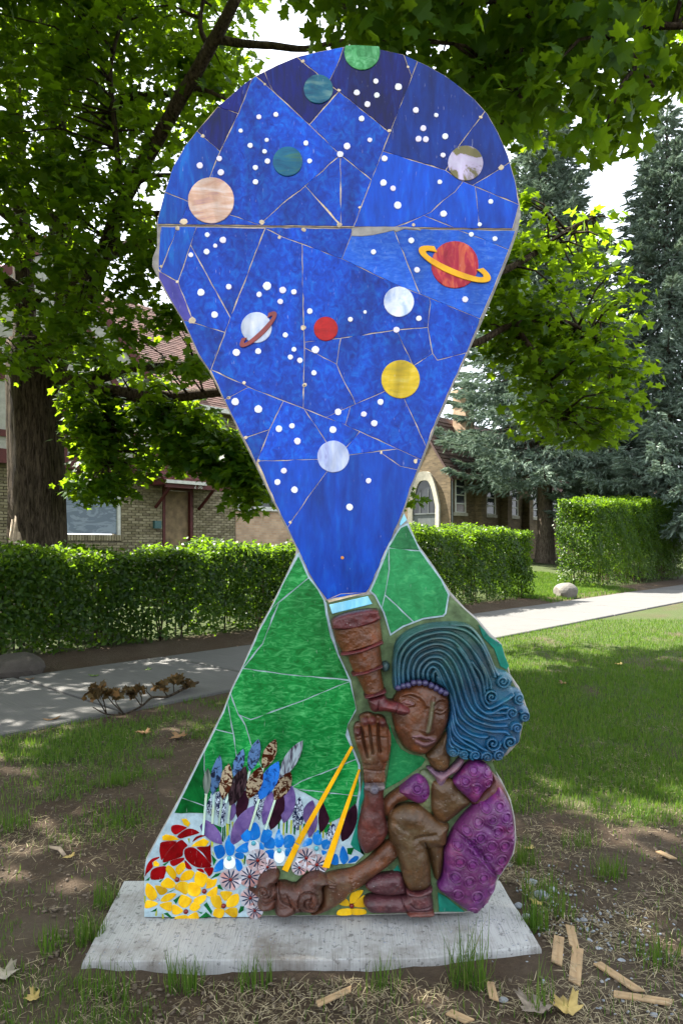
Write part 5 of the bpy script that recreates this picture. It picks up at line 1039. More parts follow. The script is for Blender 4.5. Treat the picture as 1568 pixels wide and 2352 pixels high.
cl2 = np.concatenate([region_clusters(R2, 8.4, 10.8, 105, ((1330, 700, 22), (1240, 780, 18), (1400, 860, 20), (1300, 920, 16), (1180, 700, 16))), region_clusters(R2B, 8.6, 10.4, 40)]); cl2s = region_clusters(R2S, 8.6, 9.6, 20)
# the middle of the crown stands right behind the sculpture
MID = region_clusters([(470, 330), (700, 230), (900, 230), (1060, 400), (1060, 640), (980, 780), (640, 800), (520, 620)], 8.0, 13.0, 230)
cl3 = region_clusters([(930, 1120), (985, 1080), (990, 1150), (950, 1165)], 7.6, 8.0, 3)
HIGH = crown_outside((-2.8, 5.2, 7.4), (6.4, 4.8, 2.8), 500)
twigs(tk, np.concatenate([cl1[::2], cl2[::2], cl2s, cl3]), joints)
tk.build('trunk', M['bark'], SM, True)
NEARP, NEARF, NEARS = leaf_cloud(cl1, 22, 0.36, 0.115, 0.58)
order = np.argsort(NEARP[:, 1] + np.abs(NEARP[:, 0] - 1.6) * 0.3)
in_view = [i for i in order if abs(NEARP[i, 0] / NEARP[i, 1]) < 0.5 and (NEARP[i, 2] - EYE) / NEARP[i, 1] < 0.78]
single = in_view[:300]; rest = np.setdiff1d(np.arange(len(NEARP)), single)
parts_ = [leaf_cloud(cl2, 26, 0.40, 0.14), leaf_cloud(cl2s, 9, 0.26, 0.15), leaf_cloud(MID, 34, 0.45, 0.15), leaf_cloud(cl3, 8, 0.16, 0.12), leaf_cloud(HIGH, 40, 0.62, 0.16)]
crown = scatter('crown', *MAPLE, cat(0), cat(1), cat(2), M['maple_leaf'], SM); tag(crown, kind='stuff')
crown = scatter('crown', *MAPLE_FINE, NEARP[rest], NEARF[rest], NEARS[rest], M['maple_leaf'], SM); tag(crown, kind='stuff')
lm = bpy.data.meshes.new('leaf'); lm.from_pydata(MAPLE_FINE[0], [], MAPLE_FINE[1]); lm.update(); lm.materials.append(M['maple_leaf'])
inv = parent_inv(SM)
for i in single:
    o = bpy.data.objects.new('leaf', lm); COL.objects.link(o); mw = Matrix.Translation(NEARP[i]) @ Matrix(NEARF[i].tolist()).to_4x4() @ Matrix.Scale(float(NEARS[i]), 4)
    o.parent = SM; o.matrix_parent_inverse = inv; o.matrix_basis = mw
# ------------------------------------------------------------------ hedges
def hedge(label, u0, u1, n0, n1, h0, h1, count, low=0.35):
    e = empty('hedge', UN(u0, n0, float(terrain(n0)))); tag(e, label, 'hedge')
    L, W = u1 - u0, n1 - n0
    # points near the clipped faces: front, ends, top, back, and a thin scatter inside
    pos = []; nrm = []
    def put(k, fu, fn, fz, nv):
        u = fu(k); n = fn(k); t = fz(k); z = t * (h0 + (h1 - h0) * (u - u0) / L)
        # hedge faces bulge and dip
        w = 0.07 * np.sin(u * 2.1 + 1.3 * np.sin(z * 3.1)) + 0.05 * np.sin(u * 5.3 + z * 4.7)
        lowcut = RNG.random(k) < np.clip((t - 0.02) / low, 0.45, 1)
        P = np.stack([u * UX + n * NX, u * UY + n * NY, terrain(n) + z], -1) + np.array(nv)[None] * w[:, None]
        pos.append(P[lowcut]); nrm.append(np.repeat(np.array([nv]), lowcut.sum(), 0))
    rnd = lambda a, b: (lambda k: RNG.uniform(a, b, k)); edge = lambda a, d: (lambda k: a + d * RNG.random(k) ** 1.8)
    A = {'front': L * 1.6, 'top': L * W, 'end': W * 1.6, 'in': L * W * 1.6}; tot = sum(A.values()) + A['end']
    put(int(count * A['front'] / tot), rnd(u0, u1), edge(n0, 0.30), lambda k: RNG.uniform(0.04, 1.0, k), (-NX, -NY, 0.25))
    put(int(count * A['top'] / tot), rnd(u0, u1), rnd(n0, n1), edge(1.0, -0.16), (0, 0, 1))
    for u, s in ((u0, 1), (u1, -1)): put(int(count * A['end'] / tot), edge(u, 0.3 * s), rnd(n0, n1), lambda k: RNG.uniform(0.04, 1.0, k), (-UX * s, -UY * s, 0.25))
    put(int(count * A['in'] / tot), rnd(u0, u1), rnd(n0, n1), lambda k: RNG.uniform(0.12, 1.0, k), (0, 0, 1))
    P = np.concatenate(pos); Nn = np.concatenate(nrm) + RNG.standard_normal((len(P), 3)) * 0.5; P = P + RNG.standard_normal(P.shape) * 0.025
    # a few shoots stand above the clipped top
    k = int(L * 14); u = RNG.uniform(u0, u1, k); n = RNG.uniform(n0, n1, k); z = (h0 + (h1 - h0) * (u - u0) / L) + RNG.uniform(0, 0.07, k)
    P = np.concatenate([P, np.stack([u * UX + n * NX, u * UY + n * NY, terrain(n) + z], -1)]); Nn = np.concatenate([Nn, RNG.standard_normal((k, 3))])
    d3 = np.sin(P[:, 0] * 5.1 + 2 * np.sin(P[:, 2] * 4.3)) * np.sin(P[:, 1] * 4.7 + 1.5 * np.sin(P[:, 0] * 3.1)) * np.sin(P[:, 2] * 6.1 + P[:, 0] * 2.0); kp = RNG.random(len(P)) < 0.85 + 0.9 * d3; P, Nn = P[kp], Nn[kp]
    fo = scatter('foliage', *OVAL, P, rot_frames(Nn, RNG.uniform(0, 6.283, len(P))), RNG.uniform(0.05, 0.105, len(P)), M['hedge_leaf'], e); tag(fo, kind='stuff')
    mb = MB()
    for i in range(int(L * 9)):
        u = RNG.uniform(u0 + 0.1, u1 - 0.1); n = RNG.uniform(n0 + 0.15, n1 - 0.15); z = float(terrain(n)); t = RNG.uniform(0.75, 0.95) * h0
        mb.tube([UN(u, n, z - 0.05), UN(u + RNG.uniform(-0.1, 0.1), n + RNG.uniform(-0.1, 0.1), z + t * 0.5), UN(u + RNG.uniform(-0.25, 0.25), n + RNG.uniform(-0.25, 0.25), z + t)], [0.016, 0.012, 0.005], 5)
    st = mb.build('stems', M['bark'], e); tag(st, kind='stuff')
hedge('long clipped dark green hedge in front of the house on the left', 0.8, 12.0, 9.2, 10.3, 1.27, 1.52, 90000)
hedge('lower clipped hedge with a sunlit top, in front of the arched doorway', 12.25, 17.9, 9.2, 10.5, 1.82, 1.88, 56000)
hedge('tall clipped hedge at the right edge beside the boulder', 22.3, 32.0, 9.3, 10.6, 2.9, 3.45, 120000)

# ------------------------------------------------------------------ spruces
def tuft():
    T = []; Fc = []; k = 9
    for i in range(k):
        a = 2 * math.pi * i / k; r = 0.34; y = 0.15 + 0.85 * (i % 3) / 2.2; T += [(0.03 * math.cos(a + 1.57), y - 0.22, 0.03 * math.sin(a + 1.57)), (-0.03 * math.cos(a + 1.57), y - 0.14, -0.03 * math.sin(a + 1.57)), (r * math.cos(a), y + 0.2, r * math.sin(a) * 0.9)]; Fc.append([3 * i, 3 * i + 1, 3 * i + 2])
    n = len(T); T += [(-0.13, 0, 0), (0.13, 0, 0), (0.10, 0.8, 0), (0, 1.1, 0), (-0.10, 0.8, 0), (0, 0, -0.13), (0, 0, 0.13), (0, 0.8, 0.1), (0, 1.05, 0), (0, 0.8, -0.1)]
    Fc += [[n, n + 1, n + 2], [n, n + 2, n + 4], [n + 2, n + 3, n + 4], [n + 5, n + 6, n + 7], [n + 5, n + 7, n + 9], [n + 7, n + 8, n + 9]]
    return T, Fc
TUFT = tuft()
def spruce(label, base, H, Lmax, zlow, tr_, dens=1.0, group=None):
    e = empty('spruce_tree', base); tag(e, label, 'tree', group)
    mb = MB(); trunk(mb, base, [((base[0] + 0.02 * math.sin(i * 1.7), base[1], base[2] - 0.1 + (H + 0.1) * i / 16), max(0.02, tr_ * (1 - i / 16.5) + 0.12 * math.exp(-i * 1.8))) for i in range(17)], 14)
    P = []; Fx = []; Sc = []
    z = zlow
    while z < H - 0.3:
        t = (z - zlow) / (H - zlow); L = Lmax * (1 - t) ** 0.85 + 0.25; nb = 7 if L > 1.2 else 5; a0 = RNG.uniform(0, 6.28)
        for k in range(nb):
            a = a0 + 6.283 * k / nb + RNG.uniform(-0.25, 0.25); l = L * RNG.uniform(0.72, 1.08); dr = np.array([math.cos(a), math.sin(a), 0]); zz = z + RNG.uniform(-0.15, 0.15)
            def pt(s): return np.array(base) + dr * l * s + np.array([0, 0, zz + (0.10 - 0.62 * s + 0.42 * s * s * s) * l * (0.75 - 0.4 * t)])
            pts = [pt(s) for s in (0, 0.25, 0.5, 0.75, 1.0)]; mb.tube(pts, [0.05 * l / 3 + 0.01, 0.04 * l / 3 + 0.008, 0.025, 0.015, 0.006], 5)
            side = np.array([-dr[1], dr[0], 0])
            for q in range(int(l * 42 * dens)):
                s = RNG.uniform(0.12, 1.0) ** 0.8; w = (1.05 - s) * 0.42 * l * RNG.uniform(-1, 1); hang = -abs(RNG.normal(0, 0.20)) * (0.4 + 0.9 * (1 - s)) - 0.12 * abs(w)
                P.append(pt(s) + side * w + np.array([0, 0, hang + 0.04])); d = dr * (0.8 if abs(hang) < 0.2 else 0.3) + side * np.sign(w) * RNG.uniform(0.1, 0.9) + np.array([0, 0, RNG.uniform(-0.9, 0.15) if hang < -0.15 else RNG.uniform(-0.35, 0.3)]); d /= np.linalg.norm(d)
                x = np.cross(d, RNG.standard_normal(3)); x /= np.linalg.norm(x); Fx.append(np.stack([x, d, np.cross(x, d)], -1)); Sc.append(RNG.uniform(0.18, 0.36))
        z += 0.34 + 0.12 * (1 - t)
    mb.build('trunk', M['bark_spruce'], e, True)
    c = scatter('crown', *TUFT, np.array(P), np.array(Fx), np.array(Sc), M['spruce_needle'], e); tag(c, kind='stuff')
p = PX(1251, 1310, 33.0); p.z = ground_z(p.x, p.y); spruce('blue spruce standing between the two right-hand hedges, bare lower trunk', p, 23.5, 5.8, 4.4, 0.40)
p = PX(1530, 1240, 31.0); p.z = ground_z(p.x, p.y); spruce('blue spruce at the right edge, behind the tall hedge', p, 21.5, 5.4, 2.6, 0.34)
p = PX(1340, 1240, 44.0); p.z = ground_z(p.x, p.y); spruce('small far spruce between the two larger ones', p, 13.0, 3.0, 2.0, 0.25, 0.8)

# ------------------------------------------------------------------ buildings
def brick_mat(name, cols, mortar, scale_u=0.22, scale_v=0.077):
    """for walls too far off to tell the bricks apart"""
    m, nt, b = mat_new(name); tc = nt.nodes.new('ShaderNodeTexCoord'); mp = nt.nodes.new('ShaderNodeMapping'); mp.inputs['Rotation'].default_value = (0, 0, -math.atan2(UY, UX)); nt.links.new(tc.outputs['Object'], mp.inputs[0])
    sp = nt.nodes.new('ShaderNodeSeparateXYZ'); nt.links.new(mp.outputs[0], sp.inputs[0]); ad = nt.nodes.new('ShaderNodeMath'); ad.operation = 'ADD'; nt.links.new(sp.outputs[0], ad.inputs[0]); nt.links.new(sp.outputs[1], ad.inputs[1])
    cb = nt.nodes.new('ShaderNodeCombineXYZ'); nt.links.new(ad.outputs[0], cb.inputs[0]); nt.links.new(sp.outputs[2], cb.inputs[1])
    br = nt.nodes.new('ShaderNodeTexBrick'); br.inputs['Scale'].default_value = 1.0; br.inputs['Brick Width'].default_value = scale_u; br.inputs['Row Height'].default_value = scale_v; br.inputs['Mortar Size'].default_value = 0.006; br.inputs['Bias'].default_value = 0.0
    br.inputs['Color1'].default_value = (*cols[0], 1); br.inputs['Color2'].default_value = (*cols[1], 1); br.inputs['Mortar'].default_value = (*mortar, 1); nt.links.new(cb.outputs[0], br.inputs[0])
    f = noise(nt, 2.0, 5, 0.6, tc.outputs['Object']); nt.links.new(mixc(nt, 1.0, br.outputs[0], ramp(nt, f, [(0.3, (0.75, 0.75, 0.75)), (0.7, (1.15, 1.15, 1.15))]), 'MULTIPLY'), b.inputs['Base Color']); b.inputs['Roughness'].default_value = 0.9
    bump(nt, b, br.outputs[1], -0.6, 0.008); return m
def piece_mat(name, stops, scale=25):
    m, nt, b = mat_new(name); g_ = nt.nodes.new('ShaderNodeNewGeometry'); oi = nt.nodes.new('ShaderNodeObjectInfo'); a = nt.nodes.new('ShaderNodeMath'); a.operation = 'ADD'; nt.links.new(g_.outputs['Random Per Island'], a.inputs[0]); nt.links.new(oi.outputs['Random'], a.inputs[1])
    fr = nt.nodes.new('ShaderNodeMath'); fr.operation = 'FRACT'; nt.links.new(a.outputs[0], fr.inputs[0]); v = coords(nt); f = noise(nt, 0.9, 5, 0.65, v)
    c = mixc(nt, 1.0, ramp(nt, fr.outputs[0], stops), ramp(nt, f, [(0.3, (0.7, 0.7, 0.7)), (0.62, (1.1, 1.1, 1.1))]), 'MULTIPLY')
    nt.links.new(c, b.inputs['Base Color']); b.inputs['Roughness'].default_value = 0.9; bump(nt, b, noise(nt, scale * 3, 4, 0.6, v), 0.3, 0.006); return m
M['brick'] = piece_mat('brick', [(0, (0.16, 0.135, 0.075)), (0.4, (0.23, 0.195, 0.115)), (0.8, (0.31, 0.27, 0.17)), (1, (0.11, 0.085, 0.05))])
M['mortar'] = simple('mortar', (0.17, 0.145, 0.10), 0.95, 0.3, 12)
M['shingle'] = piece_mat('shingle', [(0, (0.095, 0.047, 0.038)), (0.5, (0.140, 0.070, 0.055)), (1, (0.185, 0.10, 0.08))])
M['timber_red'] = simple('timber_red', (0.085, 0.014, 0.012), 0.7, 0.25, 8)
M['stucco'] = simple('stucco', (0.36, 0.35, 0.31), 0.9, 0.15, 10)
M['trim_white'] = simple('trim_white', (0.55, 0.55, 0.50), 0.6, 0.15, 8)
M['void'] = simple('void', (0.004, 0.004, 0.004), 0.9, 0.1, 5, 0)
M['window_glass'] = simple('window_glass', (0.03, 0.035, 0.04), 0.08, 0.2, 4, 0)
M['stone'] = simple('stone', (0.36, 0.34, 0.27), 0.9, 0.2, 6, 0.3, 0.01)
def ply_mat():
    m, nt, b = mat_new('plywood_blue'); v = coords(nt, (1.0, 1.0, 3.2)); f = noise(nt, 1.6, 3, 0.5, v, 1.6); ml = nt.nodes.new('ShaderNodeMath'); ml.operation = 'MULTIPLY'; ml.inputs[1].default_value = 14; nt.links.new(f, ml.inputs[0]); s = nt.nodes.new('ShaderNodeMath'); s.operation = 'SINE'; nt.links.new(ml.outputs[0], s.inputs[0])
    nt.links.new(ramp(nt, s.outputs[0], [(0.1, (0.155, 0.195, 0.24)), (0.75, (0.245, 0.295, 0.345))]), b.inputs['Base Color']); b.inputs['Roughness'].default_value = 0.85; return m
M['plywood'] = ply_mat()
M['door_wood'] = simple('door_wood', (0.20, 0.14, 0.075), 0.85, 0.45, 5)
M['brick_far'] = brick_mat('brick_far', ((0.40, 0.25, 0.15), (0.52, 0.36, 0.23)), (0.40, 0.34, 0.27))
M['brick_church'] = brick_mat('brick_church', ((0.095, 0.066, 0.032), (0.175, 0.125, 0.065)), (0.14, 0.115, 0.075))
M['tile_brown'] = piece_mat('tile_brown', [(0, (0.075, 0.043, 0.036)), (1, (0.135, 0.082, 0.066))])
M['tile_red'] = simple('tile_red', (0.22, 0.10, 0.07), 0.9, 0.3, 4)
M['door_grey'] = simple('door_grey', (0.085, 0.10, 0.10), 0.7, 0.2, 5)

# ---- the boarded-up house on the left (front on the line n = 17.2)
NH = 17.2; GZ = float(terrain(NH))
HOUSE = empty('brick_house', UN(9.5, NH, GZ)); tag(HOUSE, 'derelict buff brick house with red timbering, boarded window and red roof', 'house')
def hz(px, py, n=NH):
    u, y = px_un(px, n); return (u, EYE - (py - HOR) * y / F)
def front_box(mb, u0, u1, z0, z1, n0, n1): mb.box(UN(u0, n0, z0), UN(u1 - u0, 0), UN(0, n1 - n0), (0, 0, z1 - z0))
W0, W1 = hz(120, 1110)[0], hz(275, 1110)[0]; WZ0, WZ1 = hz(210, 1228)[1], hz(210, 1108)[1]
D0, D1 = hz(378, 1200)[0], hz(440, 1200)[0]; DZ1 = hz(410, 1126)[1]
UE = hz(540, 1200)[0]; UL = 4.5; EAVE = 5.75; G0, G1 = 6.0, hz(345, 1000)[0]
mb = MB(); NB = NH + 0.035
for u0, u1, z0, z1 in ((UL, W0, GZ - 0.3, 3.55), (W0, W1, GZ - 0.3, WZ0), (W0, W1, WZ1, 3.55), (W1, D0, GZ - 0.3, 3.55), (D0, D1, DZ1, 3.55), (D1, UE, GZ - 0.3, 3.55), (UL, UE, 3.55, EAVE)): front_box(mb, u0, u1, z0, z1, NB, NB + 0.25)
mb.box(UN(UE - 0.25, NB + 0.25, GZ - 0.3), UN(0.25, 0), UN(0, 7), (0, 0, EAVE - GZ + 0.3)); mb.box(UN(UL, NB + 0.25, GZ - 0.3), UN(0.25, 0), UN(0, 7), (0, 0, EAVE - GZ + 0.3))
WALL = mb.build('wall', M['mortar'], HOUSE)
def brick_courses(u0, u1, z0, z1, holes, n_face, bl=0.215, bh=0.062, gap=0.013):
    out = []; r = 0; z = z0
    while z + bh <= z1:
        u = u0 - (0.5 * (bl + gap) if r % 2 else 0)
        while u < u1:
            segs = [(max(u, u0), min(u + bl, u1))]
            for h in holes:
                if z + bh > h[2] and z < h[3]:
                    ns = []
                    for a, b in segs:
                        if b <= h[0] or a >= h[1]: ns.append((a, b)); continue
                        if a < h[0]: ns.append((a, h[0]))
                        if b > h[1]: ns.append((h[1], b))
                    segs = ns
            out += [(a, b, z, z + bh) for a, b in segs if b - a > 0.03]; u += bl + gap
        z += bh + gap; r += 1
    return out
hs = [(W0 - 0.06, W1 + 0.06, WZ0 - 0.17, WZ1 + 0.05), (D0 - 0.07, D1 + 0.07, -1, DZ1 + 0.07)]
BR = brick_courses(UL, UE, GZ + 0.2, 3.55, hs, NH) + brick_courses(G1, UE, 3.55 + 0.02, EAVE - 0.1, [], NH)
seen_b = [b for b in BR if ((W1 < b[0] < D0 - 0.05) or b[0] > D1) and 1.62 < b[2] < 3.3][:300]; sset = set(seen_b)
bm_cache = {}
def brick_mesh(l, h, dep=0.05, bev=0.006):
    k = round(l, 3)
    if k not in bm_cache:
        V = [UN(-l / 2, 0, -h / 2), UN(l / 2, 0, -h / 2), UN(l / 2, 0, h / 2), UN(-l / 2, 0, h / 2)]; V += [v + UN(0, -dep + bev) for v in V]; V += [UN(s * (l / 2 - bev), -dep, t * (h / 2 - bev)) for s, t in ((-1, -1), (1, -1), (1, 1), (-1, 1))]
        Fc = [[8, 9, 10, 11]] + [[r * 4 + i, r * 4 + (i + 1) % 4, r * 4 + 4 + (i + 1) % 4, r * 4 + 4 + i] for r in (0, 1) for i in range(4)]
        me = bpy.data.meshes.new('brick'); me.from_pydata([tuple(v) for v in V], [], Fc); me.update(); me.materials.append(M['brick']); bm_cache[k] = me
    return bm_cache[k]
for a, b, z0, z1 in seen_b:
    o = bpy.data.objects.new('brick', brick_mesh(b - a, z1 - z0)); COL.objects.link(o); o.parent = WALL; o.location = UN((a + b) / 2, NH + 0.048, (z0 + z1) / 2)
def brick_mass(name, L, mat, parent, nface, dep=0.05):
    V = []; Fc = []
    for i, (a, b, z0, z1) in enumerate(L):
        j = random.uniform(-0.004, 0.004)
        V += [UN(a, nface + 0.048, z0), UN(b, nface + 0.048, z0), UN(b, nface + 0.048, z1), UN(a, nface + 0.048, z1), UN(a + 0.004, nface - 0.002 + j, z0 + 0.004), UN(b - 0.004, nface - 0.002 + j, z0 + 0.004), UN(b - 0.004, nface - 0.002 + j, z1 - 0.004), UN(a + 0.004, nface - 0.002 + j, z1 - 0.004)]
        k = i * 8; Fc += [[k + 4, k + 5, k + 6, k + 7]] + [[k + s, k + (s + 1) % 4, k + 4 + (s + 1) % 4, k + 4 + s] for s in range(4)]
    o = py_mesh(name, V, Fc, mat, parent); tag(o, kind='stuff'); return o
brick_mass('bricks', [b for b in BR if b not in sset], M['brick'], WALL, NH)
# boarded window with a brick sill
WIN = MB(); front_box(WIN, W0 + 0.05, W1 - 0.05, WZ0 + 0.03, WZ1 - 0.03, NH + 0.06, NH + 0.09); WIN = WIN.build('boarded_window', M['plywood'], HOUSE)
mb = MB()
for u0, u1, z0, z1 in ((W0 - 0.02, W1 + 0.02, WZ1 - 0.04, WZ1 + 0.03), (W0 - 0.04, W0 + 0.05, WZ0, WZ1 - 0.042), (W1 - 0.05, W1 + 0.04, WZ0, WZ1 - 0.042)): front_box(mb, u0, u1, z0, z1, NH + 0.01, NH + 0.10)
mb.build('window_frame', M['trim_white'], WIN)
sl = []; u = W0 - 0.06
while u < W1 + 0.06: sl.append((u, u + 0.066, WZ0 - 0.16, WZ0)); u += 0.076
o = brick_mass('sill', sl, M['brick'], WIN, NH - 0.05)
# door, canopy and number
mb = MB(); front_box(mb, D0 + 0.04, D1 - 0.04, GZ, DZ1 - 0.03, NH + 0.12, NH + 0.17); DOOR = mb.build('door', M['door_wood'], HOUSE)
mb = MB()
for u0, u1, z0, z1 in ((D0 - 0.05, D0 + 0.038, GZ, DZ1), (D1 - 0.038, D1 + 0.05, GZ, DZ1), (D0 - 0.05, D1 + 0.05, DZ1 + 0.002, DZ1 + 0.07)): front_box(mb, u0, u1, z0, z1, NH + 0.0, NH + 0.2)
mb.build('door_frame', M['timber_red'], DOOR)
mb = MB(); q0, q1 = hz(345, 1200)[0], hz(345, 1200)[0] + 0.13
mb = MB(); mbu = hz(360, 1180)[0]; front_box(mb, mbu - 0.12, mbu + 0.10, 2.05, 2.27, NH - 0.10, NH); mb.build('letterbox', simple('letterbox_green', (0.03, 0.10, 0.10), 0.5, 0.2), HOUSE)
CU0, CU1, CZ = D0 - 0.55, D1 + 0.75, DZ1 + 0.12
def slope_pieces(name, u0, u1, nf, zf, nb, zb, row, length, mat, parent, thick=0.018):
    """overlapping shingles on a slope that rises from (nf, zf) to (nb, zb)"""
    L = math.hypot(nb - nf, zb - zf); k = int(L / row); V = []; Fc = []; up = Vector(UN(0, nb - nf)) + Vector((0, 0, zb - zf)); up.normalize(); nr = Vector(UN(0, -(zb - zf))) + Vector((0, 0, nb - nf)); nr.normalize(); al = Vector(UN(1, 0))
    for r in range(k):
        u = u0 - (length / 2 if r % 2 else 0); o = Vector(UN(0, nf)) + Vector((0, 0, zf)) + up * (r * row)
        while u < u1:
            a, b = max(u, u0) + 0.006, min(u + length, u1) - 0.006; u += length
            if b - a < 0.03: continue
            j = random.uniform(0, 0.006); lift = thick + j
            c = [o + al * a + nr * lift, o + al * b + nr * lift, o + al * b + up * (row * 1.25) + nr * 0.004, o + al * a + up * (row * 1.25) + nr * 0.004, o + al * a - nr * 0.01, o + al * b - nr * 0.01]
            n = len(V); V += c; Fc += [[n, n + 1, n + 2, n + 3], [n + 4, n + 5, n + 1, n]]
    o = py_mesh(name, V, Fc, mat, parent); tag(o, kind='stuff'); return o
mb = MB(); mb.add([UN(CU0, NH - 0.9, CZ), UN(CU1, NH - 0.9, CZ), UN(CU1, NH, CZ + 0.95), UN(CU0, NH, CZ + 0.95), UN(CU0, NH - 0.9, CZ - 0.05), UN(CU1, NH - 0.9, CZ - 0.05), UN(CU1, NH, CZ - 0.05), UN(CU0, NH, CZ - 0.05)], [[0, 1, 2, 3], [4, 7, 6, 5], [0, 4, 5, 1], [1, 5, 6, 2], [0, 3, 7, 4]])
CAN = mb.build('door_canopy', M['timber_red'], HOUSE)
slope_pieces('shingles', CU0 - 0.03, CU1 + 0.03, NH - 0.93, CZ + 0.02, NH, CZ + 0.98, 0.14, 0.3, M['timber_red'], CAN)
mb = MB(); front_box(mb, CU0 - 0.02, CU1 + 0.02, CZ - 0.14, CZ + 0.03, NH - 0.95, NH - 0.905); mb.build('fascia', M['timber_red'], CAN)
mb = MB(); front_box(mb, CU0 - 0.04, D1 - 0.2, CZ - 0.03, CZ + 0.06, NH - 1.04, NH - 0.955); mb.build('gutter', M['trim_white'], CAN)
for u in (D0 - 0.3, D1 + 0.25):
    mb = MB(); mb.tube([UN(u, NH - 0.02, CZ - 0.65), UN(u, NH - 0.35, CZ - 0.42), UN(u, NH - 0.8, CZ - 0.08)], [0.05, 0.05, 0.05], 6); mb.build('bracket', M['timber_red'], CAN)
def text(s, size, loc, mat, parent):
    cu = bpy.data.curves.new('house_number', 'FONT'); cu.body = s; cu.size = size; cu.extrude = 0.006
    ob = bpy.data.objects.new('tmp', cu); COL.objects.link(ob); dg = bpy.context.evaluated_depsgraph_get(); me = bpy.data.meshes.new_from_object(ob.evaluated_get(dg)); bpy.data.objects.remove(ob)
    me.materials.clear(); me.materials.append(mat); o = bpy.data.objects.new('house_number', me); COL.objects.link(o); o.parent = parent
    o.matrix_basis = Matrix.Translation(loc) @ Matrix.Rotation(math.atan2(UY, UX), 4, 'Z') @ Matrix.Rotation(R(90), 4, 'X'); return o
nu = px_un(445, NH - 0.95)[0]; text('2 36', 0.17, UN(nu, NH - 0.958, CZ - 0.125), M['trim_white'], CAN)
# timbered gable over the boarded window
NG = NH - 0.28; gm = (UL + G1) / 2; GH = 9.2
mb = MB(); b_ = 3.58; mb.add([UN(UL, NG, b_), UN(G1, NG, b_), UN(G1, NG, 6.0), UN(gm, NG, GH), UN(UL, NG, 6.0), UN(UL, NH + 0.3, b_), UN(G1, NH + 0.3, b_), UN(G1, NH + 0.3, 6.0), UN(gm, NH + 0.3, GH), UN(UL, NH + 0.3, 6.0)], [[0, 1, 2, 3, 4], [0, 5, 6, 1], [1, 6, 7, 2], [2, 7, 8, 3], [3, 8, 9, 4], [4, 9, 5, 0]])
GAB = mb.build('gable', M['stucco'], HOUSE)
def beam(u0, z0, u1, z1, w=0.2):
    mb = MB(); d = Vector((u1 - u0, z1 - z0)); d.normalize(); e = Vector((-d.y, d.x)) * w / 2
    c = [(u0 + e.x, z0 + e.y), (u1 + e.x, z1 + e.y), (u1 - e.x, z1 - e.y), (u0 - e.x, z0 - e.y)]; V = [UN(a, NG - 0.05, b) for a, b in c] + [UN(a, NG + 0.01, b) for a, b in c]
    mb.add(V, [[0, 1, 2, 3], [0, 4, 5, 1], [1, 5, 6, 2], [2, 6, 7, 3], [3, 7, 4, 0]]); mb.build('timber', M['timber_red'], GAB)
zb = hz(170, 1065)[1]; beam(UL, zb, G1, zb, 0.34)
zw0, zw1 = hz(170, 1010)[1], hz(170, 905)[1]; wu0, wu1 = hz(140, 950)[0], hz(190, 950)[0]
beam(UL, zw0 - 0.08, G1, zw0 - 0.08, 0.16); beam(UL, zw1 + 0.1, G1, zw1 + 0.1, 0.2)
for px in (135, 195, 262, 300, 343): u = hz(px, 1000)[0]; beam(u, zb + 0.171, u, zw1 - 0.001, 0.17)
beam(hz(262, 1000)[0], zw1 + 0.2, gm + 0.6, GH - 1.4, 0.17); beam(UL, 6.0, gm, GH, 0.25); beam(gm, GH, G1 + 0.1, 5.95, 0.25)
mb = MB(); front_box(mb, wu0, wu1, zw0, zw1, NG - 0.02, NG + 0.005); op = mb.build('window', M['void'], GAB)
mb = MB()
for u0, u1, z0, z1 in ((wu0, wu0 + 0.05, zw0, zw1), (wu1 - 0.05, wu1, zw0, zw1), (wu0 + 0.052, wu1 - 0.052, zw0, zw0 + 0.05)): front_box(mb, u0, u1, z0, z1, NG - 0.045, NG - 0.021)
mb.build('window_frame', M['trim_white'], op)
# main roof, gutter and the small dormer window beside the gable
RU1 = UE + 0.35; NE = NH - 0.35; RB = NH + 4.0; RZ = 9.9
mb = MB(); mb.add([UN(UL, NE, EAVE - 0.02), UN(RU1, NE, EAVE - 0.02), UN(RU1, RB, RZ), UN(UL, RB, RZ), UN(RU1, RB + 4.2, EAVE), UN(UL, RB + 4.2, EAVE)], [[0, 1, 2, 3], [3, 2, 4, 5], [1, 4, 2]])
ROOF = mb.build('roof', M['shingle'], HOUSE); slope_pieces('shingles', UL, RU1, NE, EAVE, RB, RZ, 0.13, 0.32, M['shingle'], ROOF)
mb = MB(); front_box(mb, hz(440, 940)[0], RU1, EAVE - 0.16, EAVE - 0.02, NE - 0.12, NE + 0.02); mb.build('gutter', M['trim_white'], ROOF)
d0, d1 = hz(372, 940)[0], hz(437, 940)[0]; dz0, dz1 = EAVE - 1.0, hz(420, 905)[1]
mb = MB(); front_box(mb, d0, d1 + 0.25, dz0, dz1, NH - 0.12, NH + 2.0); DOR = mb.build('dormer', M['brick_far'], HOUSE)
mb = MB(); front_box(mb, d0 + 0.1, d1, EAVE - 0.55, dz1 - 0.18, NH - 0.135, NH - 0.121); op = mb.build('window', M['void'], DOR)
mb = MB()
for u0, u1, z0, z1 in ((d1 - 0.06, d1 + 0.02, EAVE - 0.6, dz1 - 0.15), (d0 + 0.02, d0 + 0.1, EAVE - 0.6, dz1 - 0.15), (d0 + 0.102, d1 - 0.062, dz1 - 0.23, dz1 - 0.15)): front_box(mb, u0, u1, z0, z1, NH - 0.17, NH - 0.136)
mb.build('window_frame', M['trim_white'], op)
mb = MB(); front_box(mb, d0 - 0.1, d1 + 0.35, dz1, dz1 + 0.1, NH - 0.3, NH + 2.0); mb.build('gutter', M['trim_white'], DOR)
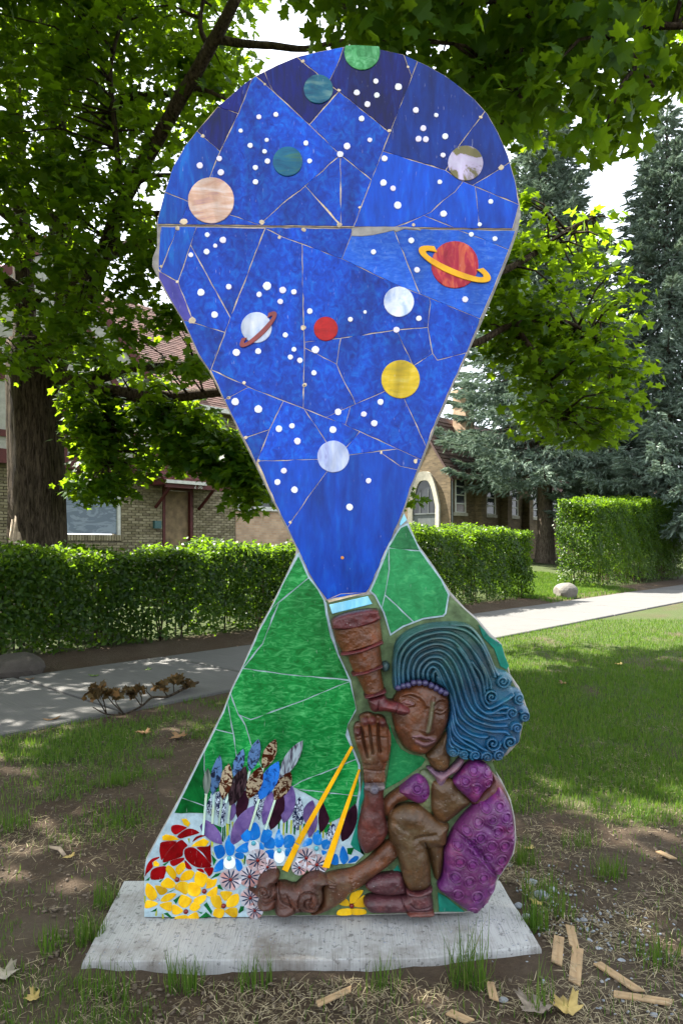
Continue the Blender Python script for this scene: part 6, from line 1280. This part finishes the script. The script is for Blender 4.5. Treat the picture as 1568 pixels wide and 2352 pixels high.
slope_pieces('shingles', d0 - 0.1, d1 + 0.35, NH - 0.28, dz1 + 0.1, NH + 2.4, dz1 + 1.8, 0.13, 0.32, M['shingle'], DOR)

# ---- neighbouring brick house glimpsed between the maple and the sculpture
N2 = 17.8; NBH = empty('brick_house', UN(16.5, N2, GZ)); tag(NBH, 'orange-buff brick house seen just left of the sculpture\'s waist', 'house')
mb = MB(); mb.box(UN(UE + 0.5, N2, GZ - 0.3), UN(6.2, 0), UN(0, 7), (0, 0, 5.6)); mb.build('wall', M['brick_far'], NBH)
mb = MB(); mb.add([UN(UE + 0.3, N2 - 0.3, 5.8), UN(UE + 6.9, N2 - 0.3, 5.8), UN(UE + 6.9, N2 + 3.5, 9), UN(UE + 0.3, N2 + 3.5, 9), UN(UE + 6.9, N2 + 7.2, 5.8), UN(UE + 0.3, N2 + 7.2, 5.8)], [[0, 1, 2, 3], [3, 2, 4, 5], [1, 4, 2], [0, 3, 5], [0, 5, 4, 1]]); mb.build('roof', M['shingle'], NBH)
for px0, px1 in ((548, 570), (585, 640)):
    u0, u1 = px_un(px0, N2)[0], px_un(px1, N2)[0]; y = px_un(px0, N2)[1]; z0 = EYE + (HOR - 1163) * y / F
    mb = MB(); front_box(mb, u0, u1, z0, z0 + 1.5, N2 - 0.02, N2 + 0.02); w = mb.build('window', M['window_glass'], NBH)
    mb = MB()
    for a, b, c, d in ((u0 - 0.06, u0, z0, z0 + 1.5), (u1, u1 + 0.06, z0, z0 + 1.5), (u0, u1, z0 + 0.72, z0 + 0.78)): front_box(mb, a, b, c, d, N2 - 0.05, N2 - 0.021)
    mb.build('window_frame', M['trim_white'], w); mb = MB(); front_box(mb, u0 - 0.1, u1 + 0.1, z0 - 0.14, z0 - 0.002, N2 - 0.08, N2); mb.build('sill', M['trim_white'], w)

# ---- church with a pointed doorway: its corner is nearest, one wall runs along the street
CO = PX(1034, 1250, 33.0); cu0 = CO.x * UX + CO.y * UY; cn0 = CO.x * NX + CO.y * NY; CG = float(terrain(cn0))
CH = empty('church', (CO.x, CO.y, CG)); tag(CH, 'brown brick church with a pointed stone doorway and chimney, right of the sculpture', 'church')
EZ, AZ, GW, CL = 5.15, 8.2, 2.05, 16.0
mb = MB(); V = [UN(cu0, cn0, CG - 0.3), UN(cu0, cn0 + 2 * GW, CG - 0.3), UN(cu0, cn0 + 2 * GW, EZ), UN(cu0, cn0 + GW, AZ), UN(cu0, cn0, EZ)]; V += [v + UN(CL, 0) for v in V]
mb.add(V, [[0, 4, 3, 2, 1], [0, 5, 9, 4], [5, 6, 7, 8, 9], [1, 2, 7, 6], [4, 9, 8, 3], [3, 8, 7, 2]]); mb.build('wall', M['brick_church'], CH)
dn, dz = -0.35, -0.35 * (AZ - EZ) / GW
rows = []
mb = MB(); mb.add([UN(cu0 - 0.3, cn0 + dn, EZ + dz + 0.06), UN(cu0 + CL, cn0 + dn, EZ + dz + 0.06), UN(cu0 + CL, cn0 + GW, AZ + 0.1), UN(cu0 - 0.3, cn0 + GW, AZ + 0.1), UN(cu0 + CL, cn0 + 2 * GW - dn, EZ + dz + 0.06), UN(cu0 - 0.3, cn0 + 2 * GW - dn, EZ + dz + 0.06), UN(cu0 - 0.3, cn0 + dn, EZ + dz - 0.12), UN(cu0 - 0.3, cn0 + GW, AZ - 0.08), UN(cu0 - 0.3, cn0 + 2 * GW - dn, EZ + dz - 0.12)], [[0, 1, 2, 3], [3, 2, 4, 5], [0, 3, 7, 6], [3, 5, 8, 7]])
CR_ = mb.build('roof', M['tile_brown'], CH); slope_pieces('tiles', cu0 - 0.3, cu0 + CL, cn0 + dn, EZ + dz + 0.07, cn0 + GW, AZ + 0.1, 0.26, 0.34, M['tile_brown'], CR_, 0.04)
mb = MB(); cc = cu0 + 2.75; front_box(mb, cc, cc + 0.85, AZ - 1.5, 9.55, cn0 + 0.9, cn0 + 1.7); front_box(mb, cc - 0.07, cc + 0.92, 9.551, 9.72, cn0 + 0.83, cn0 + 1.77); front_box(mb, cc - 0.05, cc + 0.9, 8.9, 8.96, cn0 + 0.86, cn0 + 1.74)
ch_ = mb.build('chimney', M['brick_far'], CR_); mb = MB(); mb.tube([UN(cc + 0.42, cn0 + 1.3, 9.7), UN(cc + 0.42, cn0 + 1.3, 10.15)], [0.17, 0.15], 12); mb.build('chimney_pot', M['tile_red'], CR_)
# pointed doorway in the gable wall (the wall runs along n at u = cu0)
def arch(tc_, hw, spring, apex, n=10):
    pts = [(tc_ - hw, CG - 0.2)]
    for i in range(n + 1):
        t = i / n; pts.append((tc_ - hw * (1 - t) ** 0.62 if t < 1 else tc_, spring + (apex - spring) * math.sin(t * math.pi / 2)))
    R_ = [(2 * tc_ - a, b) for a, b in pts[:-1]]; return pts + R_[::-1]
tcn = cn0 + 1.53
a_out, a_in = arch(tcn, 0.95, 3.5, 5.22), arch(tcn, 0.70, 3.45, 4.78)
n = len(a_out); V = [UN(cu0 - 0.14, a, b) for a, b in a_out] + [UN(cu0 - 0.10, a, b) for a, b in a_in] + [UN(cu0 + 0.01, a, b) for a, b in a_out] + [UN(cu0 + 0.01, a, b) for a, b in a_in]
Fc = [[i, i + 1, n + i + 1, n + i] for i in range(n - 1)] + [[2 * n + i, 2 * n + i + 1, i + 1, i] for i in range(n - 1)] + [[n + i, n + i + 1, 3 * n + i + 1, 3 * n + i] for i in range(n - 1)]
DA = py_mesh('door_surround', V, Fc, M['stone'], CH)
lo = [(a, min(b, 3.1)) for a, b in a_in]; py_mesh('door', [UN(cu0 - 0.02, a, b) for a, b in [(a_in[0][0], CG - 0.2), (a_in[0][0], 3.1), (a_in[-1][0], 3.1), (a_in[-1][0], CG - 0.2)]], [[0, 1, 2, 3]], M['door_grey'], CH)
up_ = [(a_in[0][0], 3.14)] + [p for p in a_in[1:-1] if p[1] > 3.14] + [(a_in[-1][0], 3.14)]; FL = py_mesh('fanlight', [UN(cu0 - 0.025, a, b) for a, b in up_], [list(range(len(up_)))], M['window_glass'], CH)
for t in (-0.25, 0.25):
    mb = MB(); mb.box(UN(cu0 - 0.05, tcn + t - 0.02, 3.14), UN(0.02, 0), UN(0, 0.04), (0, 0, 1.2)); mb.build('mullion', M['door_grey'], FL)
mb = MB(); mb.box(UN(cu0 - 0.06, tcn - 0.7, 3.08), UN(0.04, 0), UN(0, 1.4), (0, 0, 0.07)); mb.build('transom', M['door_grey'], FL)
for s0 in (0.35, 3.2, 5.6, 8.0, 10.6):
    u0, u1, z0, z1 = cu0 + s0, cu0 + s0 + 0.85, 3.15, 4.85; mb = MB(); front_box(mb, u0, u1, z0, z1, cn0 - 0.03, cn0 + 0.02); w = mb.build('window', M['window_glass'], CH)
    for i in range(4):
        mb = MB(); front_box(mb, u0 + 0.05, u1 - 0.05, z0 + 0.05 + i * 0.42, z0 + 0.40 + i * 0.42, cn0 - 0.036, cn0 - 0.031); mb.build('pane', simple('blind', (0.16, 0.12, 0.10), 0.25, 0.3, 5, 0) if i == 0 and s0 < 1 else M['window_glass'], w)
    mb = MB()
    for a, b, c, d in [(u0 - 0.05, u0 + 0.04, z0, z1), (u1 - 0.04, u1 + 0.05, z0, z1)] + [(u0 + 0.041, u1 - 0.041, z0 + i * 0.42, z0 + i * 0.42 + 0.05) for i in range(5)]: front_box(mb, a, b, c, d, cn0 - 0.08, cn0 - 0.037)
    mb.build('window_frame', M['trim_white'], w); mb = MB(); front_box(mb, u0 - 0.1, u1 + 0.1, z0 - 0.16, z0 - 0.002, cn0 - 0.16, cn0); mb.build('sill', M['stone'], w)
for s0 in (2.2, 4.8, 7.2, 9.6): mb = MB(); front_box(mb, cu0 + s0, cu0 + s0 + 0.45, CG - 0.2, 4.2, cn0 - 0.4, cn0 - 0.002); mb.build('buttress', M['brick_church'], CH)
mb = MB(); mb.tube([UN(cu0 + 0.06, cn0 - 0.06, CG), UN(cu0 + 0.06, cn0 - 0.06, EZ)], [0.045, 0.045], 8); mb.build('downpipe', M['door_grey'], CH)

# ---- far brick building with a red roof behind the spruces
u3, n3 = px_un(1420, 24)[0], 24.0; FB = empty('far_building', UN(u3 + 6, n3, 0.8)); tag(FB, 'far building with a red roof behind the spruces on the right', 'building')
mb = MB(); mb.box(UN(u3, n3, 0.4), UN(22, 0), UN(0, 9), (0, 0, 5.2)); mb.build('wall', M['stucco'], FB)
mb = MB(); mb.add([UN(u3 - 0.5, n3 - 0.5, 5.55), UN(u3 + 23, n3 - 0.5, 5.55), UN(u3 + 23, n3 + 4.5, 11.0), UN(u3 - 0.5, n3 + 4.5, 11.0), UN(u3 + 23, n3 + 9.5, 5.55), UN(u3 - 0.5, n3 + 9.5, 5.55)], [[0, 1, 2, 3], [3, 2, 4, 5], [1, 4, 2], [0, 3, 5], [0, 5, 4, 1]]); mb.build('roof', M['tile_red'], FB)
for i in range(7):
    u0 = u3 + 1 + i * 3; mb = MB(); front_box(mb, u0, u0 + 1.1, 2.2, 4.2, n3 - 0.03, n3 + 0.02); w = mb.build('window', M['window_glass'], FB)
    mb = MB()
    for a, b, c, d in ((u0 - 0.08, u0, 2.2, 4.2), (u0 + 1.1, u0 + 1.18, 2.2, 4.2), (u0, u0 + 1.1, 3.15, 3.25)): front_box(mb, a, b, c, d, n3 - 0.08, n3 - 0.031)
    mb.build('window_frame', M['trim_white'], w)
# ------------------------------------------------------------------ grass, straw, litter
def blade(k=3):
    T = [(-0.5, 0, 0), (0.5, 0, 0), (-0.38, 0.10, 0.5), (0.38, 0.10, 0.5), (0, 0.42, 1.0)]; return T, [[0, 1, 3], [0, 3, 2], [2, 3, 4]]
BLADE = blade()
def blades(x, y, hmin, hmax, w, lean=0.4, mat='grass_blade', name='grass', z=None, kindstuff=True, parent=None):
    n = len(x); z = np.array([ground_z(a, b) for a, b in zip(x, y)]) + 0.006 if z is None else z
    a = RNG.uniform(0, 6.283, n); ln = np.abs(RNG.normal(0, lean, n)); up = np.stack([np.cos(a) * np.sin(ln), np.sin(a) * np.sin(ln), np.cos(ln)], -1); xx = np.stack([-np.sin(a), np.cos(a), 0 * a], -1); yy = np.cross(up, xx)
    h = RNG.uniform(hmin, hmax, n); sc = np.stack([np.full(n, 1.0)] * 3, -1); T = np.array(BLADE[0])
    loc = np.stack([xx, yy, up], -1); V = np.einsum('nij,nkj->nki', loc, T[None] * np.stack([np.broadcast_to(w, (n,)), h, h], -1)[:, None, :]) + np.stack([x, y, z], -1)[:, None, :]
    Fc = (np.array(BLADE[1])[None] + (np.arange(n) * 5)[:, None, None]).reshape(-1, 3)
    o = np_mesh(name, V.reshape(-1, 3), Fc, M[mat], parent)
    if kindstuff: tag(o, kind='stuff')
    return o
# lawn strip up to the pavement, thinning into bare soil near the camera
K_ = 900000; y = 1.9 + 12.5 * RNG.random(K_) ** 1.6; x = (RNG.random(K_) - 0.5) * 1.12 * y + 0.0
n_ = x * NX + y * NY; keep = (n_ < 5.88) & (RNG.random(K_) < cover(x, y) * np.clip(1.5 - y * 0.06, 0.35, 1) * 0.46) & ~on_plinth(x, y, 0.0); x, y = x[keep], y[keep]
lawn = blades(x, y, 0.022, 0.062, np.clip(0.0022 + 0.0007 * y, 0.003, 0.008), 0.75); tag(lawn, 'short patchy lawn grass between the bare soil and the pavement', 'grass')
# lawn behind the hedges
K_ = 60000; u = RNG.uniform(17.5, 24, K_); n = RNG.uniform(8.45, 15, K_); x = u * UX + n * NX; y = u * UY + n * NY
keep = ((n > 9.0) | (RNG.random(K_) < 0.3)); x, y = x[keep], y[keep]
gl_ = blades(x, y, 0.05, 0.11, 0.014, 0.5); tag(gl_, 'sunlit lawn in the gap between the right-hand hedges', 'grass')
# tufts: each a clump of long blades
def tuft_at(px, py, spread, n, h0, h1, label, dz=0.0):
    d = EYE * F / (py - HOR); c = PX(px, py, d); e = None
    x = c.x + np.clip(RNG.normal(0, spread, n), -1.5 * spread, 1.5 * spread); y = c.y + np.clip(RNG.normal(0, spread * 0.7, n), -spread, spread)
    o = blades(x, y, h0, h1, np.full(n, 0.0042), 0.42, name='grass_tuft', z=np.full(n, 0.006), kindstuff=False); tag(o, label, 'grass tuft', 'grass tufts on the bare soil')
TU = [(1075, 2270, 0.040, 95, 0.10, 0.26, 'tall grass tuft rising in front of the plinth\'s right half'), (205, 2170, 0.035, 80, 0.07, 0.17, 'grass tuft at the left end of the plinth'), (245, 2085, 0.035, 70, 0.06, 0.15, 'grass tuft at the rear left corner of the plinth'), (425, 2275, 0.04, 70, 0.06, 0.15, 'grass tuft below the front left part of the plinth'), (590, 2275, 0.035, 50, 0.06, 0.15, 'grass tuft at the plinth front under the yellow flowers'),
      (262, 1805, 0.06, 110, 0.05, 0.12, 'round grass tuft alone on the bare soil, left'), (370, 1745, 0.06, 90, 0.05, 0.11, 'grass tuft on the soil left of the green hill tiles'), (160, 1800, 0.05, 60, 0.05, 0.10, 'low grass tuft on the soil near the left edge'), (30, 1905, 0.06, 70, 0.05, 0.12, 'grass tuft on the soil at the left edge'), (120, 2185, 0.05, 50, 0.05, 0.12, 'sparse grass tuft in the straw, lower left'), (240, 2290, 0.06, 70, 0.05, 0.13, 'grass tuft in the lower left corner area'),
      (1225, 2140, 0.035, 80, 0.06, 0.17, 'grass tuft at the right end of the plinth'), (1235, 2065, 0.05, 70, 0.06, 0.16, 'grass tuft among the gravel right of the plinth'), (1285, 2110, 0.04, 50, 0.06, 0.15, 'grass tuft just above the wood strips'), (1400, 2020, 0.05, 80, 0.06, 0.14, 'grass tuft on the straw right of the gravel'), (1510, 2215, 0.06, 70, 0.06, 0.14, 'grass tuft at the right edge above the long wood strip'), (1200, 1990, 0.035, 90, 0.06, 0.16, 'grass tuft behind the dress at the plinth\'s back corner'), (1330, 1950, 0.06, 70, 0.05, 0.11, 'low grass tuft on the soil right of the sculpture'), (1240, 2340, 0.03, 18, 0.10, 0.2, 'few long blades at the bottom edge by the yellow leaf'), (880, 2275, 0.04, 45, 0.05, 0.12, 'thin grass tuft at the plinth front, centre')]
for t in TU: tuft_at(*t)
# straw and dead grass lying about
K_ = 110000; y = 1.75 + 4.6 * RNG.random(K_) ** 1.5; x = (RNG.random(K_) - 0.5) * 1.12 * y; dn_ = 0.6 * vnoise(x + 11, y + 5, 2.3, 9) + 0.4 * vnoise(x + 3, y + 9, 6.0, 10)
keep = (RNG.random(K_) < np.clip((dn_ - 0.36) * 2.2, 0.04, 1) * 0.60 * np.where(x < -0.6, 0.55, 1.0) * np.where(x > 0.7, 1.5, 1.0)) & ~on_plinth(x, y, 0.02); x, y = x[keep], y[keep]; n = len(x)
a = RNG.uniform(0, 6.283, n); L = RNG.uniform(0.015, 0.075, n); d = np.stack([np.cos(a), np.sin(a), RNG.normal(0, 0.10, n)], -1); sd_ = np.stack([-np.sin(a), np.cos(a), 0 * a], -1); w = RNG.uniform(0.0005, 0.0013, n)
base = np.stack([x, y, np.full(n, 0.016) + RNG.uniform(0, 0.010, n)], -1); bend = sd_ * (RNG.normal(0, 0.05, n) * L)[:, None]
V = np.stack([base - sd_ * w[:, None], base + sd_ * w[:, None], base + d * (L / 2)[:, None] + bend + sd_ * w[:, None] + np.array([0, 0, 0.003]), base + d * (L / 2)[:, None] + bend - sd_ * w[:, None] + np.array([0, 0, 0.003]), base + d * L[:, None]], 1)
Fc = (np.array([[0, 1, 2], [0, 2, 3], [3, 2, 4]])[None] + (np.arange(n) * 5)[:, None, None]).reshape(-1, 3); o = np_mesh('straw', V.reshape(-1, 3), Fc, M['straw']); tag(o, 'dry straw strewn over the bare soil', 'straw', kind='stuff')
# pebbles
M['pebble'] = simple('pebble', (0.24, 0.26, 0.29), 0.85, 0.35, 60, 0.4)
M['clod'] = simple('clod', (0.11, 0.085, 0.06), 0.95, 0.4, 60, 0.4)
def ico(sub=1):
    bm = bmesh.new(); bmesh.ops.create_icosphere(bm, subdivisions=sub, radius=1.0); bm.verts.ensure_lookup_table(); T = [tuple(v.co) for v in bm.verts]; Fc = [[v.index for v in f.verts] for f in bm.faces]; bm.free(); return T, Fc
ICO = ico(1)
def stones(name, x, y, s, mat, z=0.0):
    n = len(x); nr = RNG.standard_normal((n, 3)); Fm = rot_frames(nr, RNG.uniform(0, 6.28, n)); sc = np.stack([s * RNG.uniform(0.7, 1.3, n), s * RNG.uniform(0.6, 1.1, n), s * RNG.uniform(0.35, 0.7, n)], -1)
    T = np.array(ICO[0]); V = np.einsum('nij,nkj->nki', Fm, T[None] * sc[:, None, :] * RNG.uniform(0.82, 1.15, (n, len(T), 1))) ; V[:, :, 2] *= 0.7; V += np.stack([x, y, z + s * 0.15], -1)[:, None, :]
    Fc = (np.array(ICO[1])[None] + (np.arange(n) * len(T))[:, None, None]).reshape(-1, 3); return np_mesh(name, V.reshape(-1, 3), Fc, mat)
K_ = 16000; y = 1.8 + 4.0 * RNG.random(K_) ** 1.4; x = (RNG.random(K_) - 0.5) * 1.1 * y; k = ~on_plinth(x, y, 0.0); o = stones('soil_crumbs', x[k], y[k], (0.002 + 0.012 * RNG.random(K_) ** 3)[k], M['clod'], 0.011); tag(o, 'crumbs of dark soil scattered over the ground', 'soil', kind='stuff')
K_ = 420; x = RNG.normal(0.98, 0.20, K_); y = RNG.normal(2.78, 0.30, K_); k = ~on_plinth(x, y, 0.0) & (y > 1.9) & (x > 0.72); o = stones('gravel', x[k], y[k], RNG.uniform(0.003, 0.010, K_)[k], M['pebble'], 0.013); tag(o, 'fine grey gravel spilled right of the plinth', 'gravel', kind='stuff')
K_ = 260; x = RNG.uniform(-0.97, 0.76, K_); y = 2.53 + 0.30 * RNG.random(K_) ** 0.7; o = stones('mortar_crumbs', x, y, RNG.uniform(0.0015, 0.0055, K_), M['pebble'], 0.045); tag(o, 'crumbs of grey mortar on the plinth', 'crumbs', kind='stuff')
def rock(name, c, s, label, cat, mat, seed, sub=3, squash=0.7, group=None):
    r = random.Random(seed); bm = bmesh.new(); bmesh.ops.create_icosphere(bm, subdivisions=sub, radius=1.0); dirs = [Vector((r.gauss(0, 1), r.gauss(0, 1), r.gauss(0, 1))).normalized() for _ in range(9)]; lim = [r.uniform(0.62, 0.92) for _ in dirs]
    for v in bm.verts:
        p = v.co.copy()
        for d, l in zip(dirs, lim):
            e = p.dot(d)
            if e > l: p -= d * (e - l) * 0.9
        v.co = Vector((p.x * s[0], p.y * s[1], p.z * s[2] * squash)) * (1 + r.uniform(-0.015, 0.015)) + Vector((0, 0, s[2] * squash * 0.55))
    me = bpy.data.meshes.new(name); bm.to_mesh(me); bm.free(); me.materials.append(mat); o = bpy.data.objects.new(name, me); COL.objects.link(o); o.location = c; tag(o, label, cat, group); return o
M['boulder'] = simple('boulder', (0.13, 0.12, 0.105), 0.9, 0.35, 5, 0.6, 0.03, 8)
M['boulder_dark'] = simple('boulder_dark', (0.055, 0.046, 0.038), 0.9, 0.4, 5, 0.6, 0.03, 8)
p = PX(1298, 1365, 20.0); rock('boulder', (p.x, p.y, 0.03), (0.37, 0.34, 0.42), 'pale boulder beside the pavement at the foot of the tall hedge', 'boulder', M['boulder'], 3)
p = PX(42, 1560, 8.3); rock('boulder', (p.x - 0.05, p.y, -0.02), (0.36, 0.3, 0.30), 'dark flat boulder under the left hedge at the left edge', 'boulder', M['boulder_dark'], 5)
SN = [(1222, 2032, 0.030, 'grey stone chip by the right end of the plinth, nearest the dress'), (1268, 2050, 0.026, 'angular grey stone on the soil right of the plinth'), (1243, 2065, 0.04, 'large crumbling grey stone touching the plinth\'s right edge'), (1352, 2168, 0.020, 'pale grey pebble right of the middle wood strip'), (1340, 2118, 0.018, 'grey pebble above the wood strips'), (1374, 2190, 0.024, 'round pale pebble between the wood strips and straw'), (1290, 2205, 0.026, 'grey stone between the two upright wood strips'), (1425, 2215, 0.020, 'grey pebble above the slanting wood strip'), (1325, 2118, 0.014, 'small grey pebble by the rear wood strip'),
      (1155, 2305, 0.02, 'grey stone at the end of the short wood strip, bottom'), (1395, 2256, 0.015, 'bluish pebble below the slanting wood strip'), (1502, 2338, 0.016, 'bluish pebble in the lower right corner'), (1190, 2085, 0.022, 'grey stone on the gravel against the plinth'), (1208, 2110, 0.02, 'second grey stone against the plinth\'s right edge'), (1170, 1992, 0.018, 'grey stone behind the back corner of the plinth')]
for i, (px, py, s, l) in enumerate(SN):
    d = EYE * F / (py - HOR); c = PX(px, py, d); rock('stone', (c.x, c.y, 0.004), (s, s * 0.8, s * 0.8), l, 'stone', M['pebble'], 20 + i, 2, 0.7, 'loose grey stones')
# strips of wood, cut lath
def lath_mat():
    m, nt, b = mat_new('lath'); v = coords(nt, (1.5, 14, 14)); f = noise(nt, 4, 5, 0.6, v); v2 = coords(nt); d = noise(nt, 16, 5, 0.6, v2)
    c = ramp(nt, f, [(0.3, (0.27, 0.17, 0.085)), (0.7, (0.42, 0.29, 0.155))]); nt.links.new(mixc(nt, ramp(nt, d, [(0.5, (0, 0, 0)), (0.68, (0.7, 0.7, 0.7))]), c, (0.16, 0.115, 0.07)), b.inputs['Base Color']); b.inputs['Roughness'].default_value = 0.85; bump(nt, b, f, 0.3, 0.003); return m
M['lath'] = lath_mat()
WS = [((1283, 2164), (1277, 2228), 0.040, 'short wood strip standing nearest the plinth corner, leaning left'), ((1326, 2192), (1318, 2272), 0.042, 'upright wood strip right of the one at the plinth corner'), ((1308, 2138), (1318, 2190), 0.036, 'half-buried wood strip behind the two upright ones'), ((1370, 2226), (1468, 2292), 0.036, 'slanting wood strip pointing down to the right'), ((1408, 2298), (1543, 2318), 0.036, 'pale long wood strip at the lower right edge'),
      ((1124, 2270), (1134, 2312), 0.030, 'small wood strip at the bottom in front of the tall tuft'), ((728, 2322), (806, 2286), 0.026, 'thin wood strip at the bottom centre'), ((1030, 2340), (1078, 2362), 0.034, 'wood strip cut off by the bottom edge'), ((1510, 1966), (1545, 1982), 0.034, 'pale wood strip alone at the right edge on the straw')]
for a, b, w, l in WS:
    A = PX(a[0], a[1], EYE * F / (a[1] - HOR)); B = PX(b[0], b[1], EYE * F / (b[1] - HOR)); d = (B - A); L = d.length; me = bpy.data.meshes.new('wood_strip')
    t = 0.007; bm = bmesh.new(); bmesh.ops.create_cube(bm, size=1.0)
    for v in bm.verts:
        v.co = Vector((v.co.x * L, v.co.y * w, v.co.z * t)); v.co.x += 0.010 * (1 if v.co.y > 0 else -1) * (1 if v.co.x > 0 else 0.3)
    bmesh.ops.bevel(bm, geom=bm.edges[:], offset=0.0012, segments=1, affect='EDGES'); bm.to_mesh(me); bm.free(); me.materials.append(M['lath'])
    o = bpy.data.objects.new('wood_strip', me); COL.objects.link(o); o.location = ((A.x + B.x) / 2, (A.y + B.y) / 2, 0.023); o.rotation_euler = (random.uniform(-0.05, 0.05), random.uniform(-0.03, 0.03), math.atan2(d.y, d.x)); tag(o, l, 'wood strip', 'cut wood strips on the soil')
# fallen leaves, each curled
def fallen(px, py, size, mat, label, spin, curl=0.35, z=0.008):
    d = EYE * F / (py - HOR); c = PX(px, py, d); T = []
    for x, y, zz in MAPLE_FINE[0]: T.append((x * size, (y - 0.4) * size, (zz * 0.3 + curl * (x * x * 1.2 + (y - 0.4) ** 2 * 0.7) + 0.05 * math.sin(9 * x + 5 * y)) * size))
    o = py_mesh('fallen_leaf', T, MAPLE_FINE[1], mat, None, True); sm = o.modifiers.new('thickness', 'SOLIDIFY'); sm.thickness = 0.0012; o.location = (c.x, c.y, z); o.rotation_euler = (random.uniform(-0.15, 0.15), random.uniform(-0.15, 0.15), spin); tag(o, label, 'leaf', 'fallen leaves')
M['leaf_yellow'] = simple('leaf_yellow', (0.40, 0.29, 0.09), 0.7, 0.25, 30, 0.2); M['leaf_grey'] = simple('leaf_grey', (0.22, 0.18, 0.14), 0.8, 0.35, 40, 0.2); M['leaf_brown'] = simple('leaf_brown', (0.22, 0.12, 0.05), 0.8, 0.35, 40, 0.2); M['leaf_green'] = simple('leaf_green', (0.10, 0.17, 0.03), 0.6, 0.3, 40, 0.2); M['leaf_white'] = simple('leaf_white', (0.34, 0.30, 0.23), 0.7, 0.2, 30, 0.2)
for a in [(1298, 2332, 0.095, 'leaf_yellow', 'yellow fallen leaf at the bottom edge, right', 0.6), (1226, 2340, 0.11, 'leaf_grey', 'grey-brown dead maple leaf left of the yellow one at the bottom', 2.2), (2, 2255, 0.11, 'leaf_white', 'pale dead leaf cut off by the left edge', 1.2), (478, 1815, 0.13, 'leaf_green', 'green maple leaf lying on the bare soil, left', 0.4), (75, 2310, 0.05, 'leaf_yellow', 'small yellow leaf low at the left edge', 2.0), (383, 2125, 0.05, 'leaf_brown', 'small brown leaf at the left end of the plinth', 0.9), (1040, 2060, 0.04, 'leaf_brown', 'small orange-brown leaf on the plinth behind the dress', 0.2), (1020, 2108, 0.04, 'leaf_yellow', 'small yellow leaf on the plinth under the dress', 1.4), (1230, 2088, 0.045, 'leaf_yellow', 'yellow flower scrap in the grass right of the plinth', 2.4), (1215, 1960, 0.05, 'leaf_yellow', 'curled yellow leaf on the soil behind the plinth', 0.7),
          (160, 1980, 0.05, 'leaf_yellow', 'yellow leaf scrap on the soil by the stick', 1.0), (120, 1660, 0.12, 'leaf_brown', 'brown leaf by the pavement edge, left', 0.3), (330, 1690, 0.12, 'leaf_brown', 'brown leaves on the grass left of the green hill', 1.1), (410, 1700, 0.14, 'leaf_brown', 'orange-brown leaf clump on the grass beside the hill edge', 2.1), (215, 1560, 0.10, 'leaf_green', 'green leaf on the pavement, left', 0.3), (340, 1545, 0.09, 'leaf_green', 'green leaf on the middle of the pavement', 1.7), (70, 1568, 0.08, 'leaf_brown', 'curled brown leaf on the pavement joint', 0.5), (1420, 1530, 0.1, 'leaf_yellow', 'pale leaf on the lawn, right', 0.5), (1290, 1575, 0.1, 'leaf_brown', 'brown leaf on the shaded lawn by the curls', 1.5), (350, 2160, 0.03, 'leaf_yellow', 'tiny yellow scrap beside the plinth', 0.1)]:
    pz = 0.04 if 'pavement' in a[4] and 'edge' not in a[4] else (0.052 if 'on the plinth' in a[4] else 0.028); fallen(a[0], a[1], a[2], M[a[3]], a[4], a[5], z=pz, curl=0.8 if a[1] > 2300 else 0.4)
# stick on the soil
mb = MB(); A = PX(113, 1957, 3.55); B = PX(150, 1976, 3.45); A.z = B.z = 0.028; mb.tube([A, A * 0.5 + B * 0.5 + Vector((0.01, 0.01, 0.006)), B], [0.007, 0.010, 0.008], 7, 0.15); o = mb.build('stick', M['bare_wood'], None, True); tag(o, 'short pale stick on the bare soil at the left', 'stick')
# fallen bough with withered leaves lying over the pavement edge
FBH = empty('fallen_branch', PX(330, 1620, 6.8)); FBH.location.z = 0.03; tag(FBH, 'fallen maple branch with brown withered leaves on the pavement edge', 'branch')
def gp(px, py, z): 
    d = (EYE - z) * F / (py - HOR); return PX(px, py, d)
mb = MB(); main = [gp(455, 1567, 0.09), gp(420, 1583, 0.07), gp(385, 1600, 0.05), gp(350, 1602, 0.07), gp(325, 1622, 0.05), gp(285, 1640, 0.05), gp(245, 1640, 0.06), gp(215, 1625, 0.10)]
limb(mb, main, 0.016, 0.005, 6)
ends = []
for a, b in [((325, 1622), (300, 1590)), ((325, 1622), (318, 1585)), ((285, 1640), (262, 1592)), ((285, 1640), (240, 1590)), ((245, 1640), (215, 1592)), ((245, 1640), (225, 1580)), ((350, 1602), (338, 1575)), ((385, 1600), (372, 1575)), ((400, 1592), (400, 1562)), ((420, 1583), (412, 1560)), ((420, 1583), (430, 1570))]:
    d = 1.55 * F / (a[1] - HOR); A = PX(a[0], a[1], d); B = PX(b[0], b[1], d - 0.05); mb.tube([A, (A + B) / 2 + Vector((random.uniform(-0.03, 0.03), 0, 0)), B], [0.006, 0.005, 0.003], 5); ends.append(B)
mb.build('boughs', M['bark'], FBH, True)
cl = np.array([tuple(e) for e in ends if True]); cl = cl[[i for i in range(len(cl)) if i != 6]]; pos, fr, sc = leaf_cloud(cl, 26, 0.08, 0.062, 0.25)
o = scatter('withered_leaves', *MAPLE_FINE, pos, fr, sc, M['dead_leaf'], FBH); tag(o, kind='stuff')
